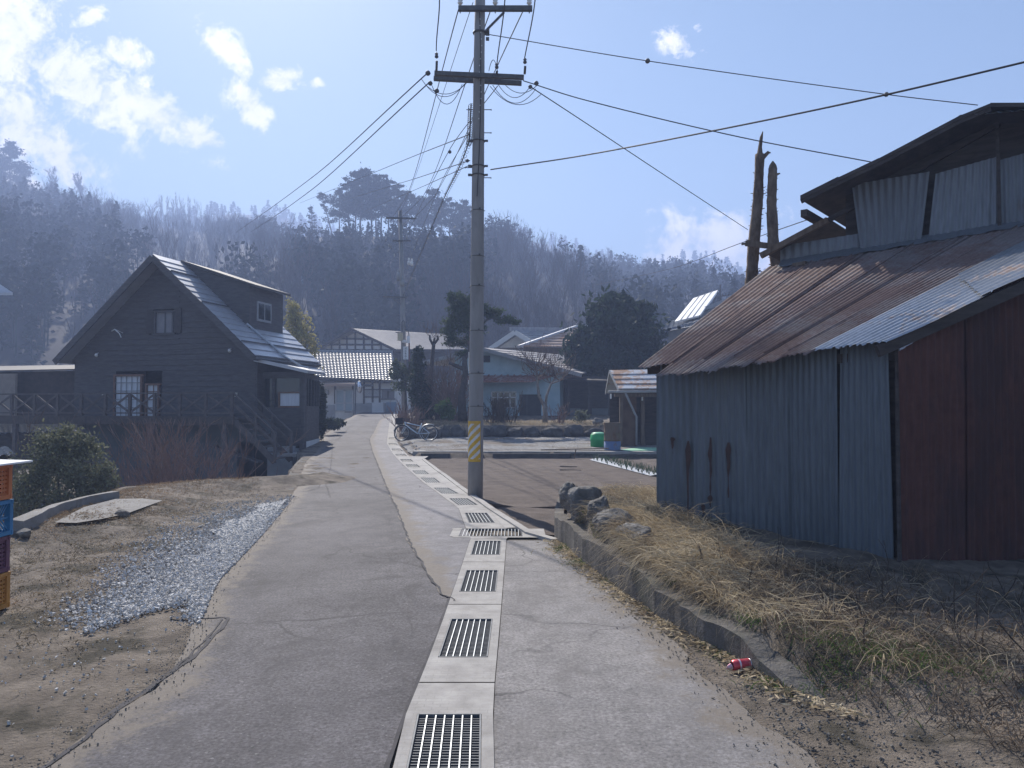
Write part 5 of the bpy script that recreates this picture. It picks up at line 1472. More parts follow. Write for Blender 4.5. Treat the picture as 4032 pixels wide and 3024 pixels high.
mb = MB(); mb.poly([Cc(tw_(ss0) - .05, ss0 + .1, 1.6), Cc(tw_(ss1) - .05, ss1, 1.6), Cc(tw_(ss1) - .05, ss1, 2.7), Cc(tw_(ss0) - .05, ss0 + .1, 2.7)]); mb.poly([Cc(TE - .2, ss0 + .06, 1.62), Cc(tn - .16, ss0 + .06, 1.62), Cc(tn - .16, ss0 + .06, 2.74), Cc(TE - .2, ss0 + .06, 2.74)]); sw = build('window', mb, M['glass'], ch)
mb = MB(); mb.poly([Cc(TE + .40, ss0 + .03, 1.66), Cc(tn - .20, ss0 + .03, 1.66), Cc(tn - .20, ss0 + .03, 2.10), Cc(TE + .40, ss0 + .03, 2.10)]); build('curtain', mb, M['curtain'], sw)
mb = MB(); sbox(mb, TE + .34, tn - .16, ss0 - .01, ss0 + .025, 2.10, 2.15); sbox(mb, TE + .34, tn - .16, ss0 - .01, ss0 + .025, 1.60, 1.655); sbox(mb, TE + .34, TE + .40, ss0 - .01, ss0 + .025, 1.655, 2.10); build('window_frame', mb, M['brown_frame'], sw)
mb = MB(); sbox(mb, 3.3, TE + .1, ss1 - .1, ss1, .3, 3.0); sbox(mb, TE + .1, tw_(ss1), ss1 - .1, ss1, .3, 2.8); build('back_wall', mb, WD, ch)
# deck with crossed railing
dz_ = 1.30; sd0 = -1.15
mb = MB(); sbox(mb, -13.5, TE + .05, sd0, .6, dz_ - .08, dz_); sbox(mb, -13.5, TE + .05, sd0 - .06, sd0, dz_ - .26, dz_ + .02); build('deck', mb, mat('deck_board', (.055, .045, .04), (.09, .075, .065), .8, 6, stretch=(1, 4, 1)), ch)
RAIL = mat('rail_wood', (.085, .072, .068), (.13, .112, .105), .75, 6)
mb = MB(); mb.beam(Cc(-13.5, sd0, 2.06), Cc(TE, sd0, 2.08), .09, .05); mb.beam(Cc(-13.5, sd0, 1.42), Cc(TE, sd0, 1.42), .05, .05)
build('rail', mb, RAIL, ch)
npan = 18; tl_ = -13.4
for i in range(npan + 1):
    t = tl_ + (TE - .05 - tl_) * i / npan
    mb = MB(); sbox(mb, t - .045, t + .045, sd0 - .045, sd0 + .045, dz_ - .2, 2.05); build('rail_post', mb, RAIL, ch)
    if i < npan:
        t2 = tl_ + (TE - .05 - tl_) * (i + 1) / npan; mb = MB()
        mb.beam(Cc(t + .045, sd0 - .012, 1.45), Cc(t2 - .045, sd0 - .012, 2.02), .02, .075); mb.beam(Cc(t + .045, sd0 + .012, 2.02), Cc(t2 - .045, sd0 + .012, 1.45), .02, .075); build('cross_brace', mb, RAIL, ch)
for t in (-13, -10.2, -7.4, -4.6, -1.8, 1.0, 3.7):
    mb = MB(); sbox(mb, t - .07, t + .07, sd0, sd0 + .14, -2.75, dz_ - .1); build('deck_post', mb, RAIL, ch)
# stairs down to the lane
ns = 7; TREAD = mat('stair_wood', (.12, .10, .09), (.17, .15, .135), .8, 6)
for i in range(ns):
    st = MB(); t = TE + .05 + (1.35) * i / ns; z = dz_ - .02 - 1.28 * (i + 1) / ns; sbox(st, t, t + .30, sd0 + .03, sd0 + .95, z - .04, z); build('stair_tread', st, TREAD, ch)
for s in (sd0, sd0 + .98):
    mb = MB(); mb.beam(Cc(TE, s, dz_ - .10), Cc(TE + 1.5, s, -.12), .05, .22); build('stair_stringer', mb, RAIL, ch)
    mb = MB(); mb.beam(Cc(TE - .02, s, 2.08), Cc(TE + 1.53, s, .78), .08, .05); mb.beam(Cc(TE, s, 1.72), Cc(TE + 1.5, s, .45), .04, .10); mb.beam(Cc(TE + 1.5, s, -.15), Cc(TE + 1.5, s, .80), .09, .09); mb.beam(Cc(TE + .8, s, .55), Cc(TE + .8, s, 1.42), .07, .07); build('stair_rail', mb, RAIL, ch)
mb = MB(); mb.box(Cc(5.75, -.1, .06), (.75, .9, .10), R(-14)); build('door_step', mb, M['concrete'], ch)
mb = MB(); mb.tube([Cc(tn + .1, ss0 - .25, .18), Cc(tn + .65, ss0 - .5, .12)], .04, 6); build('drain_pipe', mb, M['ironwork'], ch)
# basement under the deck
BASE = mat('basement_wall', (.10, .125, .14), (.13, .155, .17), .85, 2, 6)
mb = MB(); sbox(mb, -3.6, 3.05, .6, .8, -2.9, 1.2); sbox(mb, 3.05, 4.3, .62, .8, .4, 1.2); sbox(mb, -3.6, -3.4, .8, 4.2, -2.9, 1.2); sbox(mb, -3.4, 4.1, 4.0, 4.2, -2.9, 1.2); sbox(mb, 4.1, 4.3, .8, 4.2, -2.9, .3); build('basement_wall', mb, BASE, ch)
mb = MB(); sbox(mb, 4.3, 5.25, .45, .65, -2.9, .30); sbox(mb, 5.05, 5.25, .65, 3.5, -2.9, .2); build('basement_side_wall', mb, mat('pale_block_wall', (.27, .29, .31), (.33, .35, .37), .85, 3), ch)
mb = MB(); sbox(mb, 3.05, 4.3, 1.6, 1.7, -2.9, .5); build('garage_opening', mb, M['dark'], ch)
mb = MB(); mb.beam(Cc(2.6, -.1, .30), Cc(4.4, -.1, -.22), .35, .06); build('awning', mb, M['ironwork'], ch)
mb = MB(); mb.box(Cc(2.35, .55, -1.05), (.06, .05, .20)); build('meter', mb, M['white_paint'], ch)
# left wing behind the deck
mb = MB(); sbox(mb, -13.0, -3.8, 1.4, 1.55, 1.2, 3.0); build('wing_wall', mb, mat('wing_boards', (.05, .038, .034), (.08, .062, .055), .8, 4), ch)
mb = MB(); mb.slab([Cc(-13, 1.1, 3.02), Cc(-3.9, 1.1, 3.06), Cc(-3.9, 4, 3.4), Cc(-13, 4, 3.4)], .06, (0, 0, -1)); build('wing_roof', mb, WD, ch)
mb = MB(); sbox(mb, -9.6, -6.75, .9, 1.0, 1.3, 2.9); build('wing_panel', mb, mat('tan_wall', (.24, .20, .17), (.30, .26, .22), .85, 3), ch)

# ---------------- end house with half-timbered gable and its tiled annex
eh = thing('house', 'large half-timbered house with a long pale sheet roof, at the end of the lane', 'house', (-9.5, 70, 1.5))
A1, L1, R1 = P(1384, 1293, 71), P(1249, 1372, 75), P(1560, 1378, 68)
A2, R2 = P(1755, 1316, 77), P(1838, 1379, 74)
mb = stepped(R1, R2, A2, A1, 18, .035); er = build('roof', mb, PALEROOF, eh)
L2 = L1 + (A2 - A1)
mb = stepped(L2, L1, A1, A2, 12, .03); build('roof', mb, PALEROOF, eh)
mb = MB(); mb.poly([A2, R2, L2]); build('hip_roof', mb, PALEROOF, eh)
mb = MB(); mb.beam(A1 + Vector((0, -.1, -.05)), R1 + Vector((0, -.1, -.05)), .08, .22); mb.beam(A1 + Vector((0, -.1, -.05)), L1 + Vector((0, -.1, -.05)), .08, .22); mb.beam(R1, R2, .1, .14); build('verge_board', mb, M['wood_dark'], eh)
ga = lambda u, v, o=0: PV(u, v, L1 + Vector((.3, .5 - o, 0)), R1 + Vector((.3, .5 - o, 0)))
mb = MB(); mb.poly([ga(1270, 1376), ga(1545, 1376), ga(1384, 1300)]); build('gable_plaster', mb, M['white_wall'], eh)
mb = MB()
for (p, q) in (((1262, 1377), (1556, 1379)), ((1290, 1357), (1515, 1357)), ((1330, 1334), (1462, 1335)), ((1337, 1330), (1337, 1377)), ((1366, 1312), (1366, 1377)), ((1399, 1306), (1399, 1377)), ((1432, 1322), (1432, 1377)), ((1465, 1338), (1465, 1377)), ((1305, 1350), (1305, 1377)), ((1500, 1356), (1500, 1377))):
    mb.beam(ga(*p, .06), ga(*q, .06), .12, .14, (0, -1, 0) if p[0] == q[0] else (0, 0, 1))
build('timber_frame', mb, M['wood_dark'], eh)
mb = MB(); mb.hexa([ga(1258, 1640), ga(1552, 1640), ga(1552, 1640) + Vector((0, .3, 0)), ga(1258, 1640) + Vector((0, .3, 0))], [ga(1258, 1378), ga(1552, 1378), ga(1552, 1378) + Vector((0, .3, 0)), ga(1258, 1378) + Vector((0, .3, 0))])
e1, e2 = R1 + Vector((-.3, .6, 0)), R2 + Vector((-.6, .3, 0))
mb.poly([(e1.x, e1.y, 0), (e2.x, e2.y, 0), (e2.x, e2.y, e2.z - .1), (e1.x, e1.y, e1.z - .1)]); build('wall', mb, M['wood_dark'], eh)
for (u0, u1) in ((1505, 1516), (1542, 1557)):
    mb = MB(); mb.poly([ga(u0, 1442, .03), ga(u1, 1442, .03), ga(u1, 1406, .03), ga(u0, 1406, .03)]); build('window', mb, mat('dim_curtain', (.22, .26, .34), (.26, .30, .38), .7, 2) if u0 == 1505 else MATS['dim_curtain'], eh)
AD = 58.6
an = thing('annex', 'low white-walled annex with a glinting tiled roof, facing the lane end', 'house', (P(1400, 1625, AD).x, AD, 1.2))
bl, br, tr, tl = P(1243, 1487, AD - .7), P(1556, 1500, AD - .7), P(1545, 1386, AD + 4.2), P(1228, 1384, AD + 4.2)
mb = tile_grid(bl, br, tr, tl, 24, 17, .035, .075); build('roof', mb, TILE, an)
mb = MB(); mb.beam(tl, tr, .35, .25); build('ridge', mb, TILE, an)
mb = MB(); mb.beam(bl + Vector((0, .2, -.12)), br + Vector((0, .2, -.12)), .3, .14); build('eave_board', mb, M['wood_dark'], an)
aw = lambda u, v, o=0.0: P(u, v, AD - o)
mb = MB(); mb.poly([aw(1225, 1650), aw(1562, 1650), aw(1562, 1490), aw(1225, 1490)]); w1 = aw(1562, 1650); mb.poly([w1, w1 + Vector((.4, 5, 0)), w1 + Vector((.4, 5, 3.2)), aw(1562, 1490)]); build('wall', mb, M['white_wall'], an)
mb = MB(); mb.hexa([aw(1225, 1650, .06), aw(1320, 1650, .06), aw(1320, 1650), aw(1225, 1650)], [aw(1225, 1594, .06), aw(1320, 1594, .06), aw(1320, 1594), aw(1225, 1594)]); mb.hexa([aw(1390, 1650, .06), aw(1562, 1650, .06), aw(1562, 1650), aw(1390, 1650)], [aw(1390, 1588, .06), aw(1562, 1585, .06), aw(1562, 1585), aw(1390, 1588)]); build('wall_base', mb, M['grey_wall'], an)
mb = MB()
for u in (1319, 1390, 1433, 1467, 1495): mb.beam(aw(u, 1590, .05), aw(u, 1495, .05), .13, .06, (0, 1, 0))
for (u0, u1, v) in ((1433, 1556, 1534), (1433, 1500, 1563), (1500, 1556, 1571)): mb.beam(aw(u0, v, .055), aw(u1, v, .055), .06, .08)
build('timber_frame', mb, mat('brown_post', (.055, .042, .038), (.08, .06, .055), .8, 5), an)
for (u0, u1, v0, v1, nb) in ((1436, 1463, 1536, 1561, 7), (1472, 1492, 1536, 1561, 5)):
    mb = MB(); mb.poly([aw(u0, v1, .03), aw(u1, v1, .03), aw(u1, v0, .03), aw(u0, v0, .03)]); wo = build('window', mb, M['glass'], an)
    mb = MB()
    for i in range(nb): u = u0 + (u1 - u0) * (i + .5) / nb; mb.beam(aw(u, v1, .06), aw(u, v0, .06), .03, .03, (0, 1, 0))
    build('lattice', mb, M['white_paint'], wo)
mb = MB(); mb.poly([aw(1503, 1568, .03), aw(1553, 1568, .03), aw(1553, 1537, .03), aw(1503, 1537, .03)]); wo = build('window', mb, mat('brown_glass', (.16, .15, .15), (.20, .19, .19), .2, 2, spec=.5), an)
mb = MB(); mb.beam(aw(1528, 1568, .06), aw(1528, 1537, .06), .12, .03, (0, 1, 0)); build('window_frame', mb, MATS['brown_post'], wo)
mb = MB(); mb.poly([aw(1323, 1619, .05), aw(1390, 1619, .05), aw(1390, 1534, .05), aw(1323, 1534, .05)]); do = build('door', mb, mat('frosted_door', (.30, .38, .42), (.38, .46, .50), .25, 2, spec=.5), an)
mb = MB()
for u in (1323, 1357, 1389): mb.beam(aw(u, 1619, .1), aw(u, 1534, .1), .10 if u != 1357 else .16, .05, (0, 1, 0))
for v in (1536, 1587, 1617): mb.beam(aw(1323, v, .1), aw(1389, v, .1), .05, .09)
build('door_frame', mb, M['steel'], do)
mb = MB(); mb.slab([aw(1253, 1512, 1.3), aw(1399, 1509, 1.3), aw(1399, 1501, .0), aw(1253, 1502, 0)], .18, (0, 0, -1)); build('canopy', mb, mat('canopy_edge', (.36, .25, .19), (.42, .30, .23), .7, 4), an)
mb = MB(); mb.box(aw(1376, 1622, .5), (.60, .5, .12)); build('door_step', mb, M['concrete'], an)
mb = MB(); mb.box(aw(1285, 1545, .12), (.30, .2, .36)); build('meter_box', mb, M['grey_wall'], an)
mb = MB(); c = aw(1489, 1606, .7); mb.box(c, (.82, .6, .70)); mb.box(c + Vector((0, 0, .37)), (.88, .66, .06)); tk = solo('water_tank', mb, mat('tank_plastic', (.58, .60, .60), (.64, .66, .66), .6, 3), 'pale square plastic tank standing against the annex wall', 'tank', base=c - Vector((0, 0, .36)))
mb = MB(); c = aw(1541, 1602, .4); mb.box(c, (.75, .06, .72)); solo('board', mb, mat('blue_board', (.17, .24, .32), (.22, .29, .37), .7, 3), 'blue-grey board leaning on the annex wall right of the pale tank', 'board', base=c - Vector((0, 0, .36)))
mb = MB(); mb.tube([aw(1583, 1615, 0), aw(1583, 1528, 0)], .07, 6); mb.tube([aw(1593, 1615, -.3), aw(1593, 1528, -.3)], .07, 6); solo('downpipe', mb, M['white_paint'], 'pair of pale vertical pipes in the dark gap right of the annex', 'pipe')
# traffic mirror
MD = 55.0
mm = thing('traffic_mirror', 'round convex traffic mirror seen edge-on, on a thin post before the annex', 'traffic mirror', P(1399, 1628, MD))
mb = MB(); mb.tube([P(1399, 1632, MD), P(1400, 1500, MD)], .04, 8); build('post', mb, M['ironwork'], mm)
ax = Vector((-.80, -.58, -.05)).normalized(); c = P(1413, 1524, MD - .1)
mb = MB(); mb.lathe(c, [(.40, -.06), (.41, .02), (.33, .07), (.2, .10), (.02, .115)], 26, ax); build('mirror', mb, mat('mirror_glass', (.62, .66, .72), None, .12, metal=.8), mm, True)
mb = MB(); mb.lathe(c - ax * .03, [(.44, -.03), (.45, .0), (.42, .04)], 26, ax, False); mb.tube([c, P(1400, 1508, MD)], .03, 6); mb.box(c + Vector((.55, .1, .12)), (.9, .06, .18)); build('hood', mb, M['ironwork'], mm, True)

# ---------------- pale blue house behind the garden
BDp = 42.8
bh = thing('house', 'pale blue plastered house with a low gable and rusty pent roof, behind the garden', 'house', P(2050, 1655, BDp))
bA, bE, bB, bF = P(1893, 1368, BDp - .4), P(2291, 1472, BDp - .9), P(2216, 1397, BDp + 9), P(2330, 1466, BDp + 8)
mb = stepped(bE, bF, bB, bA, 9, .03); build('roof', mb, PALEROOF, bh)
bL = P(1640, 1430, BDp - .4); mb = MB(); mb.slab([bL, bA, bB, bL + (bB - bA)], .08, (0, 0, -1)); build('roof', mb, PALEROOF, bh)
mb = MB(); mb.beam(bA + Vector((0, -.05, -.08)), bE + Vector((0, -.05, -.08)), .08, .20); mb.beam(bA + Vector((0, -.05, -.08)), bL + Vector((0, -.05, -.08)), .08, .20); build('verge_board', mb, M['grey_wall'], bh)
bw = lambda u, v, o=0.0: P(u, v, BDp - o)
mb = MB(); mb.poly([bw(1790, 1490), bw(2215, 1490), bw(2200, 1458), bw(1893, 1376), bw(1790, 1402)]); mb.poly([bw(1700, 1672), bw(1934, 1672), bw(1934, 1490), bw(1700, 1490)]); mb.poly([bw(1934, 1541), bw(2034, 1541), bw(2034, 1490), bw(1934, 1490)]); mb.poly([bw(1934, 1672), bw(2034, 1672), bw(2034, 1607), bw(1934, 1607)])
mb.poly([bw(2034, 1672), bw(2045, 1672), bw(2045, 1490), bw(2034, 1490)]); mb.poly([bw(2045, 1553), bw(2131, 1553), bw(2131, 1490), bw(2045, 1490)]); mb.poly([bw(2131, 1672), bw(2205, 1672), bw(2205, 1490), bw(2131, 1490)])
s2 = Vector((.9, 6, 0)); mb.poly([bw(2205, 1672), bw(2205, 1672) + s2, bw(2205, 1490) + s2, bw(2205, 1490)]); build('wall', mb, M['blue_wall'], bh)
mb = MB(); mb.poly([bw(1934, 1607, -.15), bw(2034, 1607, -.15), bw(2034, 1541, -.15), bw(1934, 1541, -.15)]); wo = build('window', mb, M['glass'], bh)
mb = MB()
for u in (1936, 1960, 1984, 2008, 2032): mb.beam(bw(u, 1607, -.06), bw(u, 1541, -.06), .06, .05, (0, 1, 0))
for v in (1543, 1565, 1604): mb.beam(bw(1934, v, -.06), bw(2034, v, -.06), .05, .06)
build('window_frame', mb, M['white_paint'], wo)
mb = MB(); mb.poly([bw(2045, 1660, -.2), bw(2131, 1660, -.2), bw(2131, 1553, -.2), bw(2045, 1553, -.2)]); do = build('door', mb, mat('dark_door', (.035, .04, .045), (.05, .055, .06), .6, 3), bh)
mb = MB(); mb.beam(bw(2075, 1660, -.15), bw(2075, 1553, -.15), .03, .03, (0, 1, 0)); build('door_rail', mb, M['ironwork'], do)
mb = MB(); mb.poly([bw(1893, 1427, .02), bw(1930, 1427, .02), bw(1930, 1400, .02), bw(1893, 1400, .02)]); build('vent', mb, M['dark'], bh)
p0, p1, p2, p3 = bw(1800, 1502, 1.0), bw(2092, 1501, 1.0), bw(2178, 1478, 0), bw(1800, 1478, 0)
mb = MB(); mb.slab([p0, p1, p2, p3], .06, (0, 0, -1))
for i in range(16): a = i / 15; mb.beam(p0.lerp(p1, a) + Vector((0, 0, .03)), p3.lerp(p2, a) + Vector((0, 0, .03)), .05, .06)
build('pent_roof', mb, rust_mat('pent_rust', (.30, .22, .20), (.36, .28, .26), (.22, .10, .08), (.28, .15, .12), .6, (1, 1, 1), .6, 0, 1, 8), bh)
mb = MB(); mb.poly([bw(2218, 1676, -2.2), bw(2480, 1676, -2.2), bw(2480, 1480, -2.2), bw(2218, 1480, -2.2)]); mb.hexa([bw(2228, 1500, .5), bw(2470, 1505, .5), bw(2470, 1490, -3), bw(2228, 1486, -3)], [p + Vector((0, 0, .08)) for p in (bw(2228, 1500, .5), bw(2470, 1505, .5), bw(2470, 1490, -3), bw(2228, 1486, -3))])
for u in (2240, 2320, 2400): mb.beam(bw(u, 1676, .2), bw(u, 1498, .2), .13, .13, (0, 1, 0))
build('carport', mb, M['wood_dark'], bh)
mb = MB(); mb.poly([bw(2330, 1672, -1), bw(2405, 1672, -1), bw(2405, 1608, -1), bw(2330, 1608, -1)]); mb.poly([bw(2244, 1660, -1), bw(2285, 1660, -1), bw(2285, 1608, -1), bw(2244, 1608, -1)]); build('storage_panel', mb, mat('grey_panel', (.13, .145, .155), (.16, .175, .185), .8, 3), bh)

# ---------------- white gable house with tiled roof and brown-roofed house behind
WDp = 60.0
wh = thing('house', 'white-gabled house with grey tiled roof behind the blue house', 'house', P(2050, 1640, WDp))
a, l, r2, b = P(2027, 1302, WDp), P(1928, 1369, WDp), P(2140, 1372, WDp - 1), P(2210, 1303, WDp + 4)
mb = tile_grid(r2, P(2330, 1374, WDp + 3), b, a, 18, 10, .05, .05); build('roof', mb, TILE, wh)
mb = MB(); mb.slab([l, a, b, l + (b - a)], .12, (0, 0, -1)); build('roof', mb, TILE, wh)
mb = MB(); mb.beam(a + Vector((0, -.2, -.14)), l + Vector((0, -.2, -.14)), .10, .36); mb.beam(a + Vector((0, -.2, -.14)), r2 + Vector((0, -.2, -.14)), .10, .36); build('barge_board', mb, M['white_wall'], wh)
mb = MB(); mb.poly([P(1950, 1640, WDp + .6), P(2130, 1640, WDp + .6), P(2130, 1366, WDp + .6), P(2027, 1316, WDp + .6), P(1950, 1366, WDp + .6)]); build('wall', mb, M['white_wall'], wh)
mb = MB(); mb.beam(a + Vector((-.3, 0, .12)), b + Vector((0, 0, .12)), .35, .32); build('ridge', mb, TILE, wh)
mb = MB(); mb.beam(P(1945, 1373, WDp - .5), P(2140, 1373, WDp - .5), .5, .12); build('pent_edge', mb, M['wood_mid'], wh)
br_ = thing('house', 'house with a rusty orange-brown hipped roof, left of the round evergreen', 'house', P(2160, 1640, 54))
q = [P(2044, 1364, 53), P(2330, 1366, 55), P(2345, 1284, 58), P(2268, 1286, 57.5)]
mb = stepped(q[0], q[1], q[2], q[3], 8, .05); build('roof', mb, BROWNROOF, br_)
mb = MB(); mb.beam(q[0], q[3], .25, .18); mb.beam(q[3], q[2], .3, .2); build('ridge', mb, MATS['sheet_roof'], br_)
mb = MB(); mb.poly([q[3], q[2], P(2400, 1350, 62), P(2230, 1350, 62)]); build('back_roof', mb, BROWNROOF, br_)
mb = MB(); mb.hexa([P(2060, 1640, 53.8), P(2320, 1640, 55.6), P(2320, 1640, 60), P(2060, 1640, 60)], [P(2060, 1366, 53.8), P(2320, 1368, 55.6), P(2320, 1368, 60), P(2060, 1366, 60)]); build('wall', mb, M['wood_mid'], br_)
# ---------------- house with the white solar water panel, right
SDp = 44.0
sh = thing('house', 'grey-roofed house rising behind the rusty barn roof, carrying a white panel', 'house', P(2700, 1600, SDp))
e0, e1, t1, t0 = P(2606, 1303, SDp), P(2960, 1215, SDp - 5), P(2950, 1150, SDp), P(2618, 1275, SDp + 4.5)
mb = tile_grid(e0, e1, t1, t0, 16, 9, .04, .04); build('roof', mb, TILE, sh)
mb = MB(); mb.beam(P(2690, 1250, SDp + 1), P(2930, 1160, SDp - 3), .25, .22); build('ridge', mb, TILE, sh)
mb = MB(); mb.hexa([P(2632, 1640, SDp + .5), P(2980, 1640, SDp - 4), P(3000, 1640, SDp + 5), P(2640, 1640, SDp + 6)], [P(2632, 1305, SDp + .5), P(2980, 1225, SDp - 4), P(3000, 1225, SDp + 5), P(2640, 1300, SDp + 6)]); build('wall', mb, M['grey_wall'], sh)
q = [P(2656, 1266, SDp - .6), P(2755, 1241, SDp - 1.6), P(2828, 1141, SDp + 1.2), P(2730, 1174, SDp + 2.2)]
sp = thing('solar_panel', 'white tilted solar water panel on the roof behind the barn', 'solar panel', q[0])
mb = MB(); mb.slab(q, .10); build('panel', mb, M['white_board'], sp)
mb = MB()
for k in (.25, .5, .75): mb.beam(q[0].lerp(q[1], k) + Vector((0, 0, .02)), q[3].lerp(q[2], k) + Vector((0, 0, .02)), .05, .03)
build('rib', mb, M['grey_wall'], sp)
mb = MB(); mb.tube([q[1], q[1] - Vector((0, 0, .3))], .03, 5); mb.tube([q[2], P(2800, 1215, SDp)], .03, 5); build('stand', mb, M['ironwork'], sp)
mb = MB(); mb.tube([P(2834, 1220, 60), P(2836, 1120, 60)], .06, 5); mb.tube([P(2822, 1170, 60), P(2875, 1160, 60)], .05, 5)
for u in (2845, 2858, 2870): mb.tube([P(u, 1164, 60), P(u, 1156, 60)], .06, 5)
solo('utility_pole', mb, M['ironwork'], 'tiny distant pole top with three insulators, just right of the white panel', 'utility pole')

# ---------------- small shed with a rust-patched roof
SSD = 29.0
ss = thing('shed', 'small open shed with a rust-patched sheet roof and grey downpipe, beside the barn', 'shed', (P(2520, 1745, SSD).x, SSD, zp(P(2520, 1745, SSD).x, SSD)))
PATCH = rust_mat('patched_roof', (.40, .43, .47), (.48, .50, .53), (.30, .17, .11), (.42, .27, .18), .48, (1, 1, 1), .5, .2, 1.6, 7)
q0, q1, q2, q3 = P(2436, 1532, SSD - 1.0), P(2740, 1530, SSD - 1.0), P(2740, 1452, SSD + .2), P(2400, 1457, SSD + .2)
mb = stepped(q0, q1, q2, q3, 4, .03); build('roof', mb, PATCH, ss)
q4 = P(2384, 1545, SSD + 1.6); q5 = P(2720, 1545, SSD + 1.6); mb = MB(); mb.slab([q4, q5, q2 - Vector((0, 0, .01)), q3 - Vector((0, 0, .01))], .04, (0, 0, -1)); build('roof', mb, PATCH, ss)
mb = MB(); mb.beam(q0 + Vector((0, 0, -.04)), q3 + Vector((0, 0, -.04)), .03, .10); mb.beam(q3 + Vector((0, 0, -.04)), q4 + Vector((0, 0, -.04)), .03, .10); build('verge_board', mb, M['grey_wall'], ss)
mb = MB(); mb.tube([P(2396, 1543, SSD - 1.1), P(2740, 1541, SSD - 1.1)], .045, 8); mb.tube([P(2462, 1545, SSD - 1.1), P(2500, 1630, SSD - .7), P(2506, 1640, SSD - .7), P(2506, 1752, SSD - .7)], .04, 8); build('gutter_pipe', mb, M['grey_wall'], ss, True)
mb = MB(); mb.beam(P(2446, 1752, SSD - .8), P(2446, 1550, SSD - .8), .12, .12, (0, 1, 0)); mb.beam(P(2530, 1752, SSD - .4), P(2530, 1550, SSD - .4), .14, .14, (0, 1, 0)); mb.beam(P(2420, 1556, SSD - .8), P(2740, 1556, SSD - .8), .10, .12); build('post', mb, M['wood_mid'], ss)
mb = MB(); mb.poly([P(2452, 1756, SSD - .6), P(2506, 1756, SSD - .6), P(2506, 1548, SSD - .6), P(2452, 1548, SSD - .6)]); mb.poly([P(2440, 1756, SSD - .7), P(2440, 1756, SSD + 1.4), P(2440, 1540, SSD + 1.4), P(2440, 1540, SSD - .7)]); build('side_wall', mb, mat('earth_wall', (.11, .07, .052), (.17, .115, .085), .95, 3, 8), ss)
mb = MB(); mb.poly([P(2400, 1756, SSD + 1.4), P(2760, 1756, SSD + 1.4), P(2760, 1545, SSD + 1.4), P(2400, 1545, SSD + 1.4)]); mb.poly([P(2541, 1756, SSD), P(2760, 1756, SSD), P(2760, 1672, SSD), P(2541, 1672, SSD)]); build('back_wall', mb, M['wood_dark'], ss)
mb = MB(); mb.box(P(2405, 1560, SSD - .9), (.05, .05, .18)); mb.box(P(2529, 1569, SSD - .6), (.05, .05, .16)); build('hanging_tag', mb, M['white_paint'], ss)

# ---------------- low tiled roofs in the yard below, seen under the deck, and a roof corner at the left edge
lh = thing('house', 'low house with bright tiled roof in the yard below, glimpsed under the deck', 'house', (-21, 38, -2.7))
mb = tile_grid(P(-420, 1735, 33), P(330, 1700, 33), P(300, 1652, 39), P(-420, 1655, 39), 34, 12, .05, .06); build('roof', mb, TILE, lh)
mb = MB(); mb.hexa([P(-400, 1850, 33.6), P(300, 1850, 33.6), P(290, 1850, 40), P(-400, 1850, 40)], [P(-400, 1725, 33.6), P(300, 1700, 33.6), P(290, 1690, 40), P(-400, 1700, 40)]); build('wall', mb, M['wood_dark'], lh)
lh2 = thing('shed', 'small tiled outbuilding behind the crate stack, below the verge', 'shed', (-14, 19, -2.7))
mb = tile_grid(P(-420, 1830, 18.5), P(70, 1800, 18.5), P(30, 1764, 21), P(-420, 1770, 21), 14, 6, .04, .05); build('roof', mb, TILE, lh2)
mb = MB(); mb.hexa([P(-400, 2050, 18.8), P(50, 2050, 18.8), P(30, 2050, 20.8), P(-400, 2050, 20.8)], [P(-400, 1826, 18.8), P(50, 1802, 18.8), P(30, 1790, 20.8), P(-400, 1800, 20.8)]); build('wall', mb, M['wood_dark'], lh2)
nh = thing('house', 'neighbouring house of which only a dark roof corner shows at the left edge', 'house', (-34, 44, -2.5))
q = [P(50, 1152, 44), P(-900, 1150, 44), P(-900, 900, 49), P(-330, 900, 49)]
mb = MB(); mb.slab([q[0], q[3], q[2], q[1]], .15, (0, 0, -1)); build('roof', mb, METALROOF, nh)
mb = MB(); mb.hexa([P(-60, 1850, 45), P(-900, 1850, 45), P(-900, 1850, 53), P(-60, 1850, 53)], [P(-60, 1158, 45), P(-900, 1158, 45), P(-900, 1158, 53), P(-60, 1158, 53)]); build('wall', mb, M['wood_dark'], nh)

# ================================================================== VEGETATION
NR = np.random.default_rng(42)
def unit(n):
    v = NR.normal(0, 1, (n, 3)); return v / np.linalg.norm(v, axis=1, keepdims=True)
def leaf_quads(C, size, up=.0, aspect=.5, dirs=None):
    """lens-shaped leaf quads at points C"""
    n = len(C); d = unit(n) if dirs is None else dirs + unit(n) * .35
    d[:, 2] += up; d /= np.linalg.norm(d, axis=1, keepdims=True)
    s = np.cross(d, unit(n)); s /= np.linalg.norm(s, axis=1, keepdims=True) + 1e-9
    L = (np.asarray(size) * NR.uniform(.6, 1.3, n))[:, None]
    return np.stack([C - d * L * .5, C + s * L * aspect * .5, C + d * L * .5, C - s * L * aspect * .5], 1)
def clumped(c, r, n, k, spread=.34, shell=.75):
    """points gathered in k clumps inside an ellipsoid"""
    u = unit(k) * (NR.uniform(shell ** 3, 1, (k, 1)) ** (1 / 3)); inner = NR.random(k) < .3
    u[inner] *= NR.uniform(.2, .8, (inner.sum(), 1))
    i = NR.integers(0, k, n); q = u[i] + NR.normal(0, spread, (n, 3)) * NR.uniform(.5, 1, (k, 1))[i]
    return np.array(c) + q * np.array(r), i
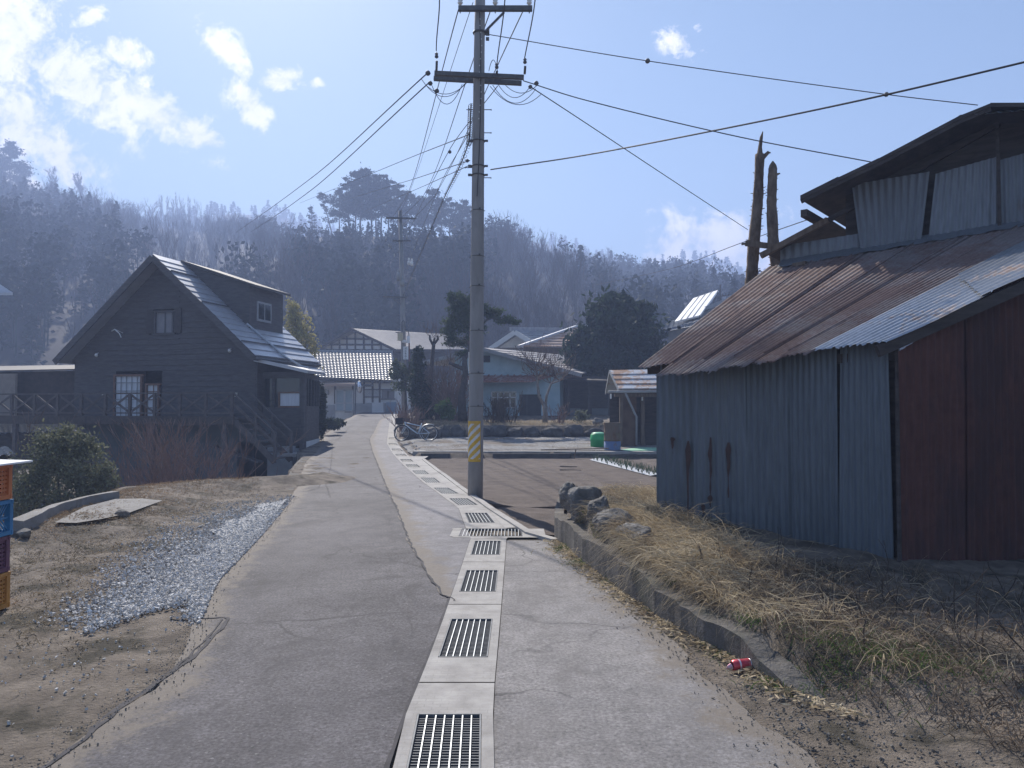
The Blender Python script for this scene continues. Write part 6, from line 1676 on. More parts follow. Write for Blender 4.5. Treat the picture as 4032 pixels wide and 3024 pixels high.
def segs_quads(S, sides=3):
    """S: list of (p0, p1, r0, r1) -> prism quads"""
    p0 = np.array([s[0] for s in S], float); p1 = np.array([s[1] for s in S], float)
    r0 = np.array([s[2] for s in S])[:, None]; r1 = np.array([s[3] for s in S])[:, None]
    d = p1 - p0; d /= np.linalg.norm(d, axis=1, keepdims=True) + 1e-9
    a = np.where(np.abs(d[:, 2:3]) > .9, np.array([[1., 0, 0]]), np.array([[0, 0, 1.]]))
    s = np.cross(d, a); s /= np.linalg.norm(s, axis=1, keepdims=True); t = np.cross(d, s); out = []
    for k in range(sides):
        A, B = 2 * math.pi * k / sides, 2 * math.pi * (k + 1) / sides
        va, vb = s * math.cos(A) + t * math.sin(A), s * math.cos(B) + t * math.sin(B)
        out.append(np.stack([p0 + va * r0, p0 + vb * r0, p1 + vb * r1, p1 + va * r1], 1))
    return np.concatenate(out)
def grow(rng, p, d, L, r, depth, S, nb=4, spread=.7, up=.25, seg=3, shrink=.62, taper=.72, wob=.18):
    p = Vector(p); d = Vector(d).normalized(); nodes = []
    for i in range(seg):
        q = p + d * (L / seg); r1 = r * (1 - (1 - taper) * 1 / seg) if depth else r * .6
        S.append((tuple(p), tuple(q), r, r1)); p, r = q, r1; nodes.append((p.copy(), r, d.copy()))
        d = (d + Vector((rng.gauss(0, wob), rng.gauss(0, wob), rng.gauss(0, wob) + up * .3))).normalized()
    if depth:
        for i in range(nb):
            b, rb, bd = nodes[min(seg - 1, int(rng.random() ** .7 * seg))]
            a = Vector((rng.gauss(0, 1), rng.gauss(0, 1), rng.gauss(0, .5))).normalized()
            nd = (bd + a * spread + Vector((0, 0, up))).normalized()
            grow(rng, b, nd, L * shrink * rng.uniform(.7, 1.2), rb * .62, depth - 1, S, nb, spread, up, max(2, seg - 1), shrink, taper, wob)
LEAF = lambda nm, a, b, **k: mat(nm, a, b, .75, .9, 4, tint=.9, trans=.25, spec=.2, **k)
PINE = mat('pine_needles', (.012, .020, .013), (.026, .036, .020), .9, .9, 4, tint=.8, spec=.1); FIR = LEAF('fir_foliage', (.014, .027, .018), (.042, .064, .036))
BUSH = LEAF('bush_leaf', (.105, .115, .068), (.185, .19, .112)); YELLOW = LEAF('bamboo_leaf', (.30, .27, .09), (.42, .37, .13)); HEDGE = LEAF('hedge_leaf', (.025, .040, .025), (.045, .06, .035))
TWIG = mat('bare_twig', (.12, .085, .072), (.20, .15, .13), .9, 2, 4); TWIGP = mat('red_twig', (.18, .115, .095), (.28, .195, .165), .9, 2, 4); BARK = mat('bark', (.05, .04, .036), (.10, .085, .075), .95, 6, 8, .8, 20)
WOODF = mat('wood_conifer', (.011, .019, .012), (.022, .030, .018), .9, .05, 4, tint=.7, spec=.1); WOODB = mat('wood_bare', (.050, .035, .029), (.082, .058, .048), .95, .05, 3, tint=.4, spec=.05)
STRAW = mat('straw', (.33, .26, .165), (.52, .44, .31), .8, 3, 4, tint=.9, trans=.3, spec=.2, c3=(.17, .125, .085), s3=2.4)
WEED = mat('dry_weed', (.10, .075, .055), (.21, .16, .115), .9, 4, 4, tint=.9, trans=.2)
TURF = mat('turf_blade', (.17, .135, .09), (.34, .275, .195), .9, 2.2, 5, tint=1.2, trans=.2, c3=(.10, .095, .055), s3=1.4)
GREEN = mat('green_grass', (.055, .11, .025), (.11, .17, .045), .7, 3, 4, tint=.8, trans=.3)

# ------------------------------------------------ hills
HU = np.arange(-3200, 8200, 60.0)
RU = [-3200, -1200, -400, 0, 250, 450, 600, 750, 900, 1020, 1150, 1400, 1800, 2000, 2200, 2500, 2900, 3500, 5000, 8200]
RV = [300, 560, 720, 752, 812, 858, 888, 905, 925, 930, 928, 928, 928, 985, 1052, 1115, 1160, 1210, 1270, 1300]
RD = [220, 240, 260, 280, 320, 370, 400, 400, 360, 290, 210, 172, 182, 215, 280, 380, 440, 480, 500, 520]
D0 = 86.0
def hill_pt(u, s):
    dr = np.interp(u, RU, RD); D = D0 + (dr - D0) * s
    zf = 1.4; zt_ = EYE + (1605 - np.interp(u, RU, RV)) / FPX * dr
    prof = np.where(s <= 1, np.power(np.clip(s, 0, 1), .86), 1.0)
    z = zf + (zt_ - zf) * prof - np.clip(s - 1, 0, 5) * 60
    z = z + np.where((s > .02) & (s < 1.0), np.sin(u * .011 + s * 7) * 2.2 * np.sin(np.clip(s, 0, 1) * math.pi), 0)
    return np.stack([(u - 2016) / FPX * D, D, z], -1)
HS = np.array([-.02, 0, .05, .1, .2, .3, .4, .5, .6, .7, .8, .9, 1.0, 1.1, 1.3, 1.7])
uu, ss_ = np.meshgrid(HU, HS); hv = hill_pt(uu, ss_); ni = np.arange(hv.shape[0] * hv.shape[1]).reshape(hv.shape[:2])
hf = np.stack([ni[:-1, :-1], ni[:-1, 1:], ni[1:, 1:], ni[1:, :-1]], -1).reshape(-1, 4)
FLOOR = mat('forest_floor', (.022, .018, .016), (.040, .033, .029), .95, .06, 8, .8, .5)
tag(mesh_obj('hill', hv.reshape(-1, 3).tolist(), hf.tolist(), FLOOR, None, True), kind='structure')
FU = [-2500, 300, 600, 900, 1100, 1200, 1500, 1900, 2050, 2150, 2250, 2350, 2500, 2600, 2720, 2850, 2950, 3300, 4200, 7000]
FV = [700, 930, 872, 838, 845, 880, 980, 950, 938, 958, 985, 1015, 1060, 1045, 1028, 1052, 1090, 1190, 1220, 1250]
def far_pt(u, s):
    D = 430 + 190 * s; zt_ = EYE + (1605 - np.interp(u, FU, FV)) / FPX * 620
    z = np.where(s <= 1, 0 + zt_ * np.clip(s, 0, 1) ** .8, zt_ - (s - 1) * 80); return np.stack([(u - 2016) / FPX * D, D, z], -1)
uu, ss_ = np.meshgrid(np.arange(-2500, 7100, 50.0), np.array([0, .2, .4, .6, .8, .9, 1.0, 1.2, 1.6])); fv_ = far_pt(uu, ss_); ni = np.arange(fv_.shape[0] * fv_.shape[1]).reshape(fv_.shape[:2])
tag(mesh_obj('far_hill', fv_.reshape(-1, 3).tolist(), np.stack([ni[:-1, :-1], ni[:-1, 1:], ni[1:, 1:], ni[1:, :-1]], -1).reshape(-1, 4).tolist(), FLOOR, None, True), kind='structure')

# ------------------------------------------------ woods on the slopes (each one mass)
def proto_conifer(n, h, w, ls):
    t = NR.uniform(.18, 1.0, n); rad = (1 - t) ** .75 * w * NR.uniform(.35, 1.05, n); a = NR.uniform(0, 6.283, n)
    C = np.stack([np.cos(a) * rad, np.sin(a) * rad, t * h], -1); dirs = np.stack([np.cos(a), np.sin(a), np.full(n, -.25)], -1)
    V = leaf_quads(C, ls, 0, .62, dirs)
    return np.concatenate([V, segs_quads([((0, 0, -1), (0, 0, h * .9), .14, .03)])])
def proto_round(n, h, w, ls, rng):
    k = 9; cc = np.stack([NR.normal(0, w * .45, k), NR.normal(0, w * .45, k), h * NR.uniform(.5, 1.0, k)], -1); i = NR.integers(0, k, n)
    C = cc[i] + NR.normal(0, 1, (n, 3)) * np.array([w * .30, w * .30, h * .055]); V = leaf_quads(C, ls, .1, .6)
    S = [((0, 0, -1), (0, 0, h * .6), .17, .10), ((0, 0, h * .6), (0, 0, h * .9), .10, .03)] + [((0, 0, h * .45), tuple(c), .06, .02) for c in cc]
    return np.concatenate([V, segs_quads(S)])
def proto_bare(rng, h, depth=3, nb=5):
    S = []; grow(rng, (0, 0, -1), (0, 0, 1), h * .52, h * .013 + .03, depth, S, nb, .62, .42, 4, .60, .7, .10)
    return segs_quads([(a, b, max(r0, .022), max(r1, .016)) for a, b, r0, r1 in S], 2 if depth > 2 else 3)
rng = random.Random(77)
PC = [proto_conifer(170, NR.uniform(9, 12), NR.uniform(1.8, 2.4), 1.05) for _ in range(4)] + [proto_round(190, NR.uniform(9, 12), 2.6, .95, rng) for _ in range(3)]
PB = [proto_bare(rng, 8.5 + i * .6) for i in range(5)]
def place(protos, pts, scale):
    out, tint = [], []
    for p, s in zip(pts, scale):
        V = protos[NR.integers(len(protos))]; a = NR.uniform(0, 6.283); c_, s_ = math.cos(a), math.sin(a)
        Rm = np.array([[c_, -s_, 0], [s_, c_, 0], [0, 0, 1]]) * s
        out.append(V @ Rm.T + p); tint.append(np.clip(NR.normal(.5, .18, len(V)) + NR.normal(0, .15), 0, 1))
    return np.concatenate(out), np.concatenate(tint)
N = 3300
u_ = NR.uniform(-500, 3900, N); s_ = NR.uniform(.01, 1.0, N) ** .8
pn = np.sin(u_ * .0047 + 1.3) + np.sin(s_ * 6.0 + u_ * .0021) + .8 * np.sin(u_ * .013 + s_ * 9) + NR.normal(0, .45, N)
pn += np.where((u_ > 2380) | ((u_ > 1150) & (u_ < 1950) & (s_ > .25)), 1.0, 0) - np.where((u_ > 1950) & (u_ < 2330) & (s_ > .15), 1.2, 0) - np.where(u_ < 950, .55, 0)
pn += np.where((s_ > .80) & (u_ > 850), 2.5, 0)
pp = hill_pt(u_, s_); con = pn > .35
ridge_gap = (u_ > 1100) & (u_ < 1950) & (s_ > .86)
big = np.where(s_ > .8, .80, 1.0)
# keep the trees below the hilltop low enough that the sky shows between the pines' trunks
bv = 1605 - (pp[:, 2] - EYE) / pp[:, 1] * FPX; room = (bv - np.interp(u_, [1080, 1180, 1300, 1700, 1850, 1960], [872, 905, 918, 912, 895, 872]) + NR.normal(0, 26, N)) / FPX * pp[:, 1] / 11.5
big = np.where((u_ > 1080) & (u_ < 1960), np.clip(np.minimum(big, room), .05, 1), big)
sel = con & ~ridge_gap; V, t = place(PC, pp[sel], (NR.uniform(.6, 1.05, N) * big)[sel]); tag(quads_obj('conifer_wood', V, WOODF, None, t), kind='stuff')
sel = ~con & ~ridge_gap; V, t = place(PB, pp[sel], (NR.uniform(.65, 1.1, N) * big)[sel]); tag(quads_obj('bare_wood', V, WOODB, None, t), kind='stuff')
# low growth along the ridge and the wood's foot
N = 300; u_ = np.concatenate([NR.uniform(-300, 1150, 130), NR.uniform(1900, 3600, 170)]); s_ = NR.uniform(.95, 1.02, N)
V, t = place([proto_round(120, 4.2, 2.0, .7, rng) for _ in range(3)], hill_pt(u_, s_), NR.uniform(.5, 1.1, N)); tag(quads_obj('ridge_scrub', V, WOODF, None, t), kind='stuff')
N = 1500; u_ = NR.uniform(200, 3400, N); s_ = NR.uniform(.1, 1.03, N) ** .6
V, t = place([proto_conifer(45, 10, 2.6, 2.2) for _ in range(3)], far_pt(u_, s_), NR.uniform(.6, 1.25, N)); tag(quads_obj('far_wood', V, WOODF, None, t), kind='stuff')

# ------------------------------------------------ trees one can tell apart on the skyline
def pine_tree(u, vtop, label, group, h, lean=0.0, dens=1.0, s=.98, low=.42, wide=1.0, D=None):
    if 1100 < u < 1900: low = min(.50, low + .02)
    b = hill_pt(np.array(u - lean * 30.), np.array(s)); b = Vector(b.tolist()); b.z -= .5
    if D is None: D = b.y
    top = P(u, vtop, D); h = top.z - b.z
    t = thing('pine_tree', label, 'pine tree', b, group); rg = random.Random(int(u * 7))
    mb = MB(); n = 8; tr = []
    for i in range(n + 1):
        k = i / n; tr.append(b.lerp(top, k) + Vector((math.sin(k * 4 + u) * .12 * h * .08, 0, 0)))
    mb.tube(tr, [.20 * (1 - .85 * i / n) * (h / 13) + .02 for i in range(n + 1)], 6)
    C, I = [], []
    nl = int(19 * dens)
    for j in range(nl):
        k = low + (1 - low) * (j + rg.random() * .8) / nl; p = tr[min(n, int(k * n))].lerp(tr[min(n, int(k * n) + 1)], k * n % 1)
        a = rg.random() * 6.283; kk = (k - low) / (1 - low); L = h * (.055 + .165 * (1 - kk) ** .75 * min(1, kk * 5 + .45)) * rg.uniform(.55, 1.25) * wide
        e = p + Vector((math.cos(a) * L, math.sin(a) * L, L * rg.uniform(.05, .45)))
        mb.tube([p, p.lerp(e, .5) + Vector((0, 0, -.05 * L)), e], [.05, .035, .015], 4)
        for c_, rr in ((e, .9), (p.lerp(e, .62), .75)):
            m = int(36 * dens); q = np.array(c_) + NR.normal(0, 1, (m, 3)) * np.array([L * .30 * rr, L * .30 * rr, L * .11]) ; C.append(q)
    C.append(np.array(top) + NR.normal(0, 1, (60, 3)) * np.array([h * .035, h * .035, h * .04]) - np.array([0, 0, h * .03]))
    C = np.concatenate(C); build('trunk', mb, BARK, t)
    V = leaf_quads(C, .50 * (h / 13) + .10, .25, .46); quads_obj('crown', V, PINE, t, np.clip(NR.normal(.5, .25, len(V)), 0, 1))
    return t
LB = {'c': ('tall dark pine in the crowded clump at the highest point of the hilltop', 'pines crowded on the hilltop'), 'r': ('slender open pine in the thinner hilltop row, between the clump and the near pole', 'slender pines along the hilltop'),
      'e': ('pine on the hill crest just right of the near pole', 'pines on the crest right of the near pole')}
for u, v, k, dens, low, wd in ((1335, 745, 'c', 1.2, .45, 1.1), (1372, 705, 'c', 1.4, .32, 1.1), (1418, 676, 'c', 1.5, .34, 1.1), (1458, 676, 'c', 1.6, .32, 1.1), (1500, 690, 'c', 1.5, .36, 1.0), (1395, 720, 'c', 1.3, .3, 1.1), (1480, 715, 'c', 1.4, .34, 1.0), (1530, 712, 'c', 1.2, .4, 1.0),
                   (1565, 730, 'r', 1.55, 0.32, 1.40), (1600, 755, 'r', 1.55, 0.30, 1.40), (1635, 775, 'r', 1.45, 0.28, 1.35), (1662, 790, 'r', 1.35, 0.24, 1.30), (1700, 752, 'r', 1.75, 0.36, 1.50), (1735, 790, 'r', 1.35, 0.19, 1.30), (1768, 782, 'r', 1.45, 0.19, 1.30), (1800, 800, 'r', 1.45, 0.15, 1.30), (1822, 790, 'r', 1.45, 0.16, 1.30), (1850, 815, 'r', 1.35, 0.15, 1.30),
                   (1930, 850, 'e', .9, .2, .8), (1975, 872, 'e', .9, .2, .8), (2030, 880, 'e', .9, .15, .8), (2085, 905, 'e', .9, .15, .8)):
    pine_tree(u, v, LB[k][0], LB[k][1], 13, dens=dens, low=low, wide=wd)
pine_tree(1262, 760, 'sparse leaning pine standing apart at the left end of the hilltop clump', None, 10, lean=-1.6, dens=.8, low=.3, wide=1.0)
pine_tree(1225, 815, 'short spreading pine lowest at the left end of the hilltop clump', None, 8, dens=.8, low=.2)
pine_tree(30, 562, 'big dark pine topping the crest at the left edge of the photo', None, 14, dens=1.9, low=.28, wide=1.35)
pine_tree(85, 640, 'shorter dark pine right beside the big pine at the left edge', None, 12, dens=1.5, low=.2, wide=1.3)
pine_tree(-30, 600, 'dark pine partly cut off by the left edge of the photo', None, 12, dens=1.5, low=.2, wide=1.2)
for u, v, lb in ((2345, 1000, 'left small pine on the right-hand crest above the round evergreen'), (2472, 1004, 'tallest ragged pine on the right-hand crest'), (2530, 1030, 'small pine just right of the tallest one on the right-hand crest'), (2640, 1060, 'squat pine at the dip of the right-hand crest')):
    pine_tree(u, v, lb, 'small pines on the right-hand crest', 10, dens=1.0, low=.1)
def bare_tree(base, top, label, group, seed, wide=.6, depth=4, nb=5, rmin=.03, mm=None, upv=.45, name='bare_tree'):
    rg = random.Random(seed); b = Vector(base); h = top - b.z; S = []
    t = thing(name, label, 'tree', b, group)
    grow(rg, b, (0, 0, 1), h * .42, h * .016, depth, S, nb, wide, upv, 4, .60, .7, .10)
    zmax = max(s[1][2] for s in S); k = h / (zmax - b.z)
    S = [((b.x + (p[0] - b.x) * k, b.y + (p[1] - b.y) * k, b.z + (p[2] - b.z) * k), (b.x + (q[0] - b.x) * k, b.y + (q[1] - b.y) * k, b.z + (q[2] - b.z) * k), max(r0, rmin), max(r1, rmin * .7)) for p, q, r0, r1 in S]
    nt_ = 4 + 1; quads_obj('trunk', segs_quads(S[:4], 6), mm or BARK, t); quads_obj('branches', segs_quads(S[4:], 3), mm or TWIG, t)
    return t
for u, v, lb, sd_, wd in ((186, 652, 'rounded bare tree on the left crest, right of the big dark pine', 3, .75), (316, 676, 'pointed bare tree on the left crest, second right of the big pine', 5, .55), (255, 730, 'small bare tree low between the rounded and the pointed one', 8, .6)):
    b = hill_pt(np.array(float(u)), np.array(1.0)).tolist(); bare_tree(b, P(u, v, b[1]).z, lb, None, sd_, wd, 4, 6, .045)
for i, u in enumerate((470, 500, 530, 560, 590, 628, 648, 672, 690, 712, 735, 760)):
    b = hill_pt(np.array(float(u)), np.array(1.0)).tolist(); first = u < 610
    bare_tree(b, P(u, (780 + 8 * (i % 3)) if first else (752 + 9 * (i % 4)), b[1]).z, 'low bare tree in the wispy left row along the crest' if first else 'taller bare tree in the poplar-like row along the crest, above the chalet', 'bare trees in the left crest row' if first else 'bare trees in the poplar-like crest row', 20 + i, .35 if not first else .6, 3, 5, .05, None, .7 if not first else .45)

# ------------------------------------------------ garden and yard plants
def blob_tree(name, label, cat, base, blobs, leaf, size, per, m, trunk=None, aspect=.5, k=14, spread=.33, up=0., bark=BARK, shell=.7):
    t = thing(name, label, cat, base)
    C = []
    for c, r, w in blobs:
        q, _ = clumped(c, r, int(per * w), k, spread, shell); C.append(q)
    C = np.concatenate(C); V = leaf_quads(C, size, up, aspect); quads_obj('crown' if trunk else 'foliage', V, m, t, np.clip(NR.normal(.5, .24, len(V)), 0, 1))
    if trunk:
        mb = MB()
        for pts, rad in trunk: mb.tube(pts, rad, 7)
        build('trunk', mb, bark, t, True)
    return t
def pxr(u, v, D, ru, rv, rd=None): s = D / FPX; return (P(u, v, D), (ru * s, (rd or ru) * s, rv * s))
def gp(u, v, D): p = P(u, v, D); return Vector((p.x, p.y, zp(p.x, p.y) - .05))
# garden pine behind the pole
Dg = 38
bl = [(*pxr(u, v, Dg, ru, rv, ru * .8), w) for u, v, ru, rv, w in ((1800, 1178, 36, 26, 1), (1825, 1215, 40, 24, 1), (1790, 1258, 46, 24, 1.2), (1835, 1290, 50, 26, 1.2), (1768, 1310, 34, 20, .8), (1865, 1235, 40, 26, 1), (1940, 1235, 40, 20, 1), (1985, 1262, 38, 16, .9), (2020, 1268, 22, 9, .4), (1900, 1215, 30, 18, .7), (1850, 1345, 42, 22, .9), (1820, 1390, 26, 14, .5), (1845, 1190, 30, 26, .8), (1858, 1290, 40, 40, 1.2), (1800, 1225, 36, 24, .9), (1780, 1345, 30, 18, .6))]
blob_tree('garden_pine', 'bushy Japanese garden pine spreading on both sides behind the near utility pole', 'pine tree', gp(1858, 1660, Dg), bl, 1, .20, 680, LEAF('garden_pine_needles', (.035, .058, .026), (.075, .10, .042)), [([gp(1858, 1660, Dg), P(1862, 1500, Dg), P(1850, 1350, Dg), P(1860, 1220, Dg), P(1825, 1165, Dg)], [.2, .17, .12, .07, .03]), ([P(1858, 1300, Dg), P(1930, 1250, Dg), P(1990, 1262, Dg)], [.09, .06, .03])], .3, 12, .34, .3)
# pruned old trunks in the garden
def pruned(label, D, paths, seed, twig=40):
    rg = random.Random(seed); b = paths[0][0][0]; base = gp(b[0], b[1], D); t = thing('pruned_tree', label, 'tree', base); mb = MB()
    for pts, rad in paths: mb.tube([base if (i == 0 and pts is paths[0][0]) else P(u, v, D) for i, (u, v) in enumerate(pts)], rad, 8)
    build('trunk', mb, BARK, t, True); S = []
    for pts, rad in paths[1:]:
        e = P(*pts[-1], D)
        for k in range(twig // max(1, len(paths) - 1)): grow(rg, e + Vector((rg.gauss(0, .12), 0, rg.gauss(0, .1))), (rg.gauss(0, .7), rg.gauss(0, .4), .8), rg.uniform(.3, .8), .010, 1, S, 2, .5, .4, 2)
    quads_obj('twigs', segs_quads(S), TWIG, t); return t
pruned('old dark tree trunk with a cut-off side branch, just left of the near pole', 36.5, [([(1822, 1665), (1818, 1560), (1832, 1470), (1828, 1400)], [.24, .17, .14, .10]), ([(1830, 1455), (1795, 1440), (1768, 1428)], [.10, .09, .07]), ([(1828, 1420), (1848, 1380), (1850, 1350)], [.09, .07, .05])], 4)
pruned('pollarded dark tree with a knobbly forked top, before the long sheet roof', 40, [([(1690, 1660), (1697, 1500), (1703, 1400), (1708, 1352)], [.16, .12, .10, .09]), ([(1706, 1360), (1693, 1335), (1692, 1318)], [.07, .06, .045]), ([(1708, 1356), (1725, 1335), (1722, 1322)], [.07, .06, .05]), ([(1707, 1356), (1711, 1330)], [.06, .045])], 6, 30)
def shrub(label, D, u, v0, v1, ru, n, seed, m, name='bare_shrub', base=None, rmin=.009, depth=2, nb=3, spread=.55):
    rg = random.Random(seed); b = base or gp(u, v0, D); h = P(u, v1, D).z - b.z; t = thing(name, label, 'shrub', b); S = []; w = ru * D / FPX
    for i in range(n):
        p = b + Vector((rg.gauss(0, w * .45), rg.gauss(0, w * .4), 0)); grow(rg, p, (rg.gauss(0, .3), rg.gauss(0, .3), 1), h * rg.uniform(.35, .62), rmin * 2.2, depth, S, nb, spread, .25, 3, .6, .7, .14)
    zt2 = b.z + h
    S = [(a, c, max(r0, rmin), max(r1, rmin * .7)) for a, c, r0, r1 in S if c[2] < zt2 + .3]
    quads_obj('stems', segs_quads(S), m, t); return t
shrub('tall tangled bare thicket in the garden, right of the dark leaning conifer', 38.5, 1735, 1660, 1420, 60, 60, 1, TWIG, rmin=.011)
shrub('bare reddish thicket in front of the old cut trunk, left of the near pole', 37.5, 1795, 1660, 1460, 42, 40, 2, TWIGP, rmin=.010)
shrub('low tangle of dry brambles right of the near pole, under the house window', 36.0, 1965, 1672, 1555, 75, 60, 3, WEED, rmin=.010)
shrub('rusty brown bramble bush at the lane edge behind the bicycle', 34.6, 1605, 1690, 1590, 42, 55, 4, TWIGP, rmin=.009)
shrub('small dry bush left of the oil drum by the garden wall', 35.5, 2205, 1668, 1590, 26, 18, 5, TWIGP, rmin=.008)
b_ = Vector((P(640, 1900, 19.5).x, 19.5, -2.75))
shrub('wide reddish bare bush growing up in front of the chalet deck', 19.5, 700, 1900, 1690, 215, 80, 6, TWIGP, base=b_ + Vector((.3, .3, 0)), rmin=.006, depth=3, nb=3)
b_ = Vector((P(70, 1900, 20).x, 20, -2.75)); shrub('sparse pale bare bush left of the green bush, below the verge', 20, 70, 1900, 1640, 110, 18, 9, TWIG, base=b_, rmin=.007)
# dark leaning conifer, low round bush, others
blob_tree('conifer', 'dark narrow leaning conifer in the garden by the far pole', 'conifer', gp(1665, 1655, 38.2), [(*pxr(u, v, 38.2, ru, rv), w) for u, v, ru, rv, w in ((1655, 1420, 24, 40, .7), (1650, 1480, 32, 50, 1), (1655, 1550, 42, 50, 1.2), (1665, 1610, 42, 42, 1), (1640, 1400, 14, 30, .4))], 1, .20, 800, FIR, [([gp(1665, 1655, 38.2), P(1655, 1400, 38.2)], [.1, .03])], .45, 14, .3)
blob_tree('conifer', 'light green ragged conifer in front of the far pole base', 'conifer', gp(1590, 1640, 44), [(*pxr(u, v, 44, ru, rv), w) for u, v, ru, rv, w in ((1578, 1455, 36, 22, 1), (1556, 1475, 26, 16, .7), (1600, 1490, 36, 30, 1), (1625, 1440, 22, 40, .8), (1572, 1525, 30, 20, .7), (1560, 1435, 16, 14, .4))], 1, .20, 500, LEAF('light_conifer', (.05, .075, .035), (.10, .12, .05)), [([gp(1600, 1640, 44), P(1595, 1440, 44)], [.1, .03])], .4, 12, .33)
blob_tree('bush', 'round clipped green bush on the garden bank, left of the old trunk', 'bush', gp(1755, 1665, 34.8), [(*pxr(1755, 1618, 34.8, 36, 38), 1)], 1, .10, 3600, LEAF('clipped_leaf', (.05, .10, .03), (.09, .15, .045)), None, .5, 40, .22, .2)
blob_tree('bush', 'small grey-green bush by the garden boulders before the carport', 'bush', gp(2290, 1665, 35.6), [(*pxr(2288, 1640, 35.6, 28, 22), 1)], 1, .14, 500, LEAF('grey_leaf', (.10, .115, .075), (.16, .17, .11)), None, .45, 20, .35, .3)
blob_tree('evergreen_tree', 'big round dark evergreen tree behind the small shed', 'tree', gp(2440, 1640, 47), [(*pxr(u, v, 47, ru, rv), w) for u, v, ru, rv, w in ((2430, 1330, 170, 130, 2.2), (2420, 1250, 110, 80, 1.2), (2510, 1380, 140, 110, 1.5), (2330, 1400, 95, 95, 1.1), (2425, 1205, 45, 50, .5), (2500, 1240, 60, 50, .6), (2430, 1470, 170, 80, 1.3), (2590, 1420, 70, 70, .6), (2455, 1190, 30, 26, .2), (2400, 1185, 22, 30, .2), (2540, 1225, 34, 30, .25), (2290, 1330, 40, 36, .3), (2640, 1400, 36, 44, .3), (2350, 1260, 40, 40, .35))], 1, .44, 1400, FIR, [([gp(2440, 1640, 47), P(2440, 1400, 47)], [.3, .12])], .42, 26, .24, .25)
blob_tree('bamboo', 'yellow-green feathery bamboo clump lit by the sun behind the chalet', 'bamboo', gp(1180, 1640, 47), [(*pxr(u, v, 47, ru, rv), w) for u, v, ru, rv, w in ((1160, 1215, 26, 45, .8), (1175, 1275, 40, 50, 1.1), (1195, 1330, 42, 50, 1), (1150, 1300, 34, 60, 1), (1215, 1380, 30, 40, .7), (1180, 1440, 50, 60, 1))], 1, .26, 520, YELLOW, [([gp(1170 + k * 12, 1640, 47), P(1150 + k * 18, 1250, 47)], [.04, .02]) for k in range(4)], .32, 14, .34, .3)
blob_tree('hedge', 'tall narrow clipped evergreen column beside the chalet sunroom', 'hedge', gp(1266, 1720, 33.5), [(*pxr(1266, v, 33.5, 16, 45), 1) for v in (1560, 1620, 1680)], 1, .10, 1500, HEDGE, None, .5, 30, .25)
blob_tree('hedge', 'low dark hedge mound at the lane bend before the annex', 'hedge', gp(1310, 1690, 37), [(*pxr(1305, 1668, 37, 30, 24), 1), (*pxr(1335, 1664, 39, 22, 18), .6)], 1, .12, 1600, HEDGE, None, .5, 30, .26)
# green bush below the verge, left
gb_ = Vector((P(235, 1900, 17.6).x, 17.6, -2.7))
blob_tree('bush', 'big olive green bush rising from the yard below, left of the bare bush', 'bush', gb_, [(*pxr(u, v, 17.6, ru, rv), w) for u, v, ru, rv, w in ((240, 1790, 120, 100, 1.4), (330, 1850, 100, 100, 1.1), (150, 1860, 110, 110, 1.2), (240, 1950, 190, 110, 1.7), (380, 1950, 80, 110, .9), (90, 1960, 90, 110, .9), (250, 1725, 60, 45, .5), (180, 1745, 40, 40, .25), (330, 1750, 40, 45, .25), (420, 1880, 40, 60, .3))], 1, .10, 1700, BUSH, [([gb_ + Vector((k * .3, 0, 0)), P(150 + k * 70, 1800, 17.6)], [.05, .01]) for k in range(-1, 4)], .40, 22, .27, .3)
# forked bare tree before the blue house
ft = thing('bare_tree', 'small bare tree forking into two trunks, before the dark door of the blue house', 'tree', gp(2145, 1678, 36)); mb = MB(); D = 36
b = gp(2145, 1678, D); mb.tube([b, P(2148, 1630, D), P(2142, 1590, D)], [.13, .11, .10], 8); mb.tube([P(2144, 1600, D), P(2122, 1560, D), P(2114, 1490, D), P(2112, 1440, D)], [.09, .07, .06, .04], 7); mb.tube([P(2146, 1610, D), P(2152, 1560, D), P(2170, 1510, D), P(2205, 1500, D)], [.08, .06, .05, .03], 7); build('trunk', mb, mat('pale_bark', (.16, .14, .12), (.26, .235, .21), .9, 6), ft, True)
S = []; rg = random.Random(12)
for (u, v) in ((2114, 1490), (2112, 1440), (2170, 1510), (2205, 1500), (2116, 1460), (2185, 1480)):
    for k in range(9): grow(rg, P(u, v, D), (rg.gauss(0, .8), rg.gauss(0, .5), .55), rg.uniform(.45, .95), .018, 2, S, 3, .6, .3, 3)
quads_obj('branches', segs_quads([(a, c, max(r0, .008), max(r1, .006)) for a, c, r0, r1 in S]), TWIG, ft)

# ------------------------------------------------ rough garden wall of boulders
rng = random.Random(31)
x = -3.95
while x < 3.3:
    wdt = rng.uniform(.30, .62); hgt = rng.uniform(.24, .36); c = (x + wdt, 33.75 + rng.uniform(-.08, .08), zp(x + wdt, 33.5) + hgt * .75)
    mb = boulder(c, (wdt, .3, hgt), rng, 3, rng.uniform(-.15, .15))
    solo('boulder', mb, M['stone_dark'], 'dark boulder in the rough wall between the gravel lot and the garden', 'stone', 'boulders of the garden wall', base=(c[0], c[1], c[2] - hgt * .75)); x += wdt * 1.85
for (u, v, D, s) in ((1655, 1715, 33.2, .45), (1700, 1722, 33.2, .5), (1612, 1722, 33.0, .35)):
    p = P(u, v, D); mb = boulder((p.x, p.y, zp(p.x, p.y) + .2), (s, .35, .36), rng, 3); solo('boulder', mb, M['stone_dark'], 'dark boulder right behind the parked bicycle', 'stone', 'boulders behind the bicycle', base=(p.x, p.y, zp(p.x, p.y)))
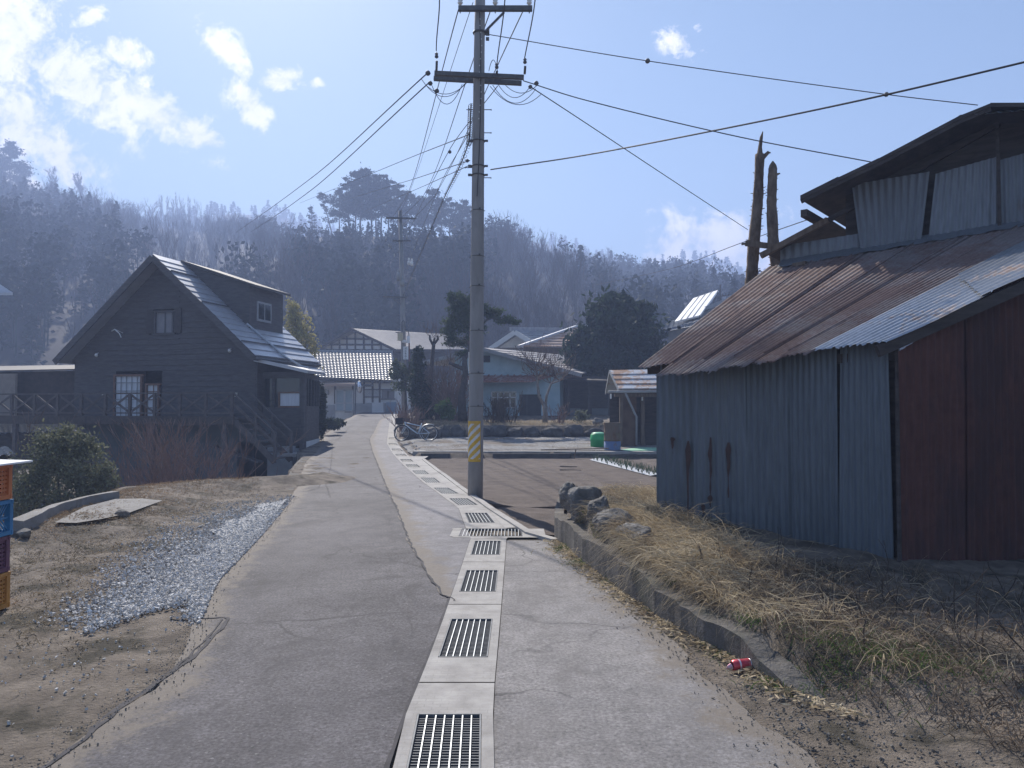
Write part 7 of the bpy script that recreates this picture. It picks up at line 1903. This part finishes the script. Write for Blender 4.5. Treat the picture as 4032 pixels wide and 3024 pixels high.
p = P(2352, 1660, 34.6); mb = boulder((p.x, p.y, p.z), (.30, .25, .18), rng, 3); solo('boulder', mb, M['stone'], 'pale rounded boulder on top of the garden bank above the green bin', 'stone', base=(p.x, p.y, p.z - .15))

# ------------------------------------------------ grass, straw, stones
def blades(B, L, lean, droop, wd, nseg=3):
    """B bases, L lengths, lean horizontal unit-ish directions, droop 0..1 (how far the tip hangs)"""
    n = len(B); out = []; side = np.cross(lean + np.array([0, 0, .5]), unit(n)); side /= np.linalg.norm(side, axis=1, keepdims=True) + 1e-9
    def pos(t):
        up = (1 - droop * t) * t; ho = t * (.25 + .85 * droop * t + .15)
        return B + L[:, None] * (lean * ho[:, None] + np.array([0, 0, 1.]) * (up - droop * .55 * t * t)[:, None])
    for i in range(nseg):
        t0, t1 = np.full(n, i / nseg), np.full(n, (i + 1) / nseg); w0, w1 = wd * (1 - i / nseg * .8), wd * (1 - (i + 1) / nseg * .85)
        a, b = pos(t0), pos(t1); out.append(np.stack([a - side * w0[:, None], a + side * w0[:, None], b + side * w1[:, None], b - side * w1[:, None]], 1))
    return np.concatenate(out), np.tile(np.clip(NR.normal(.5, .25, n), 0, 1), nseg)
def grass(name, x, y, L, lean, droop, wd, m, zoff=0.0):
    z = zt(x, y) + zoff; B = np.stack([x, y, z], -1); V, t = blades(B, L, lean, droop, wd); return tag(quads_obj(name, V, m, None, t), kind='stuff')
def lean_dir(n, ax, ay, j):
    d = np.stack([ax + NR.normal(0, j, n), ay + NR.normal(0, j, n), np.zeros(n)], -1); return d / (np.linalg.norm(d, axis=1, keepdims=True) + 1e-6)
# straw mop hanging over the wall in front of the barn's left corner
n = 7000; y = NR.uniform(5.0, 8.3, n); cl = np.sin(y * 5.3) * .08 + np.sin(y * 11) * .05
x = np.interp(y, WALL_Y, WALL_X) + np.abs(NR.normal(0, .22, n)) + cl * .3 + np.clip(y - 7.4, 0, 2) * .35
keepm = NR.random(n) < np.interp(y, [5.0, 5.5, 6.3, 7.6, 8.3], [.12, .30, .95, 1, .6]); x, y = x[keepm], y[keepm]; n = len(x)
grass('dry_grass', x + .0, y, NR.gamma(3.0, .070, n).clip(.05, .42), lean_dir(n, -.7, -.4, .85), NR.uniform(.35, 1.0, n), NR.uniform(.0018, .0042, n), STRAW, .03)
n = 2800; y = NR.uniform(6.3, 8.4, n); x = np.interp(y, [6.3, 7.3, 8.4], [1.75, 1.6, 1.35]) + NR.normal(0, .28, n)
grass('dry_grass_mound', x, y, NR.gamma(3, .1, n).clip(.08, .5), lean_dir(n, -.5, -.4, 1.0), NR.uniform(.3, .95, n), NR.uniform(.0018, .004, n), STRAW, .03)
n = 2400; y = NR.uniform(8.2, 11.0, n); x = np.interp(y, [8.2, 9, 11], [1.25, 1.3, 1.9]) + NR.normal(0, .30, n)
grass('dry_grass_back', x, y, NR.uniform(.12, .34, n), lean_dir(n, -.5, -.3, .8), NR.uniform(.3, .9, n), NR.uniform(.002, .004, n), STRAW, .0)
# darker weeds and litter on the slope in front of the barn
n = 9000; y = NR.uniform(2.6, 6.9, n); x = np.interp(y, WALL_Y, WALL_X) + .05 + NR.gamma(1.5, .85, n); k = (x < 6) & (NR.random(n) < np.interp(y, [2.6, 3.8, 5], [.2, .75, 1])); x, y = x[k], y[k]; n = len(x)
grass('weeds', x, y, NR.uniform(.07, .28, n), lean_dir(n, -.3, -.4, .9), NR.uniform(.3, 1.0, n), NR.uniform(.0018, .004, n), WEED, .0)
n = 900; y = NR.uniform(4.2, 6.8, n); x = np.interp(y, WALL_Y, WALL_X) + .1 + NR.gamma(1.6, .7, n)
grass('pale_stalks', x, y, NR.uniform(.15, .42, n), lean_dir(n, -.2, -.3, 1), NR.uniform(.2, 1.0, n), NR.uniform(.0016, .003, n), STRAW, .02)
# flattened loose straw lying every way over the bank
n = 4200; y = 9.0 - 4.4 * NR.beta(1.5, 2.4, n); x = np.interp(y, WALL_Y, WALL_X) + np.abs(NR.normal(0, .75, n)); C = np.stack([x, y, zt(x, y) + NR.uniform(.01, .16, n) * np.exp(-((x - np.interp(y, WALL_Y, WALL_X)) / .9) ** 2)], -1)
d = unit(n); d[:, 2] *= .3; V = leaf_quads(C, NR.uniform(.08, .34, n), 0, .022, d * 4); tag(quads_obj('flattened_straw', V, STRAW, None, np.clip(NR.normal(.55, .3, n), 0, 1)), kind='stuff')
# standing weed stalks
rg = random.Random(3); S = []
for i in range(34):
    yy = rg.uniform(4.4, 6.6); xx = float(np.interp(yy, WALL_Y, WALL_X)) + rg.uniform(.25, 3.0); grow(rg, (xx, yy, zp(xx, yy) - .02), (rg.gauss(0, .3), rg.gauss(0, .3), 1), rg.uniform(.14, .34), .0045, 1, S, 3, .5, .4, 3)
tag(quads_obj('weed_stalks', segs_quads([(a, c, max(r0, .0022), max(r1, .0016)) for a, c, r0, r1 in S]), mat('weed_stalk', (.045, .034, .028), (.08, .06, .05), .9, 5)), kind='stuff')
# green tufts at the wall's foot and lower right
n = 2600; c_ = [(2270, 2145, .12, 900), (2340, 2195, .12, 700), (2440, 2260, .08, 300), (2620, 2362, .05, 250), (2470, 2285, .05, 120), (3450, 2560, .28, 520), (3640, 2610, .22, 320), (3300, 2600, .15, 170), (2900, 2560, .10, 260), (3080, 2700, .08, 130)]
xs_, ys_ = [], []
for u, v, r, m in c_:
    p = Gt(u, v); xs_.append(NR.normal(p.x, r, m)); ys_.append(NR.normal(p.y, r * .8, m))
x = np.concatenate(xs_); y = np.concatenate(ys_); n = len(x)
grass('green_grass', x, y, NR.uniform(.03, .11, n), lean_dir(n, 0, 0, 1), NR.uniform(.1, .7, n), NR.uniform(.002, .004, n), GREEN, 0)
# straw litter at the foot of the wall
n = 2200; y = NR.uniform(4.0, 9.4, n); x = np.interp(y, WALL_Y, WALL_X) - .10 - np.abs(NR.normal(0, .10, n))
C = np.stack([x, y, zt(x, y) + .014 + NR.uniform(0, .02, n)], -1); d = unit(n); d[:, 2] *= .15; V = leaf_quads(C, .055, 0, .22, d * 3); tag(quads_obj('straw_litter', V, STRAW, None, np.clip(NR.normal(.5, .3, n), 0, 1)), kind='stuff')
# short dry turf on the left verge
n = 46000; y = NR.uniform(3.2, 17.0, n) ; y = 3.2 + (y - 3.2) * NR.uniform(.3, 1, n); le = np.interp(y, LEy, LEx); xe = np.interp(y, EDGE_Y, EDGE_X); x = xe + (le - xe) * NR.beta(1.1, 1.5, n)
gl_ = np.interp(y, GRL[0], GRL[1]); pat = np.sin(x * 2.1 + np.sin(y * 1.3) * 2) + np.sin(y * 1.7 + x) + NR.normal(0, .6, n)
k = (pat > -.4) & ~((x > gl_ - .25) & (y > GRL[0][0] - .2)) & (x < le - .22) & (NR.random(n) < np.clip(.35 + (le - x) * .35, 0, 1)); x, y = x[k], y[k]; n = len(x)
grass('dry_turf', x, y, NR.uniform(.025, .095, n), lean_dir(n, .1, -.2, 1), NR.uniform(.4, 1.0, n), NR.uniform(.0024, .006, n), TURF, -.006)
DEAD = mat('dead_grass', (.23, .15, .085), (.38, .27, .165), .9, 2.5, 4, tint=.9, trans=.2)
n = 9500; y = NR.uniform(6.5, 17.3, n); xe = np.interp(y, EDGE_Y, EDGE_X); x = xe + .1 + np.abs(NR.normal(0, .9, n)); k = (x < np.interp(y, LEy, LEx) - .8) & ~((x > np.interp(y, GRL[0], GRL[1]) - .1)); x, y = x[k], y[k]; n = len(x)
grass('verge_straw', x, y, NR.uniform(.03, .12, n), lean_dir(n, .1, -.2, 1), NR.uniform(.3, .9, n), NR.uniform(.0022, .005, n), DEAD, -.005)
# straw and weeds on top of the garden bank
n = 5200; x = NR.uniform(-4.2, 4.2, n); y = NR.uniform(33.9, 37.5, n); grass('garden_straw', x, y, NR.uniform(.08, .30, n), lean_dir(n, 0, -.3, 1), NR.uniform(.3, .9, n), NR.uniform(.004, .010, n), STRAW, 0)
# loose stones
def stones(name, x, y, s, m, zl=.0):
    n = len(x); z = zt(x, y) + zl; c = np.stack([x, y, z], -1); a = unit(n); b = np.cross(a, unit(n)); b /= np.linalg.norm(b, axis=1, keepdims=True); e = np.cross(a, b)
    a, b, e = a * (s * NR.uniform(.6, 1.3, n))[:, None], b * (s * NR.uniform(.5, 1, n))[:, None], e * (s * NR.uniform(.35, .8, n))[:, None]
    K = {}
    for i in (-1, 1):
        for j in (-1, 1):
            for k in (-1, 1): K[i, j, k] = c + a * (i * NR.uniform(.55, 1, (n, 1))) + b * (j * NR.uniform(.55, 1, (n, 1))) + e * (k * NR.uniform(.6, 1, (n, 1)))
    F = [((-1, -1, -1), (-1, 1, -1), (1, 1, -1), (1, -1, -1)), ((-1, -1, 1), (1, -1, 1), (1, 1, 1), (-1, 1, 1)), ((-1, -1, -1), (1, -1, -1), (1, -1, 1), (-1, -1, 1)), ((1, -1, -1), (1, 1, -1), (1, 1, 1), (1, -1, 1)), ((1, 1, -1), (-1, 1, -1), (-1, 1, 1), (1, 1, 1)), ((-1, 1, -1), (-1, -1, -1), (-1, -1, 1), (-1, 1, 1))]
    V = np.concatenate([np.stack([K[q] for q in f], 1) for f in F]); t = np.tile(np.clip(NR.normal(.5, .25, n), 0, 1), 6)
    return tag(quads_obj(name, V, m, None, t), kind='stuff')
n = 42000; y = NR.uniform(GRL[0][0] - .1, 14.5, n); y = GRL[0][0] - .1 + (y - GRL[0][0]) * NR.beta(1.5, 1.3, n); a, b = np.interp(y, GRL[0], GRL[1]) - .6, np.interp(y, LEy, LEx) + .05; x = a + (b - a) * NR.beta(2.6, .95, n)
k = y > GRL[0][0] + .35 + .32 * np.sin(x * 4.3) + .2 * np.sin(x * 11) + NR.normal(0, .16, n); x, y = x[k], y[k]; n = len(x)
stones('gravel', x, y, NR.gamma(3, .0024, n).clip(.003, .018), M['pebble'], .012)
n = 1500; y = NR.uniform(3.3, 13, n); le = np.interp(y, LEy, LEx); x = le - .1 - np.abs(NR.normal(0, 1.5, n)); stones('verge_pebbles', x, y, NR.uniform(.003, .010, n), M['pebble'], .0)
n = 1500; y = NR.uniform(2.6, 4.5, n); x = np.interp(y, [2.6, 4.5], [1.35, 1.3]) + np.abs(NR.normal(0, .9, n)); stones('bank_pebbles', x, y, NR.uniform(.003, .009, n), M['stone'], .0)
n = 5000; y = NR.uniform(3.0, 14, n); s = NR.random(n) < .5; x = np.where(s, np.interp(y, LEy, LEx) + NR.normal(.0, .07, n), np.array([drive_r(q) for q in y]) + NR.normal(.10, .10, n)); k = s | (y < 9); x, y = x[k], y[k]; stones('edge_crumbs', x, y, NR.uniform(.0015, .006, len(x)), M['crumb'], .010)
n = 500; y = NR.uniform(26.5, 33, n); x = NR.uniform(-4.0, 4, n); stones('lot_stones', x, y, NR.uniform(.015, .04, n), M['pebble'], .01)
n = 700; y = NR.uniform(10.5, 20, n); x = NR.uniform(-2, 6, n); x = np.maximum(x, np.interp(y, GL_Y, GL_X) + .3); k = terrace_mask(x, y) < .01; x, y = x[k], y[k]; stones('field_clods', x, y, NR.uniform(.006, .018, len(x)), M['dirt'], -.08)

# ================================================================== HAZE
hz = MB(); hz.box((0, 705, 66), (3060, 2040, 144))
haze = build('haze', hz, None)
hm = bpy.data.materials.new('haze'); hm.use_nodes = True
t = NT(hm.node_tree)
for nd in list(t.n):
    if nd.type != 'OUTPUT_MATERIAL': t.n.remove(nd)
pvn = t.node('ShaderNodeVolumePrincipled')
pvn.inputs['Color'].default_value = (.45, .58, .92, 1)
pvn.inputs['Density'].default_value = .0023
pvn.inputs['Anisotropy'].default_value = .2
t.link(pvn.outputs[0], [nd for nd in t.n if nd.type == 'OUTPUT_MATERIAL'][0].inputs['Volume'])
haze.data.materials.append(hm)
tag(haze, kind='stuff')
print('OBJECTS', len(bpy.data.objects), 'POLYS', sum(len(m.polygons) for m in bpy.data.meshes))
